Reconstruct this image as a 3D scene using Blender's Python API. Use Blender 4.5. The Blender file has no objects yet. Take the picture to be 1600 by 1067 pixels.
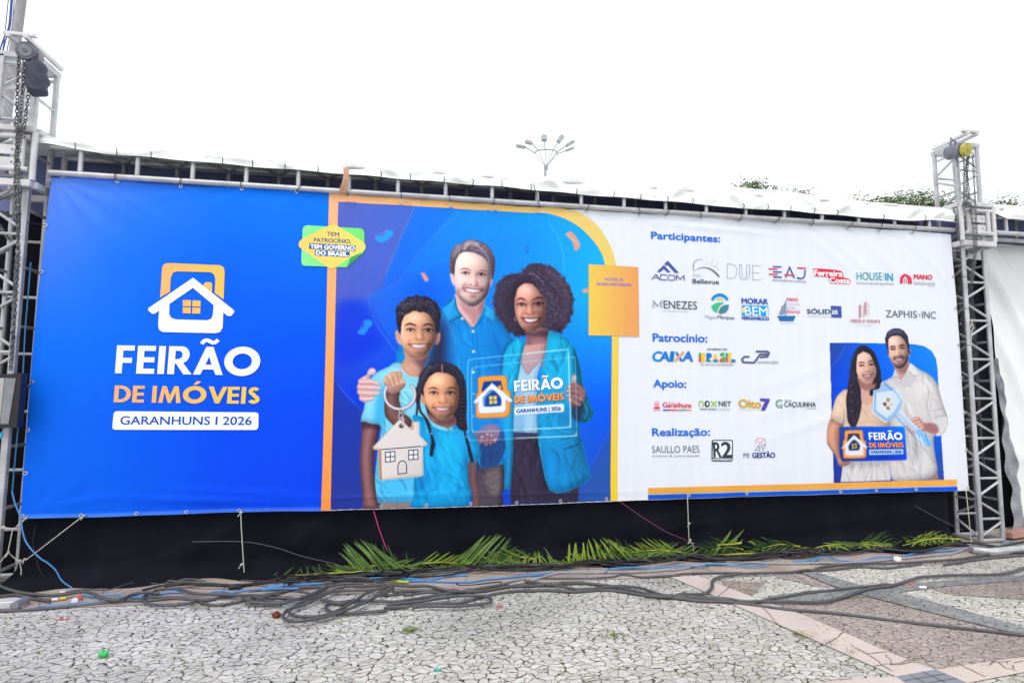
import bpy, math, random
import numpy as np
from mathutils import Vector, geometry

# ------------------------------------------------------------------ camera, sky, sun, exposure
scene = bpy.context.scene
YAW, PIT, ROL = -.1741, .0886, .0058
CX, CD, CZ, FPX = 3.106, 5.5025, 1.6, 900.0
_c, _s = math.cos(YAW), math.sin(YAW)
_r = np.array([_c, _s, 0.]); _f = np.array([-_s, _c, 0.]); _u = np.array([0, 0, 1.])
FW = _f*math.cos(PIT) + _u*math.sin(PIT)
_u2 = _u*math.cos(PIT) - _f*math.sin(PIT)
RT = _r*math.cos(ROL) + _u2*math.sin(ROL)
UP = _u2*math.cos(ROL) - _r*math.sin(ROL)
CAM = np.array([CX, -CD, CZ])
from mathutils import Matrix
cam_data = bpy.data.cameras.new('camera')
cam_data.sensor_width = 36.0
cam_data.lens = 36.0*FPX/1600.0
cam_data.clip_start = .05
cam_data.clip_end = 800
cam = bpy.data.objects.new('camera', cam_data)
scene.collection.objects.link(cam)
cam.matrix_world = Matrix(((RT[0], UP[0], -FW[0], CAM[0]), (RT[1], UP[1], -FW[1], CAM[1]),
                           (RT[2], UP[2], -FW[2], CAM[2]), (0, 0, 0, 1)))
scene.camera = cam

SUN_EL, SUN_AZ = math.radians(58), math.radians(205)      # azimuth from +y, clockwise
world = bpy.data.worlds.new("World"); scene.world = world
world.use_nodes = True
wn = world.node_tree
bg = wn.nodes['Background']
sky = wn.nodes.new('ShaderNodeTexSky')
sky.sky_type = 'NISHITA'; sky.sun_disc = False
sky.sun_elevation = SUN_EL; sky.sun_rotation = SUN_AZ
sky.air_density = 1.0; sky.dust_density = 6.0; sky.ozone_density = 1.0
hs = wn.nodes.new('ShaderNodeHueSaturation'); hs.inputs['Saturation'].default_value = .12
wn.links.new(sky.outputs[0], hs.inputs['Color'])
cloud = wn.nodes.new('ShaderNodeMix'); cloud.data_type = 'RGBA'          # overcast: most of the sky is a bright even cloud layer
cloud.inputs['Factor'].default_value = .8; cloud.inputs['B'].default_value = (10.0, 10.1, 10.4, 1)
wn.links.new(hs.outputs[0], cloud.inputs['A'])
wn.links.new(cloud.outputs['Result'], bg.inputs['Color'])
bg.inputs['Strength'].default_value = .1
sl = bpy.data.lights.new('sun', 'SUN'); sl.energy = .6; sl.angle = math.radians(20); sl.color = (1, .97, .93)
sun = bpy.data.objects.new('sun', sl); scene.collection.objects.link(sun)
sd = Vector((math.sin(SUN_AZ)*math.cos(SUN_EL), math.cos(SUN_AZ)*math.cos(SUN_EL), math.sin(SUN_EL)))
sun.rotation_euler = sd.to_track_quat('Z', 'Y').to_euler()
sun.location = (0, -8, 12)
vs = scene.view_settings
vs.view_transform = 'Standard'; vs.look = 'None'; vs.gamma = 1.0
vs.exposure = 0.5

rng = random.Random(7)
nrg = np.random.default_rng(7)
COL = scene.collection

# ------------------------------------------------------------------ photo geometry -> world
def ray(px, py): return FW*FPX + (px-800)*RT - (py-533.5)*UP
def at(px, py, y=0.):
    q = ray(px, py); return CAM + q*((y+CD)/q[1])
def gp(px, py, z=0.):
    q = ray(px, py); return CAM + q*((z-CZ)/q[2])
def at_many(P, y=0.):
    P = np.asarray(P, float)
    q = FW*FPX + (P[:, :1]-800)*RT - (P[:, 1:2]-533.5)*UP
    return CAM + q*((y+CD)/q[:, 1:2])

# ------------------------------------------------------------------ object helpers
def tag(o, label=None, cat=None, group=None, kind=None):
    if label: o['label'] = label
    if cat: o['category'] = cat
    if group: o['group'] = group
    if kind: o['kind'] = kind
    return o
def empty(name, loc, label=None, cat=None, group=None):
    o = bpy.data.objects.new(name, None); COL.objects.link(o)
    o.location = Vector(loc); o.empty_display_size = .1
    return tag(o, label, cat, group)
def link(name, me, mat, parent=None, smooth=False):
    o = bpy.data.objects.new(name, me); COL.objects.link(o)
    if mat is not None: me.materials.append(mat)
    if smooth: me.polygons.foreach_set('use_smooth', [True]*len(me.polygons))
    if parent is not None:
        o.parent = parent
        loc = parent.matrix_basis.translation if parent.parent is None else Vector((0, 0, 0))
        if parent.parent is None and parent.type == 'EMPTY':
            o.location = -loc
    return o
class MB:
    """collects shapes, links them as one mesh"""
    def __init__(s): s.v = []; s.f = []
    def add(s, v, f):
        n = len(s.v); s.v += [tuple(map(float, p)) for p in v]; s.f += [tuple(i+n for i in q) for q in f]; return s
    def box(s, c, d, rot=None, bev=0.):
        c = np.array(c, float); hx, hy, hz = np.array(d, float)/2
        if bev <= 0:
            V = [(x, y, z) for x in (-hx, hx) for y in (-hy, hy) for z in (-hz, hz)]
            Fc = [(0, 1, 3, 2), (4, 6, 7, 5), (0, 4, 5, 1), (2, 3, 7, 6), (0, 2, 6, 4), (1, 5, 7, 3)]
        else:
            V = []; Fc = []
            b = min(bev, hx*.9, hy*.9, hz*.9)
            idx = {}
            for sx in (-1, 1):
                for sy in (-1, 1):
                    for sz in (-1, 1):
                        for k in range(3):
                            p = [sx*(hx-b), sy*(hy-b), sz*(hz-b)]
                            p[k] = (sx*hx, sy*hy, sz*hz)[k]
                            idx[(sx, sy, sz, k)] = len(V); V.append(tuple(p))
            g = lambda a, b_, c_, k: idx[(a, b_, c_, k)]
            for sgn in (-1, 1):
                Fc.append([g(sgn, -1, -1, 0), g(sgn, 1, -1, 0), g(sgn, 1, 1, 0), g(sgn, -1, 1, 0)][::sgn])
                Fc.append([g(-1, sgn, -1, 1), g(-1, sgn, 1, 1), g(1, sgn, 1, 1), g(1, sgn, -1, 1)][::sgn])
                Fc.append([g(-1, -1, sgn, 2), g(1, -1, sgn, 2), g(1, 1, sgn, 2), g(-1, 1, sgn, 2)][::sgn])
            for a in (-1, 1):
                for b_ in (-1, 1):
                    Fc.append([g(a, b_, -1, 0), g(a, b_, -1, 1), g(a, b_, 1, 1), g(a, b_, 1, 0)])
                    Fc.append([g(a, -1, b_, 0), g(a, -1, b_, 2), g(a, 1, b_, 2), g(a, 1, b_, 0)])
                    Fc.append([g(-1, a, b_, 1), g(-1, a, b_, 2), g(1, a, b_, 2), g(1, a, b_, 1)])
                    for c_ in (-1, 1):
                        Fc.append([g(a, b_, c_, 0), g(a, b_, c_, 1), g(a, b_, c_, 2)])
        V = np.array(V)
        if rot is not None: V = V @ np.array(rot).T
        return s.add(V + c, [tuple(q) for q in Fc])
    def tube(s, pts, r, seg=8, cap=True, closed=False):
        P = np.array(pts, float); n = len(P)
        R = np.full(n, r, float) if np.isscalar(r) else np.array(r, float)
        if closed: T = np.roll(P, -1, 0) - np.roll(P, 1, 0)
        else: T = np.gradient(P, axis=0)
        T /= (np.linalg.norm(T, axis=1, keepdims=True) + 1e-12)
        a = np.array([0, 0, 1.]) if abs(T[0][2]) < .9 else np.array([1., 0, 0])
        N = np.cross(T[0], a); N /= np.linalg.norm(N)
        ang = np.arange(seg)*2*math.pi/seg + math.pi/seg
        V = []
        for i in range(n):
            N = N - T[i]*(N@T[i]); N /= (np.linalg.norm(N) + 1e-12)
            B = np.cross(T[i], N)
            V.append(P[i] + R[i]*(np.cos(ang)[:, None]*N + np.sin(ang)[:, None]*B))
        V = np.concatenate(V); F_ = []
        m = n if closed else n-1
        for i in range(m):
            j = (i+1) % n
            for k in range(seg):
                F_.append((i*seg+k, i*seg+(k+1) % seg, j*seg+(k+1) % seg, j*seg+k))
        if cap and not closed:
            F_.append(tuple(range(seg))[::-1]); F_.append(tuple((n-1)*seg+k for k in range(seg)))
        return s.add(V, F_)
    def disc_cyl(s, c, axis, r, h, seg=24, bev=.15):
        ax = np.array(axis, float); ax /= np.linalg.norm(ax); c = np.array(c, float); b = r*bev
        return s.tube([c-ax*h/2, c-ax*h/2, c-ax*(h/2-b), c+ax*(h/2-b), c+ax*h/2, c+ax*h/2],
                      [r*.02, r-b, r, r, r-b, r*.02], seg) if False else s._lathe(c, ax, [(-h/2, r-b), (-h/2+b, r), (h/2-b, r), (h/2, r-b)], seg)
    def _lathe(s, c, ax, prof, seg):
        a = np.array([0, 0, 1.]) if abs(ax[2]) < .9 else np.array([1., 0, 0])
        N = np.cross(ax, a); N /= np.linalg.norm(N); B = np.cross(ax, N)
        ang = np.arange(seg)*2*math.pi/seg
        V = []; F_ = []
        for (t, r) in prof: V.append(c + ax*t + r*(np.cos(ang)[:, None]*N + np.sin(ang)[:, None]*B))
        for i in range(len(prof)-1):
            for k in range(seg): F_.append((i*seg+k, i*seg+(k+1) % seg, (i+1)*seg+(k+1) % seg, (i+1)*seg+k))
        F_.append(tuple(range(seg))[::-1]); F_.append(tuple((len(prof)-1)*seg+k for k in range(seg)))
        return s.add(np.concatenate(V), F_)
    def torus(s, c, axis, R, r, seg=14, ts=6, stretch=None):
        ax = np.array(axis, float); ax /= np.linalg.norm(ax)
        a = np.array([0, 0, 1.]) if abs(ax[2]) < .9 else np.array([1., 0, 0])
        N = np.cross(ax, a); N /= np.linalg.norm(N); B = np.cross(ax, N)
        t = np.arange(seg)*2*math.pi/seg
        return s.tube(np.array(c) + R*(np.cos(t)[:, None]*N + np.sin(t)[:, None]*B), r, ts, closed=True)
    def mesh(s, name):
        me = bpy.data.meshes.new(name); me.from_pydata(s.v, [], s.f); me.update(); return me
    def build(s, name, mat, parent=None, smooth=True):
        me = s.mesh(name)
        o = link(name, me, mat, parent, smooth)
        if smooth and hasattr(me, 'set_sharp_from_angle'): me.set_sharp_from_angle(angle=math.radians(40))
        return o

def spline(pts, n=8, closed=False):
    P = np.array(pts, float); m = len(P)
    if m < 3 and not closed:
        t = np.linspace(0, 1, n+1)[:, None]; return P[0]*(1-t) + P[-1]*t
    out = []
    rngi = range(m) if closed else range(m-1)
    for i in rngi:
        p1 = P[i]; p2 = P[(i+1) % m]
        p0 = P[(i-1) % m] if (closed or i > 0) else 2*p1-p2
        p3 = P[(i+2) % m] if (closed or i+2 < m) else 2*p2-p1
        t = np.linspace(0, 1, n, endpoint=False)[:, None]
        out.append(.5*((2*p1) + (-p0+p2)*t + (2*p0-5*p1+4*p2-p3)*t*t + (-p0+3*p1-3*p2+p3)*t**3))
    if not closed: out.append(P[-1:])
    return np.concatenate(out)

# ------------------------------------------------------------------ materials
def s2l(c):
    c = np.asarray(c, float)/255.
    return np.where(c <= .04045, c/12.92, ((c+.055)/1.055)**2.4)
def mat(name, color, rough=.6, metal=0., var=.12, scale=12., bump=0., bscale=60., spec=.5, trans=0., dirt=None):
    m = bpy.data.materials.new(name); m.use_nodes = True
    nt = m.node_tree; b = nt.nodes['Principled BSDF']
    tc = nt.nodes.new('ShaderNodeTexCoord')
    nz = nt.nodes.new('ShaderNodeTexNoise'); nz.inputs['Scale'].default_value = scale; nz.inputs['Detail'].default_value = 5
    nt.links.new(tc.outputs['Object'], nz.inputs['Vector'])
    rp = nt.nodes.new('ShaderNodeValToRGB')
    c = np.array(color, float)
    rp.color_ramp.elements[0].position = .3; rp.color_ramp.elements[1].position = .7
    lo = c*(1-var) if dirt is None else np.array(dirt, float)
    rp.color_ramp.elements[0].color = (*lo, 1)
    rp.color_ramp.elements[1].color = (*np.minimum(c*(1+var), 1.), 1)
    nt.links.new(nz.outputs['Fac'], rp.inputs['Fac'])
    nt.links.new(rp.outputs['Color'], b.inputs['Base Color'])
    b.inputs['Roughness'].default_value = rough; b.inputs['Metallic'].default_value = metal
    b.inputs['Specular IOR Level'].default_value = spec
    if bump > 0:
        n2 = nt.nodes.new('ShaderNodeTexNoise'); n2.inputs['Scale'].default_value = bscale; n2.inputs['Detail'].default_value = 4
        nt.links.new(tc.outputs['Object'], n2.inputs['Vector'])
        bp = nt.nodes.new('ShaderNodeBump'); bp.inputs['Strength'].default_value = bump; bp.inputs['Distance'].default_value = .01
        nt.links.new(n2.outputs['Fac'], bp.inputs['Height']); nt.links.new(bp.outputs[0], b.inputs['Normal'])
    return m
M = {}
M['alu'] = mat('weathered_aluminium', (.50, .51, .54), .42, .45, .22, 7., .15, 90)
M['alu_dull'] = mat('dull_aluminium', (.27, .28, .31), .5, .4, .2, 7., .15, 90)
M['steel_white'] = mat('pale_painted_steel', (.62, .62, .64), .5, .15, .14, 6., .1, 60)
M['chain'] = mat('chain_steel', (.15, .15, .16), .4, .7, .3, 30)
M['black_cloth'] = mat('black_cloth', (.0065, .0072, .0125), .95, 0, .35, 3., .25, 120, spec=.15)
M['hazed_cloth'] = mat('dark_cloth_with_haze', (.15, .17, .33), .9, 0, .3, 2., .2, 80, spec=.2)  # dark cloth with bluish veiling haze put into its colour
M['tarp'] = mat('white_tarpaulin', (.88, .90, .91), .45, 0, .04, 3., .12, 25)
M['wall_cloth'] = mat('white_wall_cloth', (.86, .88, .90), .55, 0, .05, 2., .15, 30)
M['grey_tarp'] = mat('grey_tarpaulin', (.33, .34, .38), .5, 0, .25, 8., .4, 25)
M['cable_grey'] = mat('grey_cable_rubber', (.074, .074, .080), .45, 0, .22, 14., .1, 80)
M['cable_dark'] = mat('dark_grey_cable_rubber', (.075, .075, .085), .5, 0, .3, 14., .1, 80)
M['cable_light'] = mat('light_grey_cable_rubber', (.30, .30, .33), .5, 0, .15, 14.)
M['cable_black'] = mat('black_cable_rubber', (.012, .012, .016), .45, 0, .3, 14.)
M['cable_blue'] = mat('blue_cable_plastic', (.06, .26, .58), .4, 0, .15, 10.)
M['rope'] = mat('white_rope', (.55, .53, .48), .9, 0, .2, 80., .5, 300)
M['tie'] = mat('black_zip_tie', (.012, .012, .016), .5, 0, .1, 10.)
M['ring'] = mat('nickel_grommet', (.72, .72, .74), .3, .7, .06, 30.)
M['leaf_a'] = mat('palm_leaf_green', (.098, .185, .034), .45, 0, .4, 9., spec=.4)
M['leaf_b'] = mat('palm_leaf_yellow_green', (.20, .29, .030), .5, 0, .35, 9., spec=.35)
M['leaf_c'] = mat('palm_leaf_dark', (.034, .080, .018), .5, 0, .4, 9., spec=.35)
M['rachis'] = mat('palm_stalk_yellow', (.42, .44, .045), .45, 0, .2, 12.)
M['tree_leaf'] = mat('tree_leaf', (.10, .165, .05), .6, 0, .45, .9, spec=.25)
M['bark'] = mat('tree_bark', (.16, .12, .09), .9, 0, .3, 6., .5, 30)
M['pole'] = mat('grey_utility_pole', (.34, .33, .36), .75, 0, .15, 5., .3, 40)
M['lamp'] = mat('lamp_grey_metal', (.36, .39, .41), .5, .0, .1, 3.)
M['wire_blue'] = mat('blue_wire', (.05, .09, .30), .5, 0, .1, 5.)
M['bag'] = mat('black_bag_nylon', (.035, .042, .075), .6, 0, .3, 6., .4, 30)
M['drum_yellow'] = mat('yellow_hoist_cover', (.42, .40, .06), .5, .1, .35, 24.)
M['drum_grey'] = mat('grey_hoist_body', (.17, .175, .22), .45, .4, .3, 20.)
M['wood'] = mat('pinkish_plank', (.48, .27, .21), .7, 0, .2, 7., .2, 40)
M['foam'] = mat('white_crumpled_cup', (.8, .8, .8), .6, 0, .08, 30., .5, 60)
M['green_plastic'] = mat('green_plastic', (.01, .5, .09), .35, 0, .15, 60.)
M['red_plastic'] = mat('red_plastic', (.62, .09, .09), .45, 0, .2, 60.)
M['teal_plastic'] = mat('teal_plastic', (.03, .42, .34), .45, 0, .2, 60.)
M['brown_husk'] = mat('brown_husk', (.16, .035, .012), .9, 0, .5, 60., .7, 120)
M['white_plastic'] = mat('white_plastic', (.75, .75, .76), .4, 0, .05, 30.)
M['yellow_plastic'] = mat('yellow_plastic', (.75, .5, .03), .4, 0, .05, 30.)
M['cyan_plastic'] = mat('cyan_plastic', (.02, .45, .65), .4, 0, .05, 30.)
M['peach_cloth'] = mat('peach_vinyl_strip', (.62, .34, .22), .55, 0, .12, 20., .3, 40)
M['black_paint'] = mat('black_painted_metal', (.02, .02, .026), .45, .2, .2, 12.)
M['lens_grey'] = mat('floodlight_face_grey', (.42, .42, .42), .35, .1, .06, 4.)

def ink_material():
    m = bpy.data.materials.new('printed_vinyl'); m.use_nodes = True
    nt = m.node_tree; b = nt.nodes['Principled BSDF']
    a = nt.nodes.new('ShaderNodeVertexColor'); a.layer_name = 'Col'
    tc = nt.nodes.new('ShaderNodeTexCoord')
    nz = nt.nodes.new('ShaderNodeTexNoise'); nz.inputs['Scale'].default_value = 2.0; nz.inputs['Detail'].default_value = 6
    mp = nt.nodes.new('ShaderNodeMapping'); mp.inputs['Scale'].default_value = (6, 1, .35)
    nt.links.new(tc.outputs['Object'], mp.inputs['Vector']); nt.links.new(mp.outputs[0], nz.inputs['Vector'])
    mr = nt.nodes.new('ShaderNodeMapRange'); mr.inputs['To Min'].default_value = .95; mr.inputs['To Max'].default_value = 1.05
    nt.links.new(nz.outputs['Fac'], mr.inputs['Value'])
    mx = nt.nodes.new('ShaderNodeVectorMath'); mx.operation = 'SCALE'
    nt.links.new(a.outputs['Color'], mx.inputs[0]); nt.links.new(mr.outputs[0], mx.inputs['Scale'])
    nt.links.new(mx.outputs[0], b.inputs['Base Color'])
    b.inputs['Roughness'].default_value = .5
    b.inputs['Specular IOR Level'].default_value = .07
    wv = nt.nodes.new('ShaderNodeTexNoise'); wv.inputs['Scale'].default_value = 2.2; wv.inputs['Detail'].default_value = 2
    nt.links.new(tc.outputs['Object'], wv.inputs['Vector'])
    bp = nt.nodes.new('ShaderNodeBump'); bp.inputs['Strength'].default_value = .25; bp.inputs['Distance'].default_value = .03
    nt.links.new(wv.outputs['Fac'], bp.inputs['Height']); nt.links.new(bp.outputs[0], b.inputs['Normal'])
    return m
M['ink'] = ink_material()
INK = 1.0                       # reflectance of the vinyl for a printed value of 1
def ink(c): return s2l(c)*INK
# ------------------------------------------------------------------ banner: sheet, printed layers
TOPE = np.array([(84,280),(155,281),(185,284),(250,287.5),(285,291.5),(350,294.5),(380,296),(465,299.5),(515,303),(546,306.5),(626,311),(702,315.5),(770,320.5),(842,326),(914,329.7),(997,335),(1092,338.5),(1152,343),(1208,346.5),(1264,350.6),(1320,354.7),(1369,359.4),(1420,362),(1481,368)], float)
BOTE = np.array([(37,808),(131,807),(216,804.5),(294,801.5),(375,798.5),(505,797.5),(560,795),(663,792.5),(760,790),(860,786),(953,782.5),(1164,775),(1280,771.5),(1430,767.5),(1500,766),(1511,766)], float)
LEFE = np.array([(84,280),(73,370),(61,467),(54,550),(45,680),(37,808)], float)
RIGE = np.array([(1481,368),(1483,400),(1495,535),(1502,635),(1511,766)], float)
TOPW, BOTW, LEFW, RIGW = [at_many(e) for e in (TOPE, BOTE, LEFE, RIGE)]
GX = [at(q, 300, 0)[0] for q in (187,285,380,465,546,627,703,770,842,914,997,1037,1092,1152,1208,1264,1320,1369,1420)]
def wr(x, z):
    """how far the vinyl stands out of its plane towards the viewer"""
    x = np.asarray(x, float); z = np.asarray(z, float)
    d = .007*np.sin(x*1.9+.6)*np.sin(z*1.5+.3) + .004*np.sin(x*4.3+z*2.1)
    r = np.hypot(x-.02, z-3.45); th = np.arctan2(3.45-z, x-.02+1e-6)
    d += .022*np.exp(-r/.38)*np.sin(15*th+1.2)*np.clip((r-.05)/.3, 0, 1)
    r = np.hypot(x+.02, z-.54); th = np.arctan2(z-.54, x+.02+1e-6)
    d += .012*np.exp(-r/.25)*np.sin(13*th)*np.clip((r-.05)/.25, 0, 1)
    for (cx, cz, L, w, a, sl) in ((.62,3.28,.22,.035,.012,-.6),(1.05,3.36,.3,.03,.008,.25),(1.35,.66,.55,.035,.016,-.05),(1.6,.72,.6,.03,.010,-.08),(.35,.66,.3,.03,.010,.2),
                                  (6.3,3.33,.7,.03,.010,-.03),(7.6,3.12,.42,.045,.007,-.75),(7.95,3.02,.5,.05,.008,-.8),(8.3,3.05,.45,.05,.007,-.85),(8.7,3.2,.32,.045,.006,-.9),
                                  (7.2,1.55,.6,.06,.006,.35),(7.3,1.3,.6,.05,.006,.3),(7.0,1.75,.5,.06,.005,.3),(9.0,2.9,.35,.03,.005,-1.3),(4.4,.64,1.4,.02,.005,.0),(3.1,.66,.8,.02,.006,.02)):
        c, s = math.cos(math.atan(sl)), math.sin(math.atan(sl))
        u = (x-cx)*c + (z-cz)*s; v = -(x-cx)*s + (z-cz)*c
        d += a*np.exp(-(u/L)**2)*np.exp(-(v/w)**2)
    d += .007*np.sin(x*2*math.pi/.47)*np.exp(-np.clip(3.47-z, 0, 9)/.10)
    d += .006*np.sin(x*2*math.pi/.55+.8)*np.exp(-np.clip(z-.55, 0, 9)/.10)
    for gx in GX:                                     # short pulls below each tie of the upper edge
        r = np.hypot(x-gx, z-3.445); th = np.arctan2(3.445-z, x-gx)
        d += .008*np.exp(-r/.10)*np.cos(6*th+gx*3)*np.clip(r/.06, 0, 1)
    return d + .03
def onsheet(P, layer):
    """photo points -> points on the vinyl, 'layer' metres in front of it"""
    W = at_many(P); W[:, 1] = -(wr(W[:, 0], W[:, 2]) + layer)
    return W
def setcol(me, cols):
    ca = me.color_attributes.new('Col', 'FLOAT_COLOR', 'POINT')
    a = np.ones((len(me.vertices), 4), np.float32); a[:, :3] = np.clip(cols, 0, 1)
    ca.data.foreach_set('color', a.ravel())
    me.color_attributes.active_color = ca

banner = empty('banner', (4.57, -.03, .56), 'wide printed event banner in blue, orange and white stretched between two metal towers', 'banner')

# base sheet (Coons patch between the four traced edges)
NX, NZ = 420, 140
def resamp(E, n, lo=0, hi=1):
    d = np.r_[0, np.cumsum(np.linalg.norm(np.diff(E, axis=0), axis=1))]; d /= d[-1]
    t = np.linspace(lo, hi, n); return np.stack([np.interp(t, d, E[:, k]) for k in range(3)], 1)
def grad_left(px, py):
    """print gradient of the blue left panel, photo pixel -> sRGB"""
    G = np.array([[(112,150,252),(66,128,252),(20,126,252),(12,128,250)],
                  [(74,128,252),(24,114,252),(10,104,250),(14,110,250)],
                  [(16,116,248),(10,108,246),(8,90,246),(8,86,248)],
                  [(10,106,242),(10,94,240),(8,76,242),(8,72,244)],
                  [(12,100,236),(10,92,238),(10,74,238),(8,70,240)]], float)
    u = np.clip((px-40)/480.*3, 0, 2.999); v = np.clip((py-280)/525.*4, 0, 3.999)
    i = u.astype(int); j = v.astype(int); u = (u-i)[..., None]; v = (v-j)[..., None]
    return (G[j, i]*(1-u)+G[j, i+1]*u)*(1-v) + (G[j+1, i]*(1-u)+G[j+1, i+1]*u)*v
def project(W):
    q = W - CAM; z = q@FW
    return 800+FPX*(q@RT)/z, 533.5-FPX*(q@UP)/z
T_, B_ = resamp(TOPW, NX+1), resamp(BOTW, NX+1)
L_, R_ = resamp(LEFW, NZ+1), resamp(RIGW, NZ+1)
u = np.linspace(0, 1, NX+1)[None, :, None]; v = np.linspace(0, 1, NZ+1)[:, None, None]
S = (1-v)*T_[None] + v*B_[None] + (1-u)*L_[:, None] + u*R_[:, None] \
    - ((1-u)*(1-v)*T_[0] + u*(1-v)*T_[-1] + (1-u)*v*B_[0] + u*v*B_[-1])
S = S.reshape(-1, 3); S[:, 1] = -wr(S[:, 0], S[:, 2])
idx = np.arange((NX+1)*(NZ+1)).reshape(NZ+1, NX+1)
Fq = np.stack([idx[:-1, :-1], idx[1:, :-1], idx[1:, 1:], idx[:-1, 1:]], -1).reshape(-1, 4)
Sb = S.copy(); Sb[:, 1] += .014; nb = len(S)
rim = list(idx[0, :]) + list(idx[1:, -1]) + list(idx[-1, -2::-1]) + list(idx[-2:0:-1, 0])
Fr = [(rim[i], rim[(i+1) % len(rim)], rim[(i+1) % len(rim)]+nb, rim[i]+nb) for i in range(len(rim))]
me = bpy.data.meshes.new('sheet')
me.from_pydata(np.concatenate([S, Sb]).tolist(), [], Fq.tolist() + (Fq[:, ::-1]+nb).tolist() + Fr); me.update()
px_, py_ = project(S)
edge = 518 - (py_-305)*.0203
colF = np.where((px_ < edge)[:, None], grad_left(px_, py_), np.array([229, 234, 244.])[None])
colF = np.where(((idx.ravel() // (NX+1)) >= NZ-1)[:, None] & (px_ > 37)[:, None], colF*.75+60, colF)
setcol(me, np.concatenate([ink(colF), np.full((nb, 3), .6)]))
sheet = link('sheet', me, M['ink'], banner, True)
if hasattr(me, 'set_sharp_from_angle'): me.set_sharp_from_angle(angle=math.radians(60))

# ---- vector printing: flat inked shapes lying on the sheet
def tess(loops):
    return geometry.tessellate_polygon([[Vector((p[0], p[1], 0)) for p in l] for l in loops])
class Print:
    """flat inked shapes in photo coordinates, linked as one mesh that follows the vinyl"""
    def __init__(s, layer=.004, xf=None):
        s.V = []; s.C = []; s.F = []; s.d = []; s.n = 0; s.layer = layer; s.k = 0; s.xf = xf
    def _x(s, P):
        P = np.asarray(P, float)
        return s.xf(P) if s.xf is not None else P
    def _put(s, P, F_, col, grid=0.):
        P = np.asarray(P, float)
        if grid: P, F_ = regrid(P, F_, grid)
        c = col(P) if callable(col) else np.tile(np.array(col, float), (len(P), 1))
        s.V.append(P); s.C.append(ink(c)); s.d.append(np.full(len(P), s.layer + s.k*.00025))
        s.F += [tuple(i+s.n for i in f) for f in F_]; s.n += len(P); s.k += 1
        return s
    def poly(s, pts, col, holes=(), smooth=0, grid=10., raw=False):
        loops = [np.asarray(pts, float)] + [np.asarray(h, float) for h in holes]
        if smooth: loops = [spline(l, smooth, True) for l in loops]
        if not raw: loops = [s._x(l) for l in loops]
        return s._put(np.concatenate(loops), tess(loops), col, grid)
    def stroke(s, pts, w, col, smooth=0, taper=None, closed=False):
        P = np.asarray(pts, float)
        if smooth: P = spline(P, smooth, closed)
        P = s._x(P)
        n = len(P)
        if closed: T = np.roll(P, -1, 0)-np.roll(P, 1, 0)
        else: T = np.gradient(P, axis=0)
        T /= np.linalg.norm(T, axis=1, keepdims=True)+1e-9
        N = np.stack([-T[:, 1], T[:, 0]], 1)
        if not closed and not smooth and n > 2:      # mitre
            for i in range(1, n-1):
                a = P[i]-P[i-1]; b = P[i+1]-P[i]; a /= np.linalg.norm(a)+1e-9; b /= np.linalg.norm(b)+1e-9
                t = a+b; L = np.linalg.norm(t)
                if L > .3:
                    t /= L; N[i] = np.array([-t[1], t[0]])/max(.4, abs(t@a))
        W = np.full(n, w/2.) if taper is None else np.interp(np.linspace(0, 1, n), np.linspace(0, 1, len(taper)), taper)*w/2.
        A = P+N*W[:, None]; B = P-N*W[:, None]
        F_ = [(i, (i+1) % n, n+(i+1) % n, n+i) for i in range(n if closed else n-1)]
        return s._put(np.concatenate([A, B]), F_, col)
    def ell(s, c, rx, ry, col, ang=0, n=28):
        t = np.linspace(0, 2*math.pi, n, endpoint=False); ca, sa = math.cos(ang), math.sin(ang)
        x = rx*np.cos(t); y = ry*np.sin(t)
        return s.poly(np.stack([c[0]+x*ca-y*sa, c[1]+x*sa+y*ca], 1), col)
    def text(s, body, p0, p1, h, col, bold=0., lean=0., raw=False):
        """baseline p0->p1, cap height h (all in the coordinates of xf)"""
        Vt, Ft = text_mesh(body)
        p = s._x(np.array([p0, p1], float)) if not raw else np.array([p0, p1], float)
        if not raw and s.xf is not None: h = np.linalg.norm(s._x(np.array([[0., 0.], [0., h]]))[1]-s._x(np.array([[0., 0.]]))[0])
        d = p[1]-p[0]; Lx = np.linalg.norm(d); d /= Lx; nrm = np.array([d[1], -d[0]])
        x0, x1 = Vt[:, 0].min(), Vt[:, 0].max()
        X = (Vt[:, 0]-x0)/(x1-x0)*Lx; Y = Vt[:, 1]/CAPH*h
        upv = np.array([lean, -math.sqrt(1-lean*lean)]) if True else nrm
        sh = [(0, 0)] if bold <= 0 else [(0, 0), (bold, 0), (-bold, 0), (0, bold*.8), (0, -bold*.8), (bold*.7, bold*.6), (-bold*.7, -bold*.6)]
        for (a, b) in sh:
            Q = p[0] + (X+a)[:, None]*d + (Y+b)[:, None]*upv
            s._put(Q, Ft, col)
            if bold > 0: s.k -= .8
        return s
    def build(s, name, parent=None, label=None):
        P = np.concatenate(s.V); D = np.concatenate(s.d)
        W = onsheet(P, 0); W[:, 1] -= D
        m = bpy.data.meshes.new(name); m.from_pydata(W.tolist(), [], s.F); m.update()
        # all faces look towards the viewer
        nr = np.zeros(len(m.polygons)*3); m.polygons.foreach_get('normal', nr)
        flip = nr.reshape(-1, 3)[:, 1] > 0
        if flip.any(): 
            F2 = [f[::-1] if flip[i] else f for i, f in enumerate(s.F)]
            m.clear_geometry(); m.from_pydata(W.tolist(), [], F2); m.update()
        setcol(m, np.concatenate(s.C))
        o = link(name, m, M['ink'], parent if parent is not None else banner)
        if label: o['label'] = label
        return o
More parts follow.
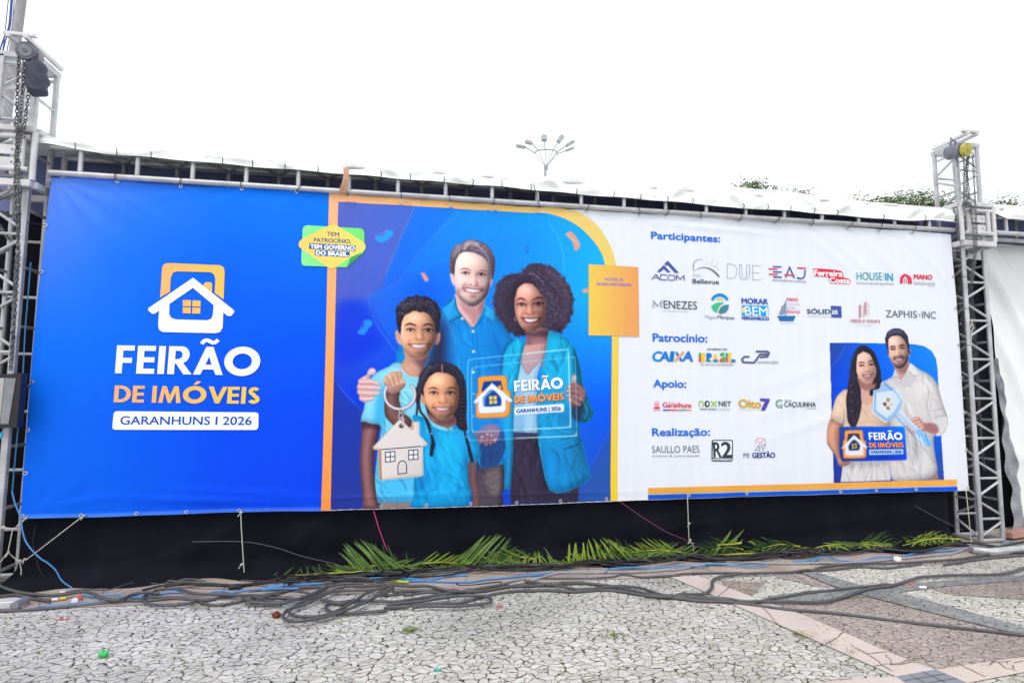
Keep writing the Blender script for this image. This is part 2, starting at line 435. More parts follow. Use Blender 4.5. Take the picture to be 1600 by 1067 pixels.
def regrid(P, F_, g):
    """cut triangles until no edge is longer than g pixels"""
    P = [tuple(p) for p in P]; F_ = [tuple(f) for f in F_]; mid = {}
    for _ in range(12):
        out = []; ch = False
        for f in F_:
            if len(f) == 4: out += [(f[0], f[1], f[2]), (f[0], f[2], f[3])]; ch = True; continue
            L = [math.dist(P[f[i]], P[f[(i+1) % 3]]) for i in range(3)]; k = int(np.argmax(L))
            if L[k] > g:
                a, b, c = f[k], f[(k+1) % 3], f[(k+2) % 3]; key = (min(a, b), max(a, b))
                if key not in mid:
                    mid[key] = len(P); P.append(((P[a][0]+P[b][0])/2, (P[a][1]+P[b][1])/2))
                m_ = mid[key]; out += [(a, m_, c), (m_, b, c)]; ch = True
            else: out.append(f)
        F_ = out
        if not ch: break
    return np.array(P), F_
_tc = {}
def text_mesh(body):
    if body in _tc: return _tc[body]
    c = bpy.data.curves.new('lettering', 'FONT'); c.body = body; c.resolution_u = 4
    o = bpy.data.objects.new('lettering', c); COL.objects.link(o)
    bpy.context.view_layer.update()
    ev = o.evaluated_get(bpy.context.evaluated_depsgraph_get()); m = ev.to_mesh()
    V = np.array([v.co[:2] for v in m.vertices]); F_ = [tuple(p.vertices) for p in m.polygons]
    ev.to_mesh_clear(); bpy.data.objects.remove(o); bpy.data.curves.remove(c)
    _tc[body] = (V, F_); return V, F_
CAPH = 1.
CAPH = text_mesh('H')[0][:, 1].max()

# heavy geometric capitals for the event title (unit height, y up)
def _ring(cx, cy, R, r, ky=1., n=40):
    t = np.linspace(0, 2*math.pi, n, endpoint=False)
    return [np.stack([cx+R*np.cos(t), cy+R*ky*np.sin(t)], 1), np.stack([cx+r*np.cos(t), cy+r*ky*np.sin(t)], 1)]
def _arcp(cx, cy, rx, ry, a0, a1, n=12):
    t = np.radians(np.linspace(a0, a1, n)); return list(zip(cx+rx*np.cos(t), cy+ry*np.sin(t)))
_F = [(0,0),(.21,0),(.21,.38),(.50,.38),(.50,.56),(.21,.56),(.21,.82),(.56,.82),(.56,1),(0,1)]
_E = [(0,0),(.56,0),(.56,.18),(.21,.18),(.21,.41),(.54,.41),(.54,.59),(.21,.59),(.21,.82),(.56,.82),(.56,1),(0,1)]
_I = [(0,0),(.21,0),(.21,1),(0,1)]
_Rg = [(0,0),(.21,0),(.21,.38),(.25,.38),(.50,0),(.76,0),(.47,.40)] + _arcp(.40,.70,.25,.30,-62,90) + [(0,1)]
_Rh = [(.21,.53)] + _arcp(.32,.695,.115,.145,-80,80,8) + [(.21,.84)]
_A = [(0,0),(.22,0),(.30,.19),(.62,.19),(.70,0),(.92,0),(.57,1),(.35,1)]; _Ah = [(.365,.36),(.555,.36),(.46,.66)]
_D = [(0,0),(.28,0)] + _arcp(.30,.5,.50,.5,-90,90,18) + [(0,1)]; _Dh = [(.21,.18),(.28,.18)] + _arcp(.29,.5,.29,.32,-90,90,14) + [(.21,.82)]
_Mm = [(0,0),(.21,0),(.27,.62),(.47,0),(.60,0),(.80,.62),(.86,0),(1.07,0),(.92,1),(.72,1),(.535,.42),(.35,1),(.15,1)]
_V = [(.35,0),(.55,0),(.90,1),(.67,1),(.45,.36),(.23,1),(0,1)]
_Sx = _arcp(.29,.735,.17,.16,28,250,14) + _arcp(.29,.265,.18,.16,62,-158,14)
GLY = {'F':([_F],.62),'E':([_E],.62),'I':([_I],.27),'R':([_Rg,_Rh],.76),'A':([_A,_Ah],.90),'O':(_ring(.56,.5,.56,.30,.94),1.16),
       'D':([_D,_Dh],.84),'M':([_Mm],1.11),'V':([_V],.88),' ':([],.24)}
def heavy(pr, s, p0, p1, h, col, dx=(0, 0)):
    """heavy title lettering: baseline p0->p1 in photo pixels, cap height h; ~ and ' mark accents of the letter before"""
    x = 0.; items = []
    for ch in s:
        if ch == '~': items.append(('~', lastx+.46)); continue
        if ch == "'": items.append(("'", lastx+.56)); continue
        lastx = x
        if ch == 'S': items.append(('S', x)); x += .60; continue
        items.append((ch, x)); x += GLY[ch][1]+.04
    tot = x-.06
    p0 = np.array(p0, float); p1 = np.array(p1, float); d = (p1-p0)/tot; upv = np.array([(800-p0[0])/8200. + dx[0], -1.])*h
    X = lambda P: p0 + np.asarray(P, float)[:, :1]*d + np.asarray(P, float)[:, 1:]*upv
    for ch, xo in items:
        o = np.array([xo, 0.])
        if ch == '~':
            c = np.array([(-.26,1.10),(-.20,1.20),(-.10,1.235),(0,1.19),(.08,1.155),(.16,1.17),(.24,1.26)]) + [xo, 0]
            c = spline(c, 4); n = np.gradient(c, axis=0); n = np.stack([-n[:, 1], n[:, 0]], 1); n /= np.linalg.norm(n, axis=1, keepdims=True)
            pr.poly(X(np.concatenate([c+n*.065, (c-n*.065)[::-1]])), col, raw=True)
        elif ch == "'":
            pr.poly(X(np.array([(-.10,1.10),(.06,1.10),(.26,1.27),(.08,1.33)]) + [xo, 0]), col, raw=True)
        elif ch == 'S':
            c = np.array(_Sx); n = np.gradient(c, axis=0); n = np.stack([-n[:, 1], n[:, 0]], 1); n /= np.linalg.norm(n, axis=1, keepdims=True)
            c = c + o
            pr._put(np.concatenate([X(c+n*.102), X(c-n*.102)]), [(i, i+1, len(c)+i+1, len(c)+i) for i in range(len(c)-1)], col(np.zeros((1, 2))) if False else col)
        else:
            L = [X(np.asarray(l, float)+o) for l in GLY[ch][0]]
            if L: pr.poly(L[0], col, holes=L[1:], raw=True)
    return pr
def rrect(c, rx, ry, r, n=6):
    """rounded quad from four corners (tl, tr, br, bl)"""
    c = np.array(c, float); out = []
    for i in range(4):
        p = c[i]; a = c[i-1]-p; b = c[(i+1) % 4]-p; a /= np.linalg.norm(a); b /= np.linalg.norm(b)
        t = np.linspace(0, 1, n)[:, None]; A = p+a*r; B = p+b*r
        out.append((1-t)**2*A + 2*t*(1-t)*p + t*t*B)
    return np.concatenate(out)
# ------------------------------------------------------------------ printed title, frame, badge, card
def ZX(x0, y0, k): return lambda P: np.asarray(P, float)*k + np.array([x0, y0])
def lean_at(px): return (800-px)/8200.
def lin(c0, c1, x0, x1, ax=0):
    c0 = np.array(c0, float); c1 = np.array(c1, float)
    return lambda P: c0 + (c1-c0)*np.clip((P[:, ax]-x0)/(x1-x0), 0, 1)[:, None]
WHITE = (250, 252, 255); BLUE = (18, 98, 205)
def emblem(pr, col_or, wht=WHITE, win=None):
    pr.poly([(330,270),(340,105),(346,90),(360,81),(385,79),(655,91),(675,98),(685,115),(686,140),(680,281),(630,244),(634,165),(626,140),(605,130),(420,125),(400,133),(388,160),(384,237)], col_or)
    pr.poly([(569,220),(570,195),(578,185),(608,185),(617,195),(615,248)], col_or)
    pr.poly([(511,160),(735,338),(740,350),(720,372),(700,370),(678,352),(675,435),(660,460),(635,466),(345,460),(326,448),(320,425),(325,342),(303,358),(288,360),(263,340),(268,327)], wht,
            holes=[[(510,216),(382,305),(380,362),(392,382),(418,391),(590,395),(612,386),(620,368),(625,312)]])
    for q in (((455,283),(500,284),(500,318),(455,317)),((508,285),(553,287),(553,320),(508,319)),((455,323),(499,324),(499,358),(455,356)),((507,325),(552,326),(551,359),(507,358))):
        pr.poly(q, win or col_or)
Tz = ZX(160, 390, .28125)
peach = lin((252, 182, 122), (240, 208, 92), 225, 400)
pr = Print(.006, Tz); emblem(pr, peach); pr.build('house_emblem')
pr = Print(.006); z = Tz([(82,687),(880,700)])
heavy(pr, "FEIRA~O", z[0], z[1], 43.2, WHITE); pr.build('title_lettering')
pr = Print(.006); z = Tz([(75,847),(873,856)])
heavy(pr, "DE IMO'VEIS", z[0], z[1], 26., peach); pr.build('subtitle_lettering')
pr = Print(.006); pr.poly(rrect(Tz([(76,896),(873,903),(870,1000),(66,998)]), 0, 0, 5.5), WHITE, raw=True)
z = Tz([(112,969),(833,972)]); pr.text('GARANHUNS I 2026', z[0], z[1], 12.6, (22, 88, 190), bold=.42, lean=lean_at(290), raw=True); pr.build('date_plate')

def frame_col(P):
    t = np.clip((P[:, 0]-505)/440., 0, 1)[:, None]; w = np.clip((P[:, 1]-305)/490., 0, 1)[:, None]
    top = np.array([255, 190, 142.])*(1-t) + np.array([232, 208, 125.])*t
    bot = np.array([255, 152, 72.])*(1-t) + np.array([238, 204, 52.])*t
    return top*(1-w) + bot*w
pr = Print(.005)
outer = spline([(870,325.5),(905,335),(932,355),(950,383),(958,405),(961,424)], 6).tolist()
inner = spline([(944,418),(938,398),(925,378),(905,358),(882,344),(858,336)], 6).tolist()
def tope(x): return float(np.interp(x, TOPE[:, 0], TOPE[:, 1])) + .4
pr.poly([(515,tope(515))] + [(x, tope(x)) for x in range(560, 850, 40)] + outer + [(964.5,530),(963.5,690),(963.2,781)] + [(952.3,781.8),(953,690),(954,530)] + inner +
        [(700,327),(529.3,317.5),(527,400),(523,560),(518.5,730),(517.2,796.3)] + [(502.3,796.6),(505,720),(510,540),(513,400)], frame_col, grid=14)
pr.build('orange_frame')
pr = Print(.009, ZX(450, 280, .15934))
pr.poly([(150,560),(152,505),(165,478),(195,466),(715,494),(740,506),(752,535),(752,660),(740,737),(668,800),(582,874),(170,861),(147,848),(139,820)], lin((142,240,160),(120,232,120), 470, 570))
pr.poly([(582,874),(618,778),(650,755),(744,735)], (70, 165, 95))
pr.poly([(425,460),(445,454),(470,458),(735,622),(757,645),(766,672),(757,705),(738,722),(690,745),(620,776),(560,815),(460,880),(430,886),(405,880),(150,702),(122,680),(113,655),(122,622),(150,600)], lin((250,215,110),(232,226,118), 470, 570))
nv = (45, 75, 150)
pr.text('TEM', (388,568), (505,573), 37, nv, bold=.18, lean=.04); pr.text('PATROCÍNIO,', (262,627), (622,642), 38, nv, bold=.18, lean=.04)
pr.poly([(218,640),(667,663),(664,715),(214,697)], (28, 98, 190)); pr.poly([(273,706),(609,723),(606,775),(270,759)], (28, 98, 190))
pr.text('TEM GOVERNO', (228,690), (655,707), 37, WHITE, bold=.55, lean=.04); pr.text('DO BRASIL.', (284,752), (598,767), 37, WHITE, bold=.55, lean=.04)
pr.build('sponsor_badge', label='green and yellow rounded badge with a curled lower right corner')
pr = Print(.009, ZX(900, 310, .21544))
pr.poly([(82,485),(440,505),(446,1003),(82,997)], lin((236,202,92),(232,160,98), 918, 995), grid=12)
lav = (150, 122, 190)
pr.text('ACESSE JÁ', (196,602), (330,607), 20, lav, bold=.22); pr.text('NOSSO INSTAGRAM', (142,636), (386,645), 20, lav, bold=.28)
pr.build('invitation_card', label='orange card with a line of pale lettering')
pr = Print(.005)
pr.poly([(1011,761.3),(1491,748.2),(1491.5,757.6),(1011,770.6)], lin((228,165,70),(240,172,80), 1011, 1491), grid=20)
pr.poly([(1011,772),(1491.5,759),(1492,766),(1430,767),(1280,770.8),(1164,774.4),(1011,779.6)], lin((30,90,200),(15,90,225), 1011, 1491), grid=20)
pr.build('footer_stripe')

# ------------------------------------------------------------------ headings and sponsor logos (right, white part)
Mz, Nz, Oz = ZX(1000, 340, .15), ZX(1230, 380, .1625), ZX(1000, 500, .20619)
def heading(t, p0, p1, h, xf):
    pr = Print(.005, xf); pr.text(t, p0, p1, h, (20, 112, 222), bold=.48, lean=lean_at(1060)); pr.build('heading_lettering')
heading('Participantes:', (105,229), (815,267), 70, Mz)
heading('Patrocínio:', (88,163), (497,170), 58, Oz)
heading('Apoio:', (92,508), (338,512), 56, Oz)
heading('Realização:', (85,875), (518,872), 56, Oz)
class Logo(Print):
    def __init__(s, xf, label): super().__init__(.005, xf); s.lb = label
    def t(s, b, x0, y0, x1, y1, h, c, bold=0.): return s.text(b, (x0, y0), (x1, y1), h, c, bold=bold, lean=-.05)
    def done(s): s.build('sponsor_logo', label=s.lb)
DK = (85, 88, 105); GR = (175, 178, 190); RED = (222, 70, 100); IND = (78, 88, 165)
g = Logo(Mz, 'indigo double mountain peak over wide capitals')
g.poly([(238,490),(272,457),(390,585),(345,582),(272,500),(256,512)], IND); g.poly([(160,573),(232,502),(302,579),(266,577),(232,540),(196,575)], IND)
for (a, b_) in (((108,652),(150,598)),((150,598),(190,656))): g.stroke([a, b_], .16*60*.15, IND)
g.k = 0
g.stroke([(135,633),(170,635)], 1.2, IND); g.stroke([(262,604),(205,602),(198,612),(196,645),(205,655),(262,658)], 1.4, IND)
g.stroke([(285,607),(335,609),(346,618),(344,650),(335,661),(283,659),(274,650),(276,616)], 1.4, IND, closed=True); g.stroke([(362,664),(364,610),(402,650),(440,612),(443,667)], 1.4, IND); g.done()
g = Logo(Mz, 'grey flourish of arcs over a light and a dark word')
g.stroke([(640,455),(600,446),(560,460),(538,500),(540,550),(552,568)], .9, (120,125,140), smooth=5, taper=[.3,1,1.3,.6])
g.stroke([(548,562),(600,535),(660,530),(720,548),(770,585),(806,625)], 1.5, (95,105,135), smooth=5, taper=[.2,.7,1.1,1.6,1.4])
for l in ([(680,470),(670,490),(650,502)],[(748,436),(735,475),(700,498)],[(806,470),(770,508),(722,515)],[(800,560),(780,530),(750,522)]): g.stroke(l, .55, (190,185,190), smooth=4)
g.t('Alto', 530,622,612,628, 36, (190,195,205)); g.t('Bellevue', 530,692,802,702, 46, DK, .22); g.done()
g = Logo(Mz, 'three thin outlined capital letters')
for l in ([(888,490),(888,640),(940,642),(975,625),(990,580),(985,530),(960,500),(888,490)],[(1016,498),(1018,610),(1030,640),(1060,652),(1100,645),(1122,615),(1126,500),(1095,499),(1092,610),(1075,636)],[(1040,499),(1045,600),(1055,630)],[(1016,498),(1040,499)],[(1245,512),(1155,504),(1157,655),(1248,658)],[(1157,578),(1225,582)]): g.stroke(l, .55, (105,110,125))
g.done()
g = Logo(Nz, 'red and blue striped capitals with wide tracking below')
for (x, y, w, c) in ((-152,230,84,IND),(-192,252,87,RED),(-150,280,84,IND),(-190,303,86,RED),(-148,329,82,IND)): g.stroke([(x,y),(x+w,y+3)], 2.1, c)
g.stroke([(-28,333),(10,236),(54,340)], 2.1, IND); g.stroke([(-42,308),(60,315)], 2.1, RED); g.stroke([(80,243),(162,246)], 2.2, RED); g.stroke([(156,262),(152,315),(138,338),(112,345),(78,335)], 2.2, IND, smooth=3)
g.t('ENGENHARIA', -150,368,170,386, 18, (120,122,140)); g.done()
g = Logo(Nz, 'two red outlined words set on a slant')
g.poly([(232,250),(300,250),(440,262),(500,275),(515,300),(520,335),(572,350),(585,370),(580,398),(400,392),(382,365),(380,330),(245,322)], (222,62,88))
g.t('Ferreira', 243,316,508,328, 52, WHITE, .42); g.t('Costa', 388,385,576,392, 48, WHITE, .42); g.done()
g = Logo(Nz, 'thin teal capitals ending in bold cyan letters')
g.t('HOUSE', 645,358,890,362, 72, (70,165,175), .05); g.stroke([(905,285),(903,365)], .5, (120,190,195)); g.t('IN', 920,365,992,370, 70, (25,165,200), .32); g.t('incorporações', 648,398,996,406, 20, (130,150,160), .03); g.done()
g = Logo(Nz, 'red house mark beside a red and a grey word')
g.poly([(1057,392),(1060,335),(1080,310),(1105,300),(1150,320),(1168,345),(1170,398),(1133,397),(1131,345),(1107,322),(1084,345),(1083,394)], (218,62,92))
g.stroke([(1097,345),(1098,394)], 1.0, (218,62,92)); g.stroke([(1118,345),(1119,395)], 1.0, (218,62,92)); g.stroke([(1182,310),(1184,400)], .3, GR)
g.t('MANO', 1194,350,1362,358, 44, (222,62,92), .42); g.t('imóveis', 1196,405,1390,415, 40, (180,180,195), .05); g.stroke([(1320,428),(1378,430)], .5, GR); g.done()
g = Logo(Mz, 'thin dark capitals with a double lined first letter')
for l in ([(118,945),(122,868),(170,925),(212,868),(210,945)],[(132,945),(134,885),(170,940)],[(198,945),(200,885)]): g.stroke(l, .6, DK)
g.t('ENEZES', 232,950,578,962, 80, DK, .06); g.t('CONSTRUTORA', 212,985,488,992, 14, GR); g.done()
g = Logo(Mz, 'round mark of blue arc, green and teal leaf')
t = np.radians(np.linspace(200, 340, 14)); o_ = np.stack([812+98*np.cos(t), 895+100*np.sin(t)], 1); i_ = np.stack([812+72*np.cos(t[::-1]), 895+66*np.sin(t[::-1])], 1)
g.poly(np.concatenate([o_, i_]), (30,140,220)); g.poly([(768,868),(785,845),(815,842),(840,850),(855,865),(800,862)], (215,205,130))
g.poly([(722,930),(760,900),(800,888),(862,888),(815,920),(790,960),(782,995),(745,975)], (70,190,140)); g.poly([(800,1003),(802,975),(825,935),(860,915),(906,912),(900,960),(870,995),(830,1007)], (75,135,155))
g.t('Miguel', 662,1052,782,1060, 34, GR, .05); g.t('Marques', 793,1056,962,1066, 34, (110,118,140), .15); g.done()
g = Logo(Mz, 'blue stacked words with a sun behind the big one')
g.t('MORAR', 1042,900,1316,908, 54, (62,92,180), .5)
g.poly([(1042,918),(1320,925),(1318,1032),(1042,1025)], (28,160,232)); g.ell((1058,968), 18, 28, (235,220,150))
g.t('BEM', 1075,1020,1312,1030, 90, (225,242,252), .25); g.t('PERNAMBUCO', 1044,1066,1325,1074, 30, (62,92,180), .35); g.done()
g = Logo(Nz, 'sailing boat with a patterned sail and four short words')
g.poly([(-112,702),(68,702),(45,752),(-85,752)], (50,110,175)); g.stroke([(-95,765),(-40,775),(10,766),(60,774)], .5, (150,165,190), smooth=4)
g.poly([(-100,690),(-30,690),(-30,560)], (150,170,200))
for k in range(9): g.ell((-40-k % 3*16-k//3*3, 600+k*10), 6, 6, (60,95,140))
g.stroke([(-28,550),(-28,700)], .7, (90,110,140)); 
g.t('MANO', -18,557,88,560, 28, (225,85,115), .2); g.t('imóveis', -18,597,104,600, 24, (195,190,205)); g.t('rota', -18,632,62,636, 28, (195,175,190)); g.t('litoral', -18,673,102,677, 32, (225,100,125), .12); g.done()
g = Logo(Nz, 'dark capitals running into a blue square')
g.t('SÓLID', 178,680,398,683, 42, (60,75,110), .32); g.poly([(400,605),(498,610),(503,720),(405,717)], (72,92,170)); g.stroke([(412,652),(455,653),(458,682),(415,682),(415,668),(455,668)], 1.1, WHITE); g.t('ENGENHARIA', 180,713,398,717, 20, (205,208,218)); g.done()
g = Logo(Nz, 'two red and gold wheat ears above red words')
for (cx, y0, n) in ((687,600,7),(737,572,7)):
    for k in range(n):
        y = y0+k*18; g.stroke([(cx-3,y-6),(cx-24,y+20)], 1.0, (190,85,110)); g.stroke([(cx+5,y+2),(cx+28,y+18)], .7, (215,200,160))
g.stroke([(683,570),(684,582)], .4, GR); g.stroke([(735,542),(736,558)], .4, GR)
g.t('viana e moura', 580,762,862,768, 36, (190,80,105), .1); g.t('construções', 645,797,796,802, 16, (205,205,200)); g.done()
g = Logo(Nz, 'light grey spaced capitals with a small wave sign')
g.t('ZAPHIS', 922,715,1222,722, 66, (105,108,122), .03); g.stroke([(1232,682),(1252,688),(1236,708),(1256,702)], .5, DK); g.t('INC', 1272,724,1402,730, 66, (105,108,122), .03); g.done()
g = Logo(Oz, 'heavy slanted blue capitals with one orange stroke')
for b, x0, x1, c in (('C',82,148,(22,140,225)),('A',136,212,(22,125,220)),('I',216,238,(22,120,215)),('A',310,388,(25,120,220))): g.text(b, (x0,312), (x1,314), 72, c, bold=.8, lean=.12)
g.stroke([(262,244),(305,312)], 3.6, (35,130,220)); g.stroke([(322,243),(252,312)], 3.6, (240,165,105)); g.done()
g = Logo(Oz, 'multicoloured block lettering under a small dark line')
g.t('GOVERNO DO', 496,230,648,232, 14, (80,88,110), .12)
BC = [(245,200,70),(55,175,105),(30,120,210),(230,80,75)]
def blk(x0, y0, x1, y1, c): g.poly([(x0,y0),(x1,y0+1),(x1,y1),(x0,y1)], c)
blk(435,250,452,285,BC[1]); blk(435,285,452,318,BC[3]); g.poly([(452,250),(478,252),(485,268),(476,284),(486,300),(478,318),(452,318)], BC[0]); blk(492,250,508,318,BC[2]); g.poly([(508,250),(530,258),(530,284),(508,290)], BC[2]); g.poly([(508,290),(532,318),(508,318)], BC[1])
g.poly([(535,318),(560,250),(560,318)], BC[0]); g.poly([(560,250),(585,318),(560,318)], BC[0]); g.poly([(538,318),(548,300),(572,300),(582,318)], BC[2]); g.poly([(590,268),(600,250),(625,250),(625,270),(600,275)], BC[1]); g.poly([(590,300),(625,275),(628,305),(620,320),(590,320)], BC[3]); blk(608,285,630,320,BC[1])
blk(634,250,650,286,BC[1]); blk(634,286,650,320,BC[3]); blk(655,250,676,320,BC[0]); g.poly([(676,298),(708,302),(708,320),(676,320)], BC[2]); 
g.t('DO LADO DO POVO BRASILEIRO', 446,344,694,347, 11, (120,125,140), .05); g.done()
g = Logo(Oz, 'slate linked letters with a small grey word')
SL = (92, 102, 138)
g.stroke([(815,280),(775,280),(758,300),(768,322),(850,324),(895,262),(955,262)], 3.0, SL); g.stroke([(862,240),(945,240),(962,250),(950,278),(895,284)], 3.0, SL)
g.t('construção', 872,330,1032,332, 26, (160,165,180), .05); g.done()
g = Logo(Oz, 'small red crest beside a red word over a coloured bar')
g.ell((117,622), 16, 11, (240,190,205)); g.poly([(98,632),(136,632),(132,655),(102,655)], (235,120,145)); g.poly([(92,660),(142,660),(138,672),(96,672)], (215,60,90)); g.stroke([(88,682),(146,683)], 1.0, (230,130,150))
for k in range(3): g.ell((106+k*11,642), 3, 4, WHITE)
g.t('Garanhuns', 163,660,378,663, 38, (218,45,80), .22); g.t('PREFEITURA DE', 205,627,290,629, 8, (225,140,155))
for k, c in enumerate([(40,80,180),(225,60,80),(240,110,90),(40,180,120),(245,150,110)]): g.stroke([(163+k*43,680),(163+(k+1)*43,680.5)], 1.9, c)
g.done()
g = Logo(Oz, 'rounded lime and black letters with thin capitals')
LM = (150, 200, 70)
g.stroke([(440,655),(440,625),(452,612),(466,625),(468,655)], 1.7, LM, smooth=3); g.ell((498,634), 20, 24, (60,66,80)); g.ell((500,634), 9, 12, (236,240,249)); g.stroke([(528,612),(570,655)], 1.8, LM); g.stroke([(570,612),(528,655)], 1.8, LM)
g.t('NET', 585,650,678,652, 36, (75,80,92), .2); g.t('RENOVANDO', 446,680,572,682, 14, (110,115,125), .08); g.t('CONEXÕES', 580,681,670,683, 14, GR); g.done()
g = Logo(Oz, 'gold rounded word with a tall violet seven')
g.t('Oito', 738,660,900,664, 58, (212,172,62), .75); g.poly([(895,592),(965,595),(962,618),(928,685),(898,684),(930,616),(893,612)], (92,72,185)); g.t('INVESTIMENTOS', 742,680,892,683, 10, (220,205,160)); g.done()
g = Logo(Oz, 'green letter mark with thin dark capitals')
for k, r_ in enumerate((30, 21)): g.stroke([(1058,606+k*10),(1030,604+k*10),(1012+k*9,620),(1012+k*9,648),(1030,662-k*10),(1056,664-k*10),(1056,640),(1036,638)], .9, (60,140,110))
g.t('GRUPO', 1076,614,1128,616, 11, (110,125,125), .05); g.t('CAÇULINHA', 1074,655,1314,657, 36, (62,78,85), .14); g.t('54 ANOS', 1242,674,1314,675, 12, GR, .05); g.done()
g = Logo(Oz, 'hairline grey capitals with a spaced small line below')
g.t('SAULLO PAES', 84,1003,440,1000, 52, (120,124,138), .0); g.t('eventos & comunicação', 84,1033,440,1031, 16, (150,154,165), .04); g.done()
g = Logo(Oz, 'black rounded square with bold white initials')
sq = rrect([(532,905),(692,905),(690,1067),(530,1067)], 0, 0, 14); g.poly(sq, (62,66,82)); g.poly(rrect([(540,913),(684,913),(682,1040),(538,1040)], 0, 0, 10), (235,238,246))
g.t('R', 548,1036,604,1036, 112, (62,66,82), .75); g.t('2', 610,1036,680,1036, 112, (62,66,82), 1.0); g.t('ENTRETENIMENTOS', 538,1060,684,1060, 15, WHITE, .1); g.done()
g = Logo(Oz, 'thin red and navy round monogram above navy words')
g.stroke([(862,940),(858,915),(872,895),(897,890),(925,898),(936,918),(930,940)], .6, (215,95,130), smooth=4); g.stroke([(870,900),(893,935),(922,900)], .6, (215,95,130)); g.stroke([(858,985),(885,945),(892,985),(858,985)], .7, (50,80,150)); g.stroke([(935,942),(905,942),(900,960),(915,975),(935,942)], .6, (60,85,130)); g.stroke([(905,988),(925,988)], .6, DK)
g.t('MI', 772,1040,812,1040, 36, (75,95,135)); g.t('GESTÃO', 838,1040,1005,1038, 38, (30,70,140), .32); g.done()
# ------------------------------------------------------------------ printed photographs: a small numpy painter
def boxblur(a, r):
    if r < .3: return a
    k = max(1, int(round(r*1.2))); n = 2*k+1
    for ax in (0, 1):
        for _ in range(2):
            p = np.pad(a, [(k+1, k) if i == ax else (0, 0) for i in range(2)], mode='edge')
            c = np.cumsum(p, axis=ax, dtype=np.float64)
            a = ((c[n:] - c[:-n]) if ax == 0 else (c[:, n:] - c[:, :-n]))/n
    return a
class Painter:
    def __init__(s, x0, y0, x1, y1, S):
        s.x0, s.y0, s.S = x0, y0, S; s.w = int((x1-x0)*S)+1; s.h = int((y1-y0)*S)+1
        s.X, s.Y = np.meshgrid(x0+np.arange(s.w)/S, y0+np.arange(s.h)/S)
        s.img = np.zeros((s.h, s.w, 3), np.float32); s.al = np.zeros((s.h, s.w), np.float32)
        s.id = np.zeros((s.h, s.w), np.int16); s.cur = 0; s.T = lambda P: np.asarray(P, float); s.k = 1.
    def use(s, x0, y0, k): s.T = ZX(x0, y0, k); s.k = k; return s
    def mask(s, P):
        P = (np.asarray(P, float) - [s.x0, s.y0])*s.S
        m = np.zeros((s.h, s.w), np.float32); n = len(P); ss = 3
        ylo = max(0, int(P[:, 1].min())-1); yhi = min(s.h-1, int(P[:, 1].max())+1)
        A = P; B = np.roll(P, -1, 0); xs = np.arange(s.w)-.5
        for r in range(ylo, yhi+1):
            for q in range(ss):
                y = r-.5+(q+.5)/ss
                c = (A[:, 1] <= y) != (B[:, 1] <= y)
                if not c.any(): continue
                a = A[c]; b = B[c]; xx = np.sort(a[:, 0]+(y-a[:, 1])/(b[:, 1]-a[:, 1])*(b[:, 0]-a[:, 0]))
                for i in range(0, len(xx)-1, 2):
                    l, h = xx[i], xx[i+1]; i0 = max(0, int(l)-1); i1 = min(s.w, int(h)+3)
                    if i1 > i0: m[r, i0:i1] += np.clip(np.minimum(h, xs[i0:i1]+1)-np.maximum(l, xs[i0:i1]), 0, 1)/ss
        return m
    def comp(s, m, col, a=1., clip=None, own=True):
        if clip is not None: m = m*clip
        m = np.clip(m*a, 0, 1)
        rr = np.where(m.max(1) > .002)[0]; cc = np.where(m.max(0) > .002)[0]
        if len(rr) == 0: return m
        sl_ = (slice(rr[0], rr[-1]+1), slice(cc[0], cc[-1]+1)); k = m[sl_][..., None]
        c = col[sl_] if isinstance(col, np.ndarray) and col.ndim == 3 else np.array(col, np.float32)
        al = s.al[sl_][..., None]
        s.img[sl_] = np.where(al > .001, s.img[sl_]*(1-k) + c*k, c)
        s.al[sl_] = 1-(1-s.al[sl_])*(1-m[sl_])
        if own: s.id[sl_][m[sl_] > .5] = s.cur
        return m
    def poly(s, pts, col, soft=0., a=1., clip=None, sm=5, own=True):
        P = s.T(pts)
        if sm: P = spline(P, sm, True)
        m = s.mask(P)
        if soft: m = boxblur(m, soft*s.S)
        return s.comp(m, col, a, clip, own)
    def seg(s, P, W):
        """coverage of a polyline with widths W (photo px)"""
        m = np.zeros((s.h, s.w), np.float32); pad = W.max()+1.5
        for i in range(len(P)-1):
            a, b = P[i], P[i+1]
            i0 = max(0, int((min(a[0], b[0])-pad-s.x0)*s.S)); i1 = min(s.w, int((max(a[0], b[0])+pad-s.x0)*s.S)+2)
            j0 = max(0, int((min(a[1], b[1])-pad-s.y0)*s.S)); j1 = min(s.h, int((max(a[1], b[1])+pad-s.y0)*s.S)+2)
            if i1 <= i0 or j1 <= j0: continue
            X = s.X[j0:j1, i0:i1]; Y = s.Y[j0:j1, i0:i1]; d = b-a; L = d@d+1e-9
            t = np.clip(((X-a[0])*d[0]+(Y-a[1])*d[1])/L, 0, 1)
            D = np.hypot(X-a[0]-t*d[0], Y-a[1]-t*d[1]); w = (W[i]*(1-t)+W[i+1]*t)/2
            m[j0:j1, i0:i1] = np.maximum(m[j0:j1, i0:i1], np.clip((w-D)*s.S+.5, 0, 1)*np.clip(w*2*s.S, 0, 1))
        return m
    def line(s, pts, w, col, a=1., soft=0., clip=None, sm=5, taper=None, own=False):
        P = s.T(pts)
        if sm and len(P) > 2: P = spline(P, sm)
        n = len(P); W = np.full(n, float(w)) if taper is None else w*np.interp(np.linspace(0, 1, n), np.linspace(0, 1, len(taper)), taper)
        m = s.seg(P, W)
        if soft: m = boxblur(m, soft*s.S)
        return s.comp(m, col, a, clip, own)
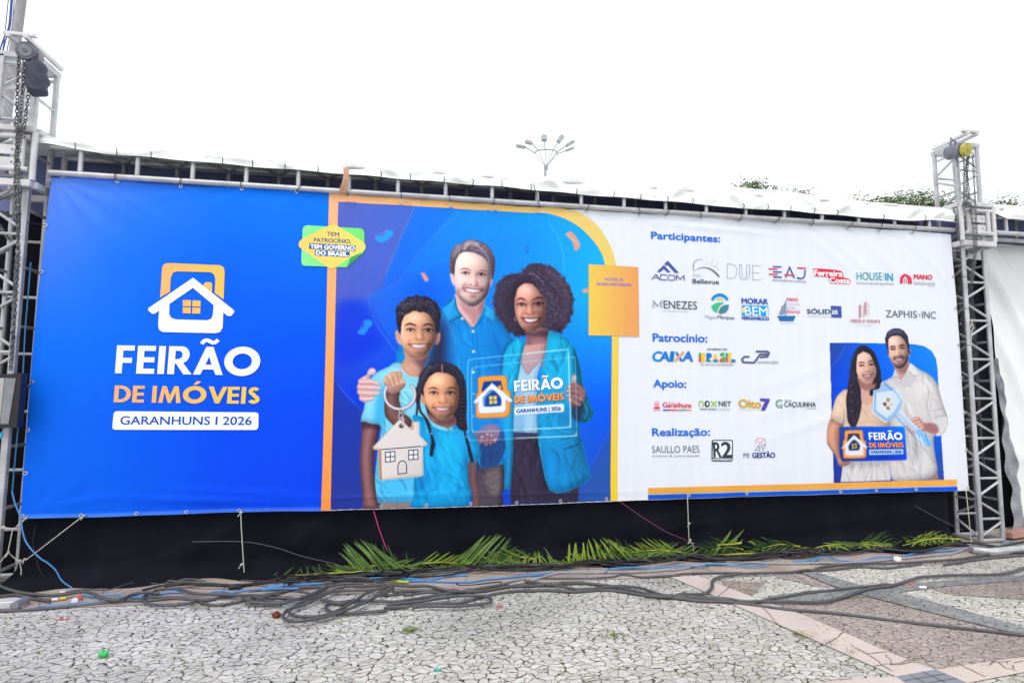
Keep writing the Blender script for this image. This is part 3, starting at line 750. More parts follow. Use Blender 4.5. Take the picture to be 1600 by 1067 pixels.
    def blob(s, c, rx, ry, col, a=.5, ang=0., clip=None):
        c = s.T([c])[0]; rx *= s.k; ry *= s.k; ca, sa = math.cos(ang), math.sin(ang)
        R = max(rx, ry)*2.6
        i0 = max(0, int((c[0]-R-s.x0)*s.S)); i1 = min(s.w, int((c[0]+R-s.x0)*s.S)+2); j0 = max(0, int((c[1]-R-s.y0)*s.S)); j1 = min(s.h, int((c[1]+R-s.y0)*s.S)+2)
        if i1 <= i0 or j1 <= j0: return
        X = s.X[j0:j1, i0:i1]-c[0]; Y = s.Y[j0:j1, i0:i1]-c[1]
        u = (X*ca+Y*sa)/rx; v = (-X*sa+Y*ca)/ry
        k = np.exp(-(u*u+v*v))*a
        if clip is not None: k = k*clip[j0:j1, i0:i1]
        k = k*(s.al[j0:j1, i0:i1] > .5); k = k[..., None]
        s.img[j0:j1, i0:i1] = s.img[j0:j1, i0:i1]*(1-k) + np.array(col, np.float32)*k
    def strands(s, n, region, direction, length, w, cols, a, clip, bend=.3):
        """many short hair strokes inside clip"""
        R = np.array(region, float)
        for i in range(n):
            x = rng.uniform(R[0], R[2]); y = rng.uniform(R[1], R[3]); d = direction(x, y) + rng.gauss(0, .25); L = length*rng.uniform(.5, 1.2); b = rng.gauss(0, bend)
            p = [(x, y), (x+math.cos(d)*L*.5, y+math.sin(d)*L*.5), (x+math.cos(d+b)*L, y+math.sin(d+b)*L)]
            P = spline(s.T(p), 3); W = np.full(len(P), w*rng.uniform(.6, 1.2))
            m = s.seg(P, W); s.comp(m, rng.choice(cols), a*rng.uniform(.5, 1), clip, own=False)
    def vol(s, m, r, k=.3, edge=.3, light=(-.75, -.6)):
        """studio shading of a photographed form"""
        b = boxblur(m.astype(np.float32), r*s.S); gy, gx = np.gradient(b); q = s.S*r*1.6
        sh = (1-k*q*(gx*light[0]+gy*light[1]))*(1-edge*np.clip((1-b)*2, 0, 1)); w = np.clip(m, 0, 1)
        s.img = (s.img*(1-w[..., None]) + np.clip(s.img*sh[..., None], 0, 255)*w[..., None]).astype(np.float32)
    def folds(s, m, n, ang, L, w, amp=.22):
        """soft creases of a photographed cloth"""
        ys, xs = np.where(m > .7)
        if len(ys) == 0: return
        sh = np.ones_like(m)
        for i in range(n):
            j = rng.randrange(len(ys)); x = s.x0+xs[j]/s.S; y = s.y0+ys[j]/s.S; a = ang+rng.gauss(0, .35); l = L*rng.uniform(.5, 1.3); c = rng.gauss(0, .3)
            P = spline(np.array([(x-math.cos(a-c)*l/2, y-math.sin(a-c)*l/2), (x, y), (x+math.cos(a+c)*l/2, y+math.sin(a+c)*l/2)]), 5)
            W = w*np.sin(np.linspace(.15, math.pi-.15, len(P)))*rng.uniform(.6, 1.4)
            nx, ny = -math.sin(a)*w*.8, math.cos(a)*w*.8
            sh = sh*(1-amp*rng.uniform(.5, 1.2)*boxblur(s.seg(P, W), w*.35*s.S))*(1+amp*.8*rng.uniform(.4, 1.)*boxblur(s.seg(P-[nx, ny], W), w*.35*s.S))
        wm = np.clip(m, 0, 1)[..., None]
        s.img = (s.img*(1-wm) + np.clip(s.img*sh[..., None], 0, 255)*wm).astype(np.float32)
    def curls(s, n, pts_fn, r, w, cols, a, clip=None, own=False):
        for i in range(n):
            x, y = pts_fn(); t0 = rng.uniform(0, 6.28); rr = r*rng.uniform(.5, 1.2); sweep = rng.uniform(2., 4.6)
            t = np.linspace(t0, t0+sweep, 7); P = s.T(np.stack([x+rr*np.cos(t), y+rr*np.sin(t)], 1))
            s.comp(s.seg(P, np.full(7, w)), rng.choice(cols), a*rng.uniform(.4, 1), clip, own)
    def jag(s, pts, amp, n=6, freq=1.):
        P = spline(np.asarray(pts, float), n, True); c = P.mean(0); d = P-c; L = np.linalg.norm(d, axis=1, keepdims=True)
        return P + d/L*np.array([rng.uniform(-amp, amp) for _ in range(len(P))])[:, None]

def face(p, f, sk):
    """shared facial features. f: dict of traced points, sk: palette"""
    c = f['clip']
    mk = np.clip(c, 0, 1)
    for b in f['brows']: p.line(b, f['bw']*1.35, sk['brow'], 1., .3, c, taper=[.7, 1.1, 1, .3] if b[0][0] > f['mid'] else [.3, 1, 1.1, .7])
    for (l, m, r_) in f['eyes']:
        w = r_[0]-l[0]; cy = (l[1]+r_[1])/2
        p.blob(((l[0]+r_[0])/2, cy-w*.12), w*.66, w*.40, sk['shade'], .75, 0, c)
        low = ((l[0]+r_[0])/2+w*.02, cy+w*.14)
        m = (m[0], m[1]+(cy-m[1])*.22)
        p.poly([l, ((l[0]*2+m[0])/3, (l[1]+m[1]*2)/3), m, ((r_[0]*2+m[0])/3, (r_[1]+m[1]*2)/3), r_, low], tuple(v*.76 for v in sk.get('white', (225, 218, 225))), .15, .95, c, 4)
        ic = (m[0], (m[1]*.6+low[1]*.4)); ci = [(ic[0]+w*.175*math.cos(a), ic[1]+w*.165*math.sin(a)) for a in np.linspace(0, 5.6, 9)]; p.poly(ci, sk['iris'], .15, 1., c, 2); p.blob(ic, w*.13, w*.13, (18, 14, 20), 1., 0, c)
        p.blob((ic[0]-w*.05, ic[1]-w*.06), w*.035, w*.035, (255, 255, 255), .7, 0, c); p.line([l, m, r_], f['lw']*1.1, sk['shade'], .5, .4, c)
        p.line([(l[0]-w*.03, l[1]), ((l[0]*2+m[0])/3, (l[1]+m[1]*2)/3-w*.01), (m[0], m[1]-w*.02), ((r_[0]*2+m[0])/3, (r_[1]+m[1]*2)/3-w*.01), (r_[0]+w*.06, r_[1])], f['lw']*1.15, sk['lash'], 1., .12, c)
        p.line([l, (low[0], low[1]+w*.02), r_], f['lw']*.6, sk['lash'], .6, .2, c)
        p.line([(l[0], l[1]+w*.22), (low[0], low[1]+w*.2), (r_[0], r_[1]+w*.2)], f['lw']*.7, sk['dark'], .28, .5, c)
    p.poly(f['lips'], sk['lip'], .25, .95, c, 4)
    p.poly(f['teeth'], (244, 238, 241), .12, 1., c, 4)
    t = np.array(f['teeth'], float); x0, x1 = t[:, 0].min(), t[:, 0].max(); y0, y1 = t[:, 1].min(), t[:, 1].max()
    for k in range(1, 7):
        x = x0+(x1-x0)*k/7; p.line([(x, y0+(y1-y0)*.2), (x, y0+(y1-y0)*.75)], f['lw']*.22, (205, 190, 200), .5, .1, c)
    for q in (0, -1): p.blob(f['upper'][q], w*.16, w*.12, sk['mouth'], .8, 0, c)
    p.blob((x0, (y0+y1)/2), (x1-x0)*.10, (y1-y0)*.5, sk['mouth'], .55, 0, c); p.blob((x1, (y0+y1)/2), (x1-x0)*.10, (y1-y0)*.5, sk['mouth'], .55, 0, c)
    p.line(f['upper'], f['lw']*.9, sk['mouth'], .9, .2, c)
    p.line(f['lower'], f['lw']*.6, sk['mouth'], .45, .25, c)
    n = f['nose']; p.line(n, f['lw']*.9, sk['dark'], .75, .35, c)
    for q in (1, -2): p.blob(n[q], f['lw']/p.k*.95, f['lw']/p.k*.6, sk['mouth'], .75, 0, c)
    for cr in f['creases']:
        p.line(cr, f['lw']*2.2, sk['dark'], .38, 1.1, c, taper=[.4, 1, .4]); p.line(cr, f['lw']*.8, sk['dark'], .5, .4, c, taper=[.4, 1, .3])
    li = tuple(min(255, v*1.22+14) for v in sk['shade'])
    for (l, m, r_) in f['eyes']:                       # light on the cheekbones, shade beside the nose and under the lip
        ww = r_[0]-l[0]; p.blob(((l[0]+r_[0])/2, l[1]+ww*.75), ww*.50, ww*.26, li, .38, 0, c)
        p.blob((r_[0]+ww*.12 if l[0] < f['mid'] else l[0]-ww*.12, l[1]), ww*.14, ww*.42, sk['dark'], .32, 0, c)
    lm = np.array(f['lips'], float); p.blob((lm[:, 0].mean(), lm[:, 1].max()+w*.22), w*.42, w*.13, sk['dark'], .38, 0, c)
    p.vol(mk, 11, .42, .10); g_ = boxblur(nrg.normal(0, 1, mk.shape), 1.6)*14; p.img = (p.img + (g_*mk)[..., None]).astype(np.float32)

SKY_G = np.array([[(96,108,206),(42,126,242),(22,150,248),(26,180,240)],[(72,92,204),(14,100,250),(22,140,250),(24,182,242)],
                  [(16,58,226),(10,72,238),(14,108,246),(10,92,246)],[(44,62,172),(34,64,190),(22,70,202),(44,88,172)]], float)
def backdrop(p, x0, x1, y0, y1, G):
    u = np.clip((p.X-x0)/(x1-x0)*3, 0, 2.999); v = np.clip((p.Y-y0)/(y1-y0)*3, 0, 2.999); i = u.astype(int); j = v.astype(int); u = (u-i)[..., None]; v = (v-j)[..., None]
    return ((G[j, i]*(1-u)+G[j, i+1]*u)*(1-v)+(G[j+1, i]*(1-u)+G[j+1, i+1]*u)*v).astype(np.float32)

def paint_family():
    p = Painter(500, 312, 958, 798, 1.7)
    # ---- backdrop
    p.cur = 1
    p.poly([(529,316),(700,325),(859,335),(884,343),(907,357),(927,377),(940,397),(946,418),(956,530),(954.5,690),(953.5,781.6),(860,785.4),(760,789.4),(663,791.9),(560,794.4),(516,796),(518,730),(522,560),(526,400)], backdrop(p, 515, 950, 318, 790, SKY_G), sm=0)
    bgm = (p.al > .5).astype(np.float32)
    L = .29987; p.use(500, 300, L)
    p.poly([(98,50),(480,80),(330,440),(310,500),(250,560),(85,585)], (92,102,200), 2.5, .55, bgm, 0)
    p.poly([(480,82),(700,95),(480,390),(320,500),(340,440)], (20,118,250), 1.2, .5, bgm, 0)
    p.poly([(700,95),(900,110),(1000,200),(520,420),(440,440)], (24,150,250), 1.5, .35, bgm, 0)
    p.line([(484,90),(400,270),(330,440),(318,490)], 8, (110,100,180), .45, 2.5, bgm)
    p.line([(490,90),(410,270),(340,440)], .8, (120,180,255), .6, .3, bgm)
    p.line([(720,120),(560,270),(410,470)], .9, (120,190,255), .45, .4, bgm)
    p.poly([(255,545),(480,440),(700,340),(1120,190),(1260,330),(1270,560),(430,830),(350,740),(285,640)], (30,140,255), 1., .22, bgm, 0)
    p.line([(255,545),(480,440),(700,340),(1120,190)], .8, (120,190,255), .3, .4, bgm)
    p.line([(253,560),(265,620),(300,700),(350,770),(410,850)], 1., (110,180,255), .6, .3, bgm)
    p.line([(1185,160),(1240,250),(1262,330),(1266,420)], 1., (120,215,255), .55, .4, bgm)
    p.line([(72,970),(100,1010),(150,1067),(200,1120),(230,1160)], 1.2, (90,150,255), .65, .3, bgm)
    p.poly([(72,990),(110,1040),(170,1100),(235,1180),(235,1660),(45,1660)], (42,58,150), 2., .6, bgm)
    p.poly([(90,600),(230,580),(300,720),(330,800),(100,900)], (10,50,232), 6, .6, bgm)
    p.line([(1505,1210),(1440,1350),(1360,1480)], 14, (18,80,255), .5, 4, bgm); p.line([(1515,1215),(1450,1350),(1375,1480)], 1., (90,140,240), .5, .4, bgm)
    p.poly([(1420,1400),(1520,1250),(1520,1620),(1320,1620)], (46,84,165), 5, .6, bgm)
    p.blob((560,560), 130, 110, (14,84,255), .5, 0, bgm)
    for pts, c in (([(290,240),(330,232),(350,205),(382,212),(370,240),(330,268),(300,262)], (40,165,245)), ([(1275,225),(1310,215),(1350,280),(1330,312),(1318,300),(1310,265)], (240,160,130)),
                   ([(527,428),(545,425),(565,462),(552,470),(540,460)], (238,150,130)), ([(1062,305),(1080,290),(1092,305),(1075,325)], (20,110,225)), ([(1362,515),(1400,500),(1400,522),(1368,530)], (235,160,130)),
                   ([(200,735),(230,700),(235,672),(262,668),(275,690),(255,712),(232,745)], (40,150,250))):
        p.poly(pts, c, .6, .9, bgm, 3); p.line([pts[0], pts[2]], 1.5, (255,255,255), .25, .6, bgm)
    # ---- man
    p.cur = 2; p.use(0, 0, 1)
    sh = p.poly([(706,468),(690,482),(664,492),(640,520),(617,568),(640,700),(700,734),(745,738),(800,735),(803,600),(803,540),(795,522),(778,498),(760,486),(752,476),(738,512)], (20,136,222), 0, sm=3)
    p.use(550, 350, .2343)
    p.poly([(560,640),(640,660),(640,1100),(540,1100)], (46,52,104), 7, .85, sh)
    p.blob((620,900), 60, 260, (30,80,165), .6, 0, sh); p.blob((720,760), 90, 170, (26,150,240), .5, 0, sh); p.blob((960,900), 60, 200, (18,110,200), .5, 0, sh)
    for l in ([(800,730),(810,860),(815,1000)],[(825,720),(838,860),(840,1000)]): p.line(l, 1., (12,90,180), .6, .3, sh)
    p.line([(860,820),(960,810),(1000,830)], 1., (14,95,180), .5, .4, sh); p.line([(940,740),(1000,900),(1010,1000)], 3, (10,80,165), .4, 1.5, sh)
    for l in ([(1050,740),(1070,820),(1060,900)],[(1030,700),(1060,760)],[(590,600),(660,700),(690,800)],[(700,900),(720,980)]): p.line(l, 2.2, (90,190,250), .35, 1., sh)
    p.poly([(1010,850),(1050,800),(1090,790),(1100,900),(1040,950),(990,1000)], (30,40,80), 3, .7, sh)
    p.folds(sh, 34, 1.25, 46, 4.2, .20); p.vol(sh, 7, .22, .22)
    # lower shirt and trousers
    p.use(740, 660, .1375)
    p.poly([(40,180),(60,260),(78,505),(180,505),(275,475),(350,300),(390,120),(200,60)], (38,72,132), .3, 1)
    for l in ([(190,330),(180,440)],[(210,350),(205,420)],[(120,300),(110,450)]): p.line(l, 2, (24,48,96), .5, .6)
    tr = p.poly([(30,440),(78,512),(180,510),(285,478),(330,480),(345,720),(315,800),(312,935),(45,940)], (80,72,88), .4, 1)
    p.poly([(150,540),(290,500),(300,640),(290,800),(180,800),(120,640)], (122,110,112), 2.5, .75, tr)
    for l in ([(130,640),(220,590),(290,560)],[(150,700),(240,670),(300,640)],[(130,770),(180,790)],[(210,880),(300,850)]): p.line(l, 1.6, (66,58,70), .5, .8, tr)
    p.folds(tr, 16, .3, 22, 2.6, .22); p.vol(tr, 4, .3, .3)
    # neck
    p.use(690, 365, .11246)
    nk = p.poly([(185,850),(190,960),(215,1080),(330,1220),(425,1318),(500,1200),(560,1090),(590,990),(585,920),(500,860),(350,860)], (226,184,186), .3)
    p.poly([(240,900),(330,985),(420,1030),(520,1000),(600,900),(600,1080),(500,1210),(440,1290),(380,1150),(300,1080)], (178,126,130), 2.2, .75, nk)
    p.poly([(520,1000),(600,900),(600,1090),(540,1130)], (120,90,110), 2, .6, nk)
    p.use(550, 350, .2343)
    cl = p.poly([(685,486),(655,530),(600,570),(642,658),(690,640),(728,610),(752,640),(700,570)], (34,158,235), .2, 1, None, 0); p.line([(685,490),(700,570),(752,640),(805,698)], 1.2, (12,70,140), .8, .3)
    cr_ = p.poly([(882,538),(940,580),(962,620),(938,670),(905,630),(880,612),(805,697),(860,640),(890,580)], (40,165,236), .2, 1, None, 0); p.line([(880,612),(850,655),(805,697)], 1.2, (12,70,140), .8, .3)
    p.line([(642,658),(700,630),(728,612)], 1., (10,60,130), .8, .2); p.line([(938,670),(905,632)], 1., (10,60,130), .8, .2); p.line([(690,500),(660,540),(640,600)], 1.2, (110,205,250), .5, .5); p.line([(905,560),(945,600)], 1.2, (110,205,250), .5, .5)
    for q in ((733,634),(804,718),(807,852),(806,988)): p.blob(q, 9, 9, (235,245,255), 1.); 
    # head
    p.use(690, 365, .11246)
    for e, c in (([(118,545),(112,575),(122,630),(138,690),(165,728),(185,730),(185,560),(150,540)], (226,196,212)), ([(690,620),(705,650),(692,710),(668,748),(655,700)], (196,150,170))): p.poly(e, c, .2)
    fm = p.poly([(178,340),(168,450),(175,560),(182,680),(188,780),(208,860),(255,925),(330,990),(400,1022),(470,1014),(540,965),(612,890),(652,800),(668,700),(680,560),(676,430),(640,340),(560,280),(430,250),(300,255),(220,290)], (238,202,198), .25)
    p.blob((390,370), 170, 110, (250,226,214), .8, 0, fm); p.blob((270,640), 90, 80, (250,214,208), .6, 0, fm); p.blob((560,670), 60, 70, (244,196,196), .5, 0, fm)
    p.poly([(640,420),(690,430),(690,800),(600,910),(610,780),(640,680),(625,560)], (176,128,142), 2.2, .75, fm); p.blob((215,780), 35, 120, (206,160,172), .6, 0, fm); p.blob((550,480), 90, 40, (226,176,176), .5, 0, fm)
    p.poly([(462,560),(478,600),(472,640),(505,690),(512,722),(470,745),(450,700)], (196,142,144), .7, .8, fm); p.blob((435,650), 28, 60, (252,226,218), .8, 0, fm); p.blob((470,560), 22, 50, (208,156,158), .5, 0, fm)
    p.poly([(186,770),(215,800),(250,870),(300,905),(345,945),(420,965),(495,935),(550,880),(600,800),(640,720),(668,690),(665,790),(615,895),(540,970),(470,1020),(400,1026),(330,992),(250,925),(205,862)], (112,92,106), 1.9, .74, fm)
    p.poly([(265,760),(300,720),(340,705),(400,738),(470,748),(530,735),(575,765),(592,790),(560,800),(500,770),(440,758),(350,765),(300,790),(285,830),(262,800)], (150,114,116), 1.3, .6, fm)
    p.poly([(380,880),(430,865),(480,880),(460,905),(400,902)], (176,136,136), 1.2, .6, fm)
    p.strands(170, (200,760,660,1020), lambda x, y: 1.3+(x-420)*.001, 34, .55, [(70,58,72),(150,130,140),(96,78,90)], .6, boxblur(p.mask(spline(p.T([(195,790),(300,915),(420,970),(560,890),(655,710),(650,800),(540,970),(400,1024),(250,920)]), 4, True)), 1.))
    face(p, dict(clip=fm, mid=420, bw=2.0, lw=1.25, brows=[[(245,525),(290,500),(340,500),(390,522)],[(500,548),(545,522),(595,528),(635,562)]], eyes=[((278,558),(328,536),(378,562)),((492,578),(548,548),(604,586))],
        lips=[(300,765),(350,762),(410,768),(470,778),(520,785),(565,790),(535,830),(480,850),(420,848),(350,825)], teeth=[(322,776),(370,775),(430,782),(490,790),(545,796),(500,815),(440,824),(385,814),(345,798)],
        upper=[(300,768),(360,766),(430,773),(500,782),(566,790)], lower=[(345,802),(400,828),(450,834),(505,824)], nose=[(382,705),(405,718),(440,738),(475,735),(502,712)], creases=[[(345,680),(300,715),(272,755)],[(555,735),(588,770),(590,800)],[(232,760),(248,810),(245,850)]]),
        dict(brow=(150,116,116), shade=(214,166,166), iris=(66,66,76), lash=(70,52,58), dark=(150,100,106), lip=(212,150,156), mouth=(120,66,76), white=(232,222,228)))
    hm = p.poly(p.jag([(115,560),(106,430),(118,330),(132,255),(190,185),(260,152),(320,112),(400,92),(500,112),(590,148),(660,205),(712,290),(738,370),(738,480),(718,600),(692,655),(680,560),(670,440),(640,415),(605,365),(540,312),(460,282),(400,262),(300,264),(240,302),(202,370),(182,440),(177,520),(168,600),(150,560)], 5, 6), (112,98,118), .35, sm=0)
    p.poly([(330,130),(420,110),(520,150),(500,180),(400,160),(310,250),(285,230)], (205,186,188), 1.2, .8, hm); p.poly([(190,190),(260,160),(270,250),(200,330),(150,330)], (176,158,174), 1.6, .7, hm)
    p.poly([(560,260),(640,300),(735,380),(735,500),(700,640),(670,440),(620,370)], (84,74,98), 1.4, .8, hm); p.poly([(120,430),(180,360),(175,520),(160,580)], (84,72,92), 1.2, .6, hm)
    p.strands(150, (270,100,700,420), lambda x, y: (-.75 if x < 360 else .15+(x-360)*.0035), 110, .5, [(70,60,82),(150,134,150),(196,180,190),(90,78,98)], .75, hm, .5)
    p.strands(60, (110,180,300,560), lambda x, y: 1.75-(y-300)*.0005, 90, .5, [(70,60,82),(160,142,158),(90,78,98)], .7, hm)
    for l in ([(320,240),(345,180),(420,150),(500,180),(560,230)],[(390,250),(430,185),(500,190),(590,260),(650,350)],[(470,260),(520,235),(600,300),(650,390)]): p.line(l, .7, (214,198,202), .9, .2, hm)
    p.vol(fm*(1-hm), 5, .20, .10); p.vol(hm, 4, .25, .15); p.vol(cl, 3, .3, .1); p.vol(cr_, 3, .3, .1)
    # hand on the boy's shoulder is painted after the boy
    # ---- woman
    p.cur = 3; p.use(765, 405, .13121)
    HO = [(370,180),(390,140),(440,90),(500,65),(580,65),(680,85),(760,130),(830,190),(890,260),(940,340),(965,420),(985,490),(970,560),(975,630),(950,690),(945,745),(905,770),(890,815),(858,835),(850,880),(790,868),(720,850),(690,905),(600,910),(430,900),(400,905),(350,905),(300,920),(270,880),(220,865),(165,780),(110,720),(72,660),(68,600),(45,540),(55,490),(42,450),(70,390),(80,320),(120,260),(180,215),(260,185),(330,178)]
    hm = p.poly(p.jag(HO, 13, 7), (62,54,76), .25, sm=0)
    bnd = spline(np.array(HO, float), 9, True)
    def edge_pt(): q = bnd[rng.randrange(len(bnd))]; return q[0]+rng.gauss(0, 9), q[1]+rng.gauss(0, 9)
    p.curls(260, edge_pt, 12, .9, [(66,54,72),(58,48,66),(96,76,92)], .95, None, True)
    p.poly([(600,60),(760,120),(900,260),(980,480),(940,740),(860,860),(830,700),(880,520),(800,300),(680,160)], (112,92,118), 4, .55, hm)
    p.curls(520, lambda: (rng.uniform(560,985), rng.uniform(70,880)), 14, .7, [(150,126,150),(118,98,122),(44,38,56),(90,74,98),(50,42,62)], .7, hm)
    p.curls(330, lambda: (rng.uniform(45,330), rng.uniform(190,900)), 12, .65, [(110,92,116),(44,38,56),(84,70,92),(46,40,58)], .65, hm)
    p.curls(130, lambda: (rng.uniform(330,680), rng.uniform(80,300)), 14, .6, [(92,78,100),(48,42,62)], .5, hm)
    hair_only = hm
    for k in range(90):
        x = rng.uniform(480,960); y = rng.uniform(150,640); p.blob((x, y), 5, 3.5, (205,186,206), .5, rng.uniform(0,3), hm)
    for k in range(16): p.blob((470+k*11, 178+k*k*.55+rng.gauss(0,5)), 5, 4, (225,212,226), .7, 0, hm)
    p.cur = 3
    nk = p.poly([(425,840),(432,930),(400,1080),(430,1150),(640,1300),(700,1080),(688,960),(700,850),(600,820)], (152,104,110), .4)
    p.poly([(420,830),(500,885),(600,850),(700,840),(690,960),(600,930),(480,930),(432,900)], (86,60,76), 2.5, .85, nk); p.blob((560,1010), 70, 60, (176,126,128), .6, 0, nk); p.line([(440,900),(470,1010),(480,1070)], 2.5, (104,70,84), .6, 1., nk)
    fm = p.poly([(302,440),(312,388),(342,338),(392,300),(440,288),(500,304),(552,350),(602,420),(642,480),(658,560),(656,640),(640,720),(602,790),(552,842),(490,872),(430,860),(372,812),(332,742),(303,662),(292,560),(293,500)], (210,150,130), .3)
    p.blob((450,370), 100, 70, (238,192,182), .85, 0, fm); p.blob((360,610), 55, 60, (236,176,154), .8, 0, fm); p.blob((570,600), 50, 55, (206,146,132), .6, 0, fm); p.blob((480,810), 60, 35, (206,148,138), .5, 0, fm)
    p.poly([(600,400),(665,500),(662,660),(600,800),(500,880),(560,780),(620,660),(625,540)], (118,74,82), 3., .65, fm); p.blob((312,560), 22, 150, (150,92,92), .55, 0, fm); p.blob((400,840), 60, 22, (142,88,90), .5, 0, fm)
    p.poly([(445,500),(425,600),(415,640),(440,600),(455,540)], (150,92,86), 1., .5, fm); p.blob((470,595), 26, 46, (236,172,140), .75, 0, fm); p.poly([(495,520),(515,600),(535,640),(500,640),(490,580)], (142,86,84), .9, .6, fm)
    face(p, dict(clip=fm, mid=450, bw=1.9, lw=1.35, brows=[[(310,500),(350,474),(385,474),(418,492)],[(512,490),(555,468),(600,462),(630,474)]], eyes=[((328,545),(374,526),(420,550)),((512,538),(572,520),(630,538))],
        lips=[(382,706),(430,702),(470,706),(500,704),(545,700),(592,706),(560,755),(520,782),(478,790),(430,772)], teeth=[(404,712),(450,714),(500,713),(574,708),(540,738),(500,750),(460,750),(425,738)],
        upper=[(384,706),(430,706),(490,710),(545,704),(592,705)], lower=[(425,742),(465,757),(505,756),(545,742)], nose=[(412,640),(426,652),(470,664),(520,652),(534,634)], creases=[[(408,622),(378,660),(362,700)],[(545,622),(590,660),(606,700)]]),
        dict(brow=(62,40,50), shade=(140,84,84), iris=(50,34,38), lash=(34,22,30), dark=(112,64,64), lip=(170,96,108), mouth=(92,44,56), white=(222,212,220)))
    p.blob((475,775), 40, 8, (214,140,150), .6, 0, fm)
    p.line([(300,690),(290,710),(300,735),(318,730)], .8, (225,190,190), .9, .1)
    hm2 = p.poly(p.jag([(300,450),(330,350),(390,300),(440,288),(480,298),(420,250),(300,260),(260,400)], 6, 5), (62,54,76), .3, .9, None, 0)
    p.curls(60, lambda: (rng.uniform(540,660), rng.uniform(320,470)), 10, .8, [(60,50,70),(80,66,86)], .8, hm*(1-fm))
    p.vol(fm*(1-hm2), 5, .26, .14); p.vol(hm*(1-fm), 8, .30, .12)
    # blazer, top, trousers
    p.use(0, 0, 1)
    pants = p.poly([(796,668),(842,668),(850,740),(858,764),(880,764),(903,756),(902,783),(797,787),(795,740)], (52,46,70), .3, 1, None, 0)
    p.poly([(800,690),(830,690),(836,780),(806,785)], (66,58,82), 4, .5, pants); p.line([(838,690),(852,760)], 4, (30,26,44), .6, 2, pants)
    top = p.poly([(812,560),(822,584),(846,562),(838,590),(838,676),(800,674),(803,600)], (178,216,236), .4, 1, None, 0); p.poly([(802,640),(812,600),(818,672),(802,672)], (120,176,216), 2, .6, top)
    ch = p.poly([(817,540),(850,537),(848,558),(823,588),(812,566),(813,552)], (198,152,152), .4, 1, None, 0); p.blob((826,555), 10, 14, (222,176,172), .6, 0, ch); p.line([(846,540),(846,560),(828,584)], 3, (140,96,104), .5, 1.2, ch)
    bl = p.poly([(806,528),(794,540),(786,556),(783,600),(784,660),(790,700),(787,762),(796,764),(800,705),(801,660),(803,620),(812,572),(814,556),(820,535)], (24,172,226), .3, 1, None, 0)
    br = p.poly([(857,517),(868,522),(884,529),(897,545),(905,572),(911,605),(919,628),(926,644),(922,656),(910,661),(902,655),(905,680),(914,715),(922,746),(905,757),(885,767),(868,769),(857,764),(850,745),(845,720),(840,690),(838,662),(838,620),(846,575),(852,548)], (22,160,214), .3, 1, None, 0)
    for m_ in (bl, br):
        p.poly([(780,520),(930,520),(930,610),(780,630)], (26,188,238), 14, .7, m_, 0); p.poly([(780,690),(930,680),(930,780),(780,780)], (26,128,202), 12, .8, m_, 0)
    p.poly([(896,540),(906,570),(912,605),(928,645),(905,662),(900,620),(893,580)], (14,104,146), 2, .85, br, 3); p.poly([(868,640),(905,640),(912,700),(880,680)], (24,120,180), 5, .6, br)
    p.blob((860,735), 9, 30, (24,150,232), .7, 0, br); p.blob((884,745), 10, 16, (24,150,226), .6, .5, br); p.blob((900,720), 8, 40, (30,110,150), .5, 0, br)
    p.line([(876,526),(872,545),(856,572),(848,600)], 1., (12,110,160), .7, .3, br); p.line([(888,532),(880,560),(868,575)], 1.3, (14,116,170), .55, .6, br); p.line([(876,528),(888,534),(874,548)], .8, (14,120,170), .6, .2, br)
    p.line([(858,519),(852,548),(842,600),(838,660),(842,695),(848,735),(858,763),(872,769),(905,757),(922,746)], .9, (80,215,250), .75, .2, br)
    p.line([(904,676),(912,706),(921,745)], .9, (90,215,250), .7, .2, br); p.line([(875,687),(902,680),(904,692),(880,702)], .9, (14,84,130), .75, .2, br); p.line([(880,701),(903,693)], 1.4, (12,64,104), .8, .3, br); p.line([(901,695),(912,745)], 1.4, (12,90,140), .5, .4, br)
    p.line([(805,530),(795,545),(788,575)], 1.2, (10,110,170), .6, .3, bl); p.line([(816,540),(811,560),(804,600)], 1.1, (12,110,165), .6, .3, bl); p.line([(795,702),(793,760)], 1., (70,200,250), .6, .3, bl); p.line([(793,545),(800,570)], .9, (12,120,180), .5, .3, bl)
    for l in ([(899,547),(907,575),(913,600)],[(905,560),(913,590),(919,625)],[(908,625),(916,640),(912,655)],[(914,624),(923,641),(917,657)],[(906,585),(914,612)]): p.line(l, .9, (130,230,250), .65, .2, br)
    p.folds(bl, 10, 1.4, 40, 3., .20); p.folds(br, 26, 1.35, 44, 4.5, .18); p.vol(bl, 3.5, .3, .2); p.vol(br, 6, .26, .22); p.folds(pants, 14, 1.5, 60, 4., .25); p.vol(top, 4, .2, .12)
    # holding hands
    def finger(pts, w, c, tipc, a=1.):
        p.line(pts, w+.9, tuple(v*.62 for v in c), a, .15, None, 4, [1., 1., .85], True); p.line(pts, w, c, a, .15, None, 4, [1., 1., .8], True); p.blob(pts[0], w/p.k*.45, w/p.k*.35, tipc, .9)
    p.use(730, 540, .14996)
    hb = p.poly([(1060,560),(1075,640),(1110,665),(1160,660),(1195,600),(1222,510),(1190,420),(1120,400),(1070,420)], (128,86,92), .3)
    p.poly([(1080,660),(1100,760),(1170,790),(1200,640),(1190,590),(1120,600)], (40,40,66), 1.5, .8)
    p.line([(1105,330),(1100,370),(1100,420)], 7, (186,138,142), 1, .3, own=True); p.blob((1106,335), 18, 30, (226,188,184), .9)
    for a_, b_, c_ in (((1050,425),(1130,415),(1205,480)),((1036,470),(1120,468),(1205,520)),((1040,518),(1110,528),(1190,560)),((1062,560),(1110,585),(1160,610))): finger([a_, b_, c_], 6, (152,104,108), (226,192,196))
    p.line([(1170,520),(1182,545),(1165,565)], .7, (230,220,215), .9, .1)
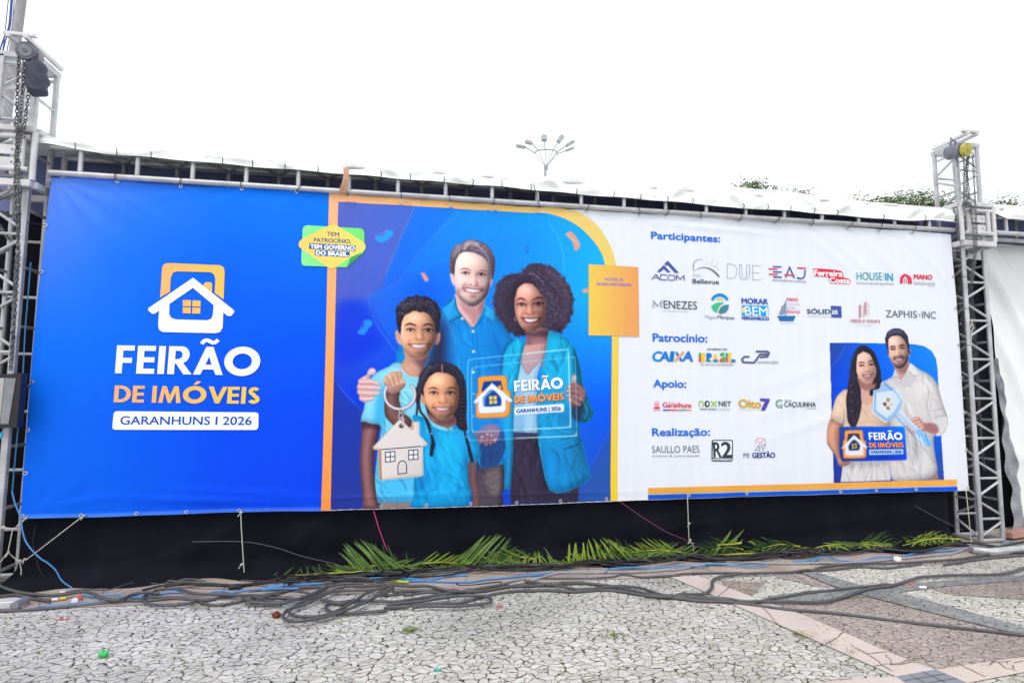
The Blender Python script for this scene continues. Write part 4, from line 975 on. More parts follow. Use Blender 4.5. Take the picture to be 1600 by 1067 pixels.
    hb = p.poly([(58,915),(110,880),(190,825),(280,815),(330,850),(335,900),(315,960),(270,1000),(180,1010),(120,990)], (146,106,140), .4); p.blob((240,870), 60, 40, (176,136,160), .6, 0, hb); p.poly([(60,930),(160,900),(200,940),(130,1000)], (110,78,112), 1.5, .6, hb)
    for a_, b_, c_ in (((150,945),(138,985),(128,1005)),((205,918),(198,975),(190,1025)),((245,928),(245,975),(235,1015)),((285,975),(280,985),(270,995))): finger([a_, b_, c_], 5.4, (150,100,112), (222,182,180))
    # ---- boy
    p.cur = 4; p.use(0, 0, 1)
    tee = p.poly([(622,566),(608,573),(592,580),(580,590),(573,612),(569,640),(564.5,658),(590,664),(596,668),(591,700),(586,750),(585,779),(600,784),(650,785),(705,786),(706,620),(690,600),(664,590),(648,586)], (122,210,244), .3, 1, None, 2)
    p.poly([(586,700),(650,690),(650,790),(580,790)], (64,186,250), 8, .8, tee, 0); p.poly([(590,620),(606,600),(606,640),(596,668),(586,664)], (50,176,236), 3, .8, tee); p.blob((618,583), 22, 10, (168,232,248), .8, -.3, tee); p.blob((640,615), 14, 26, (150,226,248), .7, 0, tee); p.blob((576,630), 8, 20, (150,226,250), .6, 0, tee); p.blob((622,735), 20, 14, (90,206,252), .6, 0, tee)
    for l in ([(596,668),(600,700),(598,740)],[(604,640),(598,690)],[(600,752),(640,748)],[(596,768),(645,772)],[(620,745),(642,730)]): p.line(l, 1.4, (36,150,220), .5, .7, tee)
    p.line([(566,655),(592,661)], .8, (60,170,220), .7, .2, tee); p.line([(597,668),(608,680),(612,700)], 2.2, (30,140,210), .6, .8, tee)
    p.folds(tee, 34, 1.15, 34, 3.4, .17); p.vol(tee, 6, .22, .18)
    p.use(560, 640, .14993)
    p.poly([(228,955),(400,965),(555,965),(550,1012),(400,1018),(240,1022)], (150,128,120), .4, 1, None, 0); p.line([(400,970),(395,1015)], 1.5, (104,88,84), .6, .4)
    ar = p.poly([(40,125),(130,145),(222,158),(212,240),(175,400),(165,520),(168,700),(185,860),(205,960),(240,1000),(238,1028),(60,1032),(48,900),(28,700),(18,560),(22,420),(36,260)], (128,86,98), .3, 1, None, 3)
    p.line([(120,200),(90,420),(95,640),(120,900),(150,1000)], 8, (176,124,116), .6, 3, ar); p.line([(42,150),(28,420),(32,620),(56,920)], 2., (84,54,72), .7, 1.2, ar); p.line([(215,200),(172,480),(178,760),(205,960)], 3, (74,46,62), .6, 1.2, ar); p.poly([(36,120),(225,155),(215,210),(120,190),(40,200)], (72,46,64), 1.5, .7, ar)
    p.vol(ar, 5, .38, .30)
    p.use(605, 455, .09372)
    nk = p.poly([(290,1000),(300,1100),(250,1200),(200,1225),(260,1330),(360,1420),(500,1440),(560,1400),(640,1200),(700,1080),(560,1060)], (206,154,136), .3)
    p.poly([(320,1060),(450,1130),(560,1120),(700,1000),(720,1200),(640,1420),(520,1430),(560,1300),(480,1200)], (84,60,80), 3, .8, nk); p.blob((360,1290), 80, 60, (224,170,150), .6, 0, nk); p.line([(200,1225),(260,1330),(360,1420),(500,1450),(600,1440)], 1.8, (150,225,246), .9, .3)
    p.poly([(770,900),(870,700),(930,560),(960,900),(900,1500),(700,1560),(640,1300),(700,1100)], (44,40,66), 4, .75)
    for e, c in (([(135,690),(150,662),(200,680),(230,720),(245,885),(208,890),(170,850),(146,785)], (222,170,150)), ([(828,705),(868,684),(890,740),(872,835),(832,898),(800,880)], (150,104,104))): m_ = p.poly(e, c, .25)
    p.line([(160,700),(185,740),(200,820)], 1.6, (170,110,104), .6, .5); p.line([(865,710),(860,790),(838,860)], 1.2, (226,176,160), .7, .3)
    p.poly([(215,560),(240,450),(290,370),(400,300),(500,290),(610,300),(710,350),(780,450),(820,560),(815,720),(500,760),(215,720)], (60,48,58), .3)
    fm = p.poly([(232,560),(262,470),(302,400),(400,335),(500,330),(600,350),(685,390),(742,470),(792,560),(802,700),(790,820),(742,935),(662,1050),(562,1112),(470,1122),(380,1092),(300,1012),(260,920),(240,820),(228,700)], (224,166,132), .3)
    p.blob((490,460), 130, 80, (240,200,176), .8, 0, fm); p.blob((350,750), 80, 80, (238,186,150), .7, 0, fm); p.blob((680,760), 70, 70, (230,168,136), .6, 0, fm); p.blob((500,1060), 90, 40, (232,180,160), .6, 0, fm); p.blob((255,650), 26, 110, (246,214,206), .6, 0, fm)
    p.poly([(700,400),(810,560),(812,720),(740,950),(600,1110),(660,960),(740,800),(760,640)], (128,82,84), 2.6, .75, fm); p.poly([(255,900),(300,1010),(400,1100),(480,1122),(380,1030),(310,930)], (186,124,108), 1.5, .6, fm); p.line([(236,600),(232,700),(245,830),(270,930)], 1.4, (250,222,224), .6, .5, fm)
    p.blob((530,720), 32, 70, (248,200,166), .8, 0, fm); p.poly([(585,640),(600,700),(625,770),(600,800),(575,740)], (164,106,92), .8, .7, fm); p.poly([(480,640),(470,720),(455,780),(490,740)], (200,140,110), .9, .5, fm)
    face(p, dict(clip=fm, mid=540, bw=2.0, lw=1.15, brows=[[(292,590),(335,556),(400,552),(478,580)],[(600,584),(655,556),(725,566),(780,602)]], eyes=[((322,648),(388,620),(456,655)),((600,656),(682,624),(766,664))],
        lips=[(358,888),(430,880),(500,886),(560,884),(630,880),(692,882),(655,940),(590,985),(525,998),(460,985),(400,940)], teeth=[(400,896),(460,892),(530,895),(600,892),(664,890),(620,928),(560,944),(500,944),(440,926)],
        upper=[(362,890),(430,886),(520,890),(610,886),(690,884)], lower=[(430,930),(500,952),(560,952),(625,932)], nose=[(455,785),(485,800),(545,818),(600,808),(635,790)], creases=[[(400,795),(362,840),(348,880)],[(672,810),(705,845),(708,880)]]),
        dict(brow=(58,40,46), shade=(178,118,100), iris=(48,34,36), lash=(36,26,34), dark=(150,92,80), lip=(222,158,150), mouth=(120,64,64), white=(228,220,226)))
    hm = p.poly(p.jag([(205,690),(180,620),(165,560),(148,430),(145,300),(200,205),(270,160),(340,112),(430,102),(490,70),(560,92),(640,88),(710,125),(755,165),(812,188),(850,260),(888,330),(888,450),(872,560),(862,690),(805,700),(792,560),(742,440),(680,382),(600,350),(545,358),(480,335),(420,340),(370,372),(300,402),(252,480),(235,580),(226,680)], 11, 6), (48,44,62), .3, sm=0)
    p.curls(300, lambda: (rng.uniform(140,880), rng.uniform(70,430)), 18, .75, [(36,33,48),(78,72,92),(112,106,126),(42,38,54)], .65, hm); p.curls(60, lambda: (rng.uniform(160,420), rng.uniform(150,400)), 14, .6, [(140,134,154)], .6, hm)
    for k in range(40): p.blob((rng.uniform(200,760), rng.uniform(130,250)), 7, 5, (170,165,186), .45, rng.uniform(0,3), hm)
    p.vol(fm*(1-hm), 5, .24, .12); p.vol(hm, 4, .25, .12)
    # man's hand
    p.cur = 2; p.use(550, 555, .10309)
    hd = p.poly([(108,375),(160,335),(225,295),(245,240),(280,202),(322,196),(356,220),(363,256),(322,294),(288,302),(272,345),(320,420),(330,560),(300,640),(220,700),(160,700),(128,640),(98,560),(88,490),(100,430)], (226,182,184), .2)
    p.blob((300,240), 50, 34, (246,214,222), .7, 0, hd); p.blob((190,370), 60, 40, (238,200,212), .6, 0, hd); p.poly([(250,300),(290,300),(272,345),(262,400),(230,360)], (180,128,150), 1, .6, hd)
    for a_, b_, c_ in (((398,428),(270,405),(130,400)),((420,500),(290,490),(112,480)),((398,578),(270,580),(115,560)),((312,650),(230,668),(145,655))):
        p.line([a_, b_, c_], 7.2, (168,116,126), 1, .2, None, 4, [.8,1,1], True); p.line([(a_[0],a_[1]-4), (b_[0],b_[1]-6), (c_[0],c_[1]-4)], 5.8, (232,192,192), 1, .35, None, 4, [.8,1,1], True); p.blob((b_[0]+20,b_[1]-14), 90, 12, (246,216,224), .6); p.blob((a_[0]-14,a_[1]-6), 16, 11, (244,218,226), .8)
    # ---- girl
    p.cur = 5; p.use(550, 555, .10309)
    gt = ZX(560, 640, .14993); p.use(560, 640, .14993)
    st = p.poly([(560,75),(610,60),(660,72),(720,92),(770,165),(850,205),(920,218),(1000,216),(1050,180),(1110,200),(1190,232),(1225,310),(1250,400),(1270,482),(1180,536),(1135,470),(1138,560),(1142,700),(1150,780),(1176,850),(1168,930),(1155,992),(1060,1000),(900,1006),(700,1012),(545,1016),(560,940),(578,860),(580,700),(640,690),(670,400)], (24,164,234), .3, 1, None, 2)
    p.blob((900,420), 170, 180, (40,196,250), .7, 0, st); p.blob((900,780), 180, 100, (32,182,246), .6, 0, st); p.poly([(600,690),(700,660),(720,760),(640,880),(590,880)], (20,116,186), 5, .75, st); p.poly([(1120,300),(1150,480),(1140,640),(1100,540)], (16,110,180), 4, .6, st); p.blob((1000,600), 70, 200, (24,190,246), .5, 0, st); p.poly([(760,200),(820,330),(790,480),(740,380)], (18,116,186), 3, .6, st)
    for l in ([(720,300),(800,520),(820,700)],[(1100,560),(1060,700),(1080,860)],[(1140,760),(1060,830),(960,860)],[(600,900),(760,940)],[(1140,800),(1100,880),(1000,940)]): p.line(l, 2.6, (16,120,200), .4, 1.4, st)
    for l in ([(1060,700),(1100,780)],[(1080,880),(1160,860)],[(600,120),(680,140),(720,230)]): p.line(l, 1.6, (100,222,252), .5, .9, st)
    p.line([(760,172),(850,208),(920,220),(1000,218),(1045,185)], 1.6, (110,215,248), .7, .5, st)
    p.poly([(1145,545),(1212,538),(1218,640),(1228,760),(1252,860),(1252,996),(1188,998),(1182,860),(1150,760)], (106,74,76), .4, 1, None, 3); p.line([(1185,560),(1195,760),(1220,980)], 3.5, (140,100,108), .6, 1.4)
    p.folds(st, 40, 1.25, 34, 3.6, .17); p.vol(st, 6, .24, .20)
    p.use(550, 555, .10309)
    ar = p.poly([(530,545),(620,570),(722,545),(714,640),(722,720),(760,830),(800,890),(860,930),(905,990),(895,1075),(800,1100),(680,1085),(580,1010),(510,920),(494,820),(496,690)], (116,80,80), .4)
    p.line([(600,600),(590,760),(640,920),(760,1010)], 8, (146,104,100), .6, 3, ar); p.line([(520,620),(505,800),(540,930)], 2.5, (70,48,64), .6, 1, ar)
    p.vol(ar, 5, .32, .26)
    fs = p.poly([(478,380),(496,335),(530,300),(580,262),(640,238),(690,246),(735,240),(768,290),(762,350),(800,376),(818,418),(796,480),(745,532),(690,560),(610,578),(555,552),(530,480),(490,440)], (214,168,140), .25)
    p.blob((560,320), 60, 50, (236,196,164), .7, 0, fs); p.blob((720,290), 40, 45, (228,182,150), .6, 0, fs); p.poly([(540,470),(640,450),(720,440),(800,430),(790,490),(690,560),(600,575)], (166,116,122), 1.6, .7, fs)
    for l in ([(528,320),(560,400),(590,470)],[(600,300),(632,380),(650,440)],[(676,270),(696,340),(712,400)],[(495,430),(560,460)]): p.line(l, 1.3, (132,86,88), .75, .4, fs)
    for q in ((575,478),(628,460),(676,436)): p.blob(q, 20, 14, (238,206,186), .7, 0, fs)
    p.vol(fs, 3, .25, .14)
    p.line([(740,400),(770,385),(800,410)], 4, (232,186,172), .9, .8, fs)
    p.use(640, 560, .10309)
    hm = p.poly(p.jag([(92,600),(100,500),(112,420),(150,270),(220,155),(320,85),(420,58),(560,62),(680,108),(770,190),(825,300),(852,450),(862,650),(852,900),(872,1075),(760,1075),(700,1000),(640,940),(400,940),(280,860),(215,620),(165,560),(150,600),(130,690)], 5, 5), (42,38,56), .3, sm=0)
    nk = p.poly([(290,830),(420,915),(560,915),(650,850),(706,960),(660,1010),(600,1045),(560,1050),(430,1005),(330,950),(280,880)], (140,98,94), .4); p.poly([(300,840),(420,930),(560,930),(660,860),(700,980),(560,990),(420,980)], (88,58,66), 2, .8, nk); p.blob((360,930), 50, 30, (172,122,110), .6, 0, nk)
    er = p.poly([(160,560),(185,540),(228,600),(236,700),(200,692),(172,640)], (206,150,124), .3)
    fm = p.poly([(214,440),(250,350),(310,268),(400,212),(500,214),(600,236),(682,300),(726,400),(738,520),(732,640),(702,762),(642,852),(572,912),(490,928),(410,902),(332,832),(266,742),(236,662),(218,550)], (226,164,126), .3)
    p.blob((440,330), 110, 80, (244,200,164), .8, 0, fm); p.blob((330,620), 70, 70, (242,184,140), .7, 0, fm); p.blob((630,620), 60, 65, (226,162,126), .6, 0, fm); p.blob((490,870), 80, 36, (228,174,150), .6, 0, fm)
    p.poly([(660,300),(745,420),(745,640),(650,850),(520,930),(620,800),(690,660),(690,480)], (124,78,80), 2.4, .75, fm); p.poly([(238,680),(330,835),(430,910),(350,800),(280,720)], (176,114,94), 1.4, .6, fm); p.poly([(215,430),(260,340),(310,280),(300,380),(240,520)], (190,124,96), 2., .5, fm)
    p.blob((490,590), 30, 60, (248,196,150), .8, 0, fm); p.poly([(535,560),(560,620),(580,650),(545,650),(530,600)], (170,108,86), .8, .6, fm)
    face(p, dict(clip=fm, mid=490, bw=1.5, lw=1.2, brows=[[(275,472),(325,446),(375,446),(418,464)],[(568,464),(612,442),(665,446),(706,474)]], eyes=[((300,522),(364,494),(420,528)),((548,524),(610,494),(680,524))],
        lips=[(352,740),(420,732),(490,738),(560,734),(628,736),(590,790),(545,822),(490,834),(440,822),(390,790)], teeth=[(390,745),(440,746),(495,749),(550,746),(604,741),(570,766),(520,780),(480,780),(430,768)],
        upper=[(354,740),(420,738),(490,743),(560,740),(627,737)], lower=[(425,772),(480,788),(520,788),(570,770)], nose=[(425,655),(450,666),(495,678),(550,664),(578,650)], creases=[[(385,660),(350,700),(345,745)],[(598,660),(632,700),(634,740)]]),
        dict(brow=(66,42,44), shade=(176,114,92), iris=(44,30,32), lash=(32,22,30), dark=(148,90,76), lip=(224,150,158), mouth=(116,58,62), white=(230,222,228)))
    p.poly(p.jag([(214,440),(228,400),(262,330),(310,268),(400,210),(480,205),(500,212),(600,236),(690,300),(726,400),(780,420),(760,200),(600,90),(400,80),(240,170),(190,330)], 4, 5), (42,38,56), .5, 1., None, 0)
    p.line([(486,92),(488,150),(492,205)], 1.4, (226,170,160), .9, .3)
    p.strands(150, (180,80,800,330), lambda x, y: (math.atan2(200-60, x-490) if x > 490 else math.atan2(140, x-490))+0, 70, .5, [(96,90,112),(30,27,40),(70,64,84),(120,114,136)], .6, hm*(1-fm))
    for k in range(26):
        t = k/25.; x = 330-230*t+rng.gauss(0,4); y = 120+360*t*t+90*t; p.line([(x-16,y-8),(x+12,y+8)], 1., (128,120,142), .6, .2, hm)
    p.vol(fm, 5, .26, .14)
    for k in range(7):                                 # rows of braids over the head and down the sides
        o = k/6.; row = spline(np.array([(505+o*60, 70+o*18), (600+o*90, 110+o*40), (700+o*70, 210+o*60), (752+o*48, 380+o*40), (770+o*62, 640), (772+o*70, 900), (775+o*72, 1050)]), 9)
        p.line(row, .8, (24,22,34), .8, .2, hm*(1-fm))
        for i in range(1, len(row)-1, 2): p.line([row[i]-[9,5], row[i]+[9,7]], .9, (96,90,112), .5, .2, hm*(1-fm))
        row = spline(np.array([(465-o*60, 72+o*18), (390-o*70, 105+o*50), (300-o*60, 180+o*60), (225-o*30, 300+o*50), (175-o*30, 440+o*40), (150-o*30, 580)]), 9)
        p.line(row, .8, (24,22,34), .8, .2, hm*(1-fm))
        for i in range(1, len(row)-1, 2): p.line([row[i]-[8,6], row[i]+[8,6]], .9, (104,98,120), .5, .2, hm*(1-fm))
    def braid(pts, w, xf):
        p.use(*xf); q = spline(np.array(pts, float), 10); p.line(pts, w, (36,32,48), 1., .2, own=True)
        for i in range(2, len(q)-1, 3):
            d = q[min(i+1, len(q)-1)]-q[i-1]; d /= np.linalg.norm(d)+1e-9; n = np.array([-d[1], d[0]])*w/xf[2]*.42
            sgn = 1 if (i//3) % 2 else -1; p.line([q[i]+n*sgn, q[i]+d*w/xf[2]*.35], w*.25, (112,104,124), .7, .2)
    D_ = (640, 560, .10309); G_ = (560, 640, .14993)
    braid([(112,440),(100,600),(118,700),(105,850)], 3.2, D_); braid([(150,560),(140,680),(165,800),(225,880),(275,960),(310,1067)], 3.6, D_)
    braid([(705,100),(735,190),(760,260),(782,330)], 3.4, G_); p.use(*G_); p.poly([(756,260),(778,300),(798,360),(782,420),(772,480),(742,470),(748,400),(758,330)], (38,34,52), .4, 1.); p.blob((760,245), 7, 7, (230,225,235), 1.)
    braid([(1085,120),(1100,200),(1115,280),(1140,350)], 3.2, G_); p.use(*G_); p.poly([(1112,280),(1140,320),(1170,420),(1195,520),(1170,535),(1145,460),(1128,370)], (38,34,52), .4, 1.); p.blob((1115,280), 7, 7, (200,195,205), 1.)
    # ---- key ring with house tag
    p.cur = 6; p.use(550, 555, .10309)
    t = np.radians(np.linspace(-40, 212, 60)); cx, cy = 728, 598
    ring = np.stack([cx+228*np.cos(t), cy+218*np.sin(t)], 1)
    p.line(ring, 5., (92,86,104), .9, .2, None, 0, None, True); p.line(ring-[4,4], 3.6, (206,198,212), 1., .2, None, 0, None, True); p.line(ring-[6,8], 1.2, (244,240,248), .9, .2, None, 0)
    for a_, b_, ang in (((735,850),24,0),((745,925),40,0),((760,985),38,1)):
        tt = np.linspace(0, 6.28, 20); p.line(np.stack([a_[0]+b_*.8*np.cos(tt), a_[1]+b_*1.3*np.sin(tt)], 1), 1.9, (96,90,104), 1, .1, None, 0, None, True); p.line(np.stack([a_[0]+b_*.8*np.cos(tt)-3, a_[1]+b_*1.3*np.sin(tt)-3], 1), 1., (214,208,218), 1, .1, None, 0)
    p.use(560, 640, .14993)
    out = [(155,382),(300,238),(425,106),(452,112),(560,212),(560,140),(578,126),(634,126),(640,268),(722,350),(716,366),(672,374),(676,660),(668,682),(248,726),(222,712),(214,406),(182,412),(158,402)]
    p.poly([(x-6, y+3) for x, y in out], (205,150,96), .2, 1, None, 0); tg = p.poly([(x+8 if x < 300 else x, y-1) for x, y in out], (224,217,216), .2, 1, None, 0)
    p.poly([(555,140),(575,130),(578,206),(556,205)], (214,150,90), .2, .95, None, 0); p.poly([(214,406),(236,404),(244,722),(224,712)], (196,140,92), .2, .9, None, 0); p.poly([(230,404),(236,404),(244,722),(238,722)], (120,84,60), .2, .8, None, 0)
    p.poly([(500,500),(676,480),(676,682),(400,710)], (212,204,206), 4, .6, tg)
    p.vol(tg, 2.5, .12, .06)
    NV = (52,54,88); p.line([(244,410),(440,395),(652,377)], 1.5, NV, 1, .1, None, 0)
    for (x0, y0, x1, y1, dx) in ((284,438,382,540,-8),(524,418,620,516,-6)):
        p.poly([(x0,y0),(x1,y0+dx),(x1,y1+dx),(x0,y1)], (236,234,240), .1, 1, None, 0)
        for l in ([(x0,y0),(x1,y0+dx)],[(x1,y0+dx),(x1,y1+dx)],[(x1,y1+dx),(x0,y1)],[(x0,y1),(x0,y0)],[((x0+x1)/2,y0+dx/2),((x0+x1)/2,y1+dx/2)],[(x0,(y0+y1)/2),(x1,(y0+y1)/2+dx)]): p.line(l, 1.45, NV, 1, .1, None, 0)
    p.line([(414,664),(412,600),(414,575),(422,552),(436,534),(455,526),(474,530),(490,544),(500,566),(503,592),(502,654),(414,664)], 1.5, NV, 1, .1, None, 0)
    p.poly([(424,160),(445,142),(470,155),(468,182),(445,190),(425,178)], (96,72,76), .2, 1.); p.line([(455,90),(470,120),(455,160)], 1.6, (196,190,200), 1, .1); 
    # ---- clear sheet held by the two
    p.cur = 7; p.use(730, 540, .14996)
    gm = p.poly([(5,160),(1040,45),(1065,800),(1075,850),(1135,930),(60,980),(5,950)], (60,150,240), .3, .13, None, 0, False)
    p.poly([(45,500),(1060,440),(1070,845),(60,893)], (24,92,210), 10, .30, gm, 0, False); p.poly([(45,235),(480,190),(470,500),(45,520)], (40,170,255), 10, .3, gm, 0, False)
    GL = (150,232,252)
    for l, w, a_ in (([(6,900),(2,500),(4,200),(18,160),(60,142),(500,95),(1000,42),(1030,48),(1046,80),(1060,500),(1070,790),(1062,825),(1030,848),(500,872),(90,894),(58,880),(46,850),(40,500),(42,270),(55,240),(100,222)], 1.1, .85),
                     ([(100,222),(600,170),(1070,122),(1100,130),(1114,160),(1125,500),(1132,890),(1122,925),(1090,938),(600,955),(300,975),(70,984),(25,975),(5,945)], 1.0, .7)):
        p.line(l, w, GL, a_, .25, None, 3)
    for l in ([(1046,90),(1068,800)],[(1070,790),(1058,828),(1030,848),(600,868)],[(1130,900),(1118,928),(1080,938),(500,960)],[(600,88),(1000,44)]): p.line(l, 1.1, (226,250,255), .8, .2, None, 3)
    for q in ((62,65),(60,275),(60,500),(62,735)): p.blob(q, 11, 11, (150,215,255), .8)
    p.blob((62,65), 8, 8, (235,250,255), .9); p.blob((60,275), 8, 8, (235,250,255), .9)
    # emblem on the sheet
    p.poly([(108,360),(125,330),(180,318),(360,312),(395,322),(412,360),(412,460),(445,480),(450,560),(440,690),(420,730),(380,745),(140,756),(100,745),(86,715),(86,520),(108,480)], (190,104,48), .2); p.poly([(112,350),(130,332),(180,322),(355,316),(388,326),(404,360),(404,456),(432,480),(438,560),(428,690),(408,722),(372,738),(142,748),(104,738),(90,712),(92,520),(112,484)], (248,158,66), .2)
    p.poly([(160,400),(168,380),(190,372),(330,365),(348,374),(352,400),(352,470),(160,490)], (14,66,150), .3, 1.); p.poly([(315,420),(345,415),(352,450),(352,480),(318,470)], (240,148,60), .3)
    p.poly([(66,590),(80,570),(245,400),(262,402),(455,565),(460,580),(440,592),(395,580),(396,660),(385,690),(350,698),(150,708),(120,698),(108,670),(106,590),(86,606)], (150,170,205), .3); p.poly([(66,582),(80,564),(245,400),(262,400),(452,558),(455,572),(438,582),(392,566),(393,650),(380,680),(350,690),(150,700),(124,690),(114,665),(112,580),(86,600)], (232,240,250), .2, 1)
    p.poly([(160,540),(170,530),(250,458),(340,535),(348,600),(335,625),(190,634),(165,622)], (20,70,170), .3, 1); p.poly([(160,540),(250,458),(262,468),(185,540),(180,630),(165,622)], (150,180,220), .4, .8)
    for (x, y) in ((222,525),(266,522),(224,570),(268,566)): p.poly([(x,y),(x+36,y-2),(x+36,y+36),(x,y+38)], (196,172,66), .15, 1, None, 0); p.poly([(x+6,y+7),(x+32,y+5),(x+32,y+32),(x+6,y+33)], (236,220,110), .2, .8, None, 0)
    p.poly([(486,655),(500,646),(985,608),(1000,618),(1000,675),(990,690),(500,722),(486,712)], (170,195,225), .3, 1, None, 0); p.poly([(484,650),(498,641),(982,604),(997,614),(997,668),(987,682),(498,715),(484,705)], (236,243,252), .2, 1, None, 0)
    p.al *= bgm
    return p

def paint_couple():
    p = Painter(1288, 508, 1482, 756, 1.9)
    p.cur = 1
    G = np.array([[(40,72,170),(12,100,245),(16,120,248),(28,150,240)],[(14,70,220),(8,90,248),(10,110,250),(16,120,240)],[(20,60,190),(12,80,220),(12,90,230),(12,90,220)],[(40,56,150),(40,60,160),(30,60,170),(46,76,165)]], float)
    p.poly([(1293.5,535.5),(1350,536),(1424,537.8),(1440,540.5),(1452,548),(1459,560),(1461.5,575),(1465,640),(1471.5,748.8),(1380,751.5),(1298.5,753.5),(1296,650)], backdrop(p, 1293, 1470, 536, 752, G), .2, sm=0)
    bgm = (p.al > .5).astype(np.float32)
    p.line([(1318,537),(1308,560),(1296,572)], 1., (90,150,240), .5, .4, bgm); p.poly([(1293,535),(1316,537),(1306,556),(1294,570)], (44,74,165), 1.5, .6, bgm); p.line([(1297,612),(1310,628)], 1., (70,140,250), .5, .4, bgm); p.line([(1462,735),(1470,722)], 1., (90,110,190), .6, .4, bgm)
    # man
    p.cur = 2; p.use(1270, 500, .2532)
    sh = p.poly([(480,350),(440,370),(402,392),(395,480),(430,640),(445,760),(460,900),(482,985),(580,992),(650,985),(705,975),(752,930),(740,840),(730,720),(765,712),(800,690),(822,640),(818,590),(790,510),(762,420),(740,375),(700,335),(640,305),(592,278),(540,360)], (212,210,212), .3, sm=3)
    p.poly([(398,400),(440,380),(470,520),(480,700),(450,800)], (160,162,172), 4, .7, sh); p.poly([(560,620),(700,640),(720,740),(640,860),(570,800)], (178,180,190), 6, .5, sh); p.blob((660,420), 70, 60, (232,230,230), .7, 0, sh); p.blob((690,870), 50, 70, (222,222,226), .6, 0, sh)
    for l in ([(705,440),(690,540),(715,620),(720,700)],[(735,600),(780,590),(815,610)],[(720,560),(790,545)],[(600,760),(680,800),(740,880)],[(520,440),(520,620)],[(640,700),(600,900)],[(740,640),(790,640),(810,680)]): p.line(l, 1.3, (140,142,154), .5, .6, sh)
    p.folds(sh, 34, 1.2, 34, 3.4, .13); p.vol(sh, 5, .22, .18)
    p.line([(705,975),(752,930),(742,850)], 1., (150,140,140), .7, .3); p.poly([(700,985),(755,935),(760,985)], (150,128,118), .4, 1., bgm, 0)
    p.use(1370, 505, .0656)
    p.poly([(280,1300),(420,1180),(700,1100),(930,1200),(760,1520),(420,1520)], (200,200,206), .3, 1, None, 0)
    nk = p.poly([(360,1040),(390,1160),(420,1230),(520,1330),(640,1200),(720,1080),(700,900),(640,960),(520,1080)], (196,148,142), .3); p.poly([(360,1040),(470,1100),(620,1010),(700,920),(720,1060),(600,1180),(480,1170)], (134,94,100), 1.3, .75, nk)
    p.poly([(720,960),(770,960),(900,1140),(930,1230),(830,1250),(700,1140),(540,1330),(640,1180)], (222,222,222), .2, 1, None, 0); p.line([(930,1230),(830,1255),(705,1140)], .8, (130,132,142), .7, .2); p.poly([(370,1080),(340,1180),(280,1330),(410,1270),(520,1340),(420,1200)], (206,206,210), .2, 1, None, 0); p.line([(280,1330),(410,1270),(520,1350)], .8, (110,112,124), .8, .2)
    p.poly([(700,600),(735,610),(740,700),(715,790),(690,800)], (220,176,176), .2); p.poly([(185,660),(205,720),(235,830),(215,800)], (232,200,205), .2)
    p.poly([(190,430),(225,320),(320,270),(490,275),(610,370),(680,510),(712,620),(700,760),(215,760),(200,660)], (70,58,72), .3)
    fm = p.poly([(205,425),(240,350),(320,305),(480,310),(582,400),(642,520),(682,620),(692,760),(680,870),(622,1000),(522,1085),(430,1085),(360,1045),(290,935),(235,805),(210,660)], (230,184,166), .25)
    p.blob((340,430), 90, 80, (246,212,192), .7, 0, fm); p.blob((300,740), 60, 60, (240,190,160), .6, 0, fm); p.poly([(600,430),(690,600),(695,780),(640,900),(610,760),(640,640)], (184,130,128), 1.6, .6, fm); p.blob((640,680), 24, 110, (236,196,190), .5, 0, fm)
    p.poly([(235,800),(290,880),(340,950),(420,1000),(500,1000),(580,940),(640,800),(690,740),(685,880),(620,1005),(520,1090),(430,1090),(355,1045),(285,935)], (84,66,80), 1.1, .85, fm); p.poly([(320,830),(360,800),(440,790),(520,765),(580,790),(608,820),(560,835),(450,822),(350,850),(335,880)], (92,68,78), .6, .85, fm); p.poly([(430,960),(480,950),(520,960),(490,985)], (120,84,88), .5, .8, fm)
    p.poly([(450,600),(480,680),(530,760),(470,790),(460,700)], (180,124,116), .7, .7, fm); p.blob((420,700), 30, 50, (246,208,184), .7, 0, fm)
    face(p, dict(clip=fm, mid=430, bw=1.9, lw=1.0, brows=[[(240,605),(280,568),(330,562),(378,580)],[(462,560),(510,532),(560,528),(605,545)]], eyes=[((268,632),(315,608),(362,625)),((490,602),(540,578),(592,596))],
        lips=[(345,862),(400,858),(470,846),(560,832),(590,840),(555,900),(490,945),(430,940),(385,905)], teeth=[(372,872),(430,868),(490,858),(550,846),(520,880),(470,893),(410,892)], upper=[(345,862),(420,860),(500,846),(580,834)], lower=[(400,898),(460,905),(520,890)], nose=[(378,785),(410,800),(460,795),(510,780),(535,755)], creases=[[(350,770),(325,810),(322,850)],[(570,760),(605,800),(610,830)]]),
        dict(brow=(70,52,62), shade=(180,128,120), iris=(52,38,42), lash=(44,34,42), dark=(140,92,92), lip=(200,138,140), mouth=(96,56,64), white=(222,214,220)))
    hm = p.poly(p.jag([(128,390),(150,310),(180,225),(270,150),(400,118),(530,148),(620,218),(682,330),(704,450),(718,600),(712,700),(690,690),(650,520),(595,405),(490,312),(400,300),(300,312),(225,360),(202,470),(216,710),(182,640),(150,520)], 6, 5), (58,58,84), .25, sm=0)
    p.poly([(200,230),(300,160),(440,140),(560,200),(500,260),(350,250),(240,300)], (84,86,118), 1., .7, hm); p.strands(60, (150,130,690,420), lambda x, y: -.3+(x-350)*.003, 90, .5, [(44,42,62),(104,106,134)], .5, hm)
    p.vol(fm*(1-hm), 4, .24, .12); p.vol(hm, 3, .25, .12)
    p.use(1280, 620, .14997)
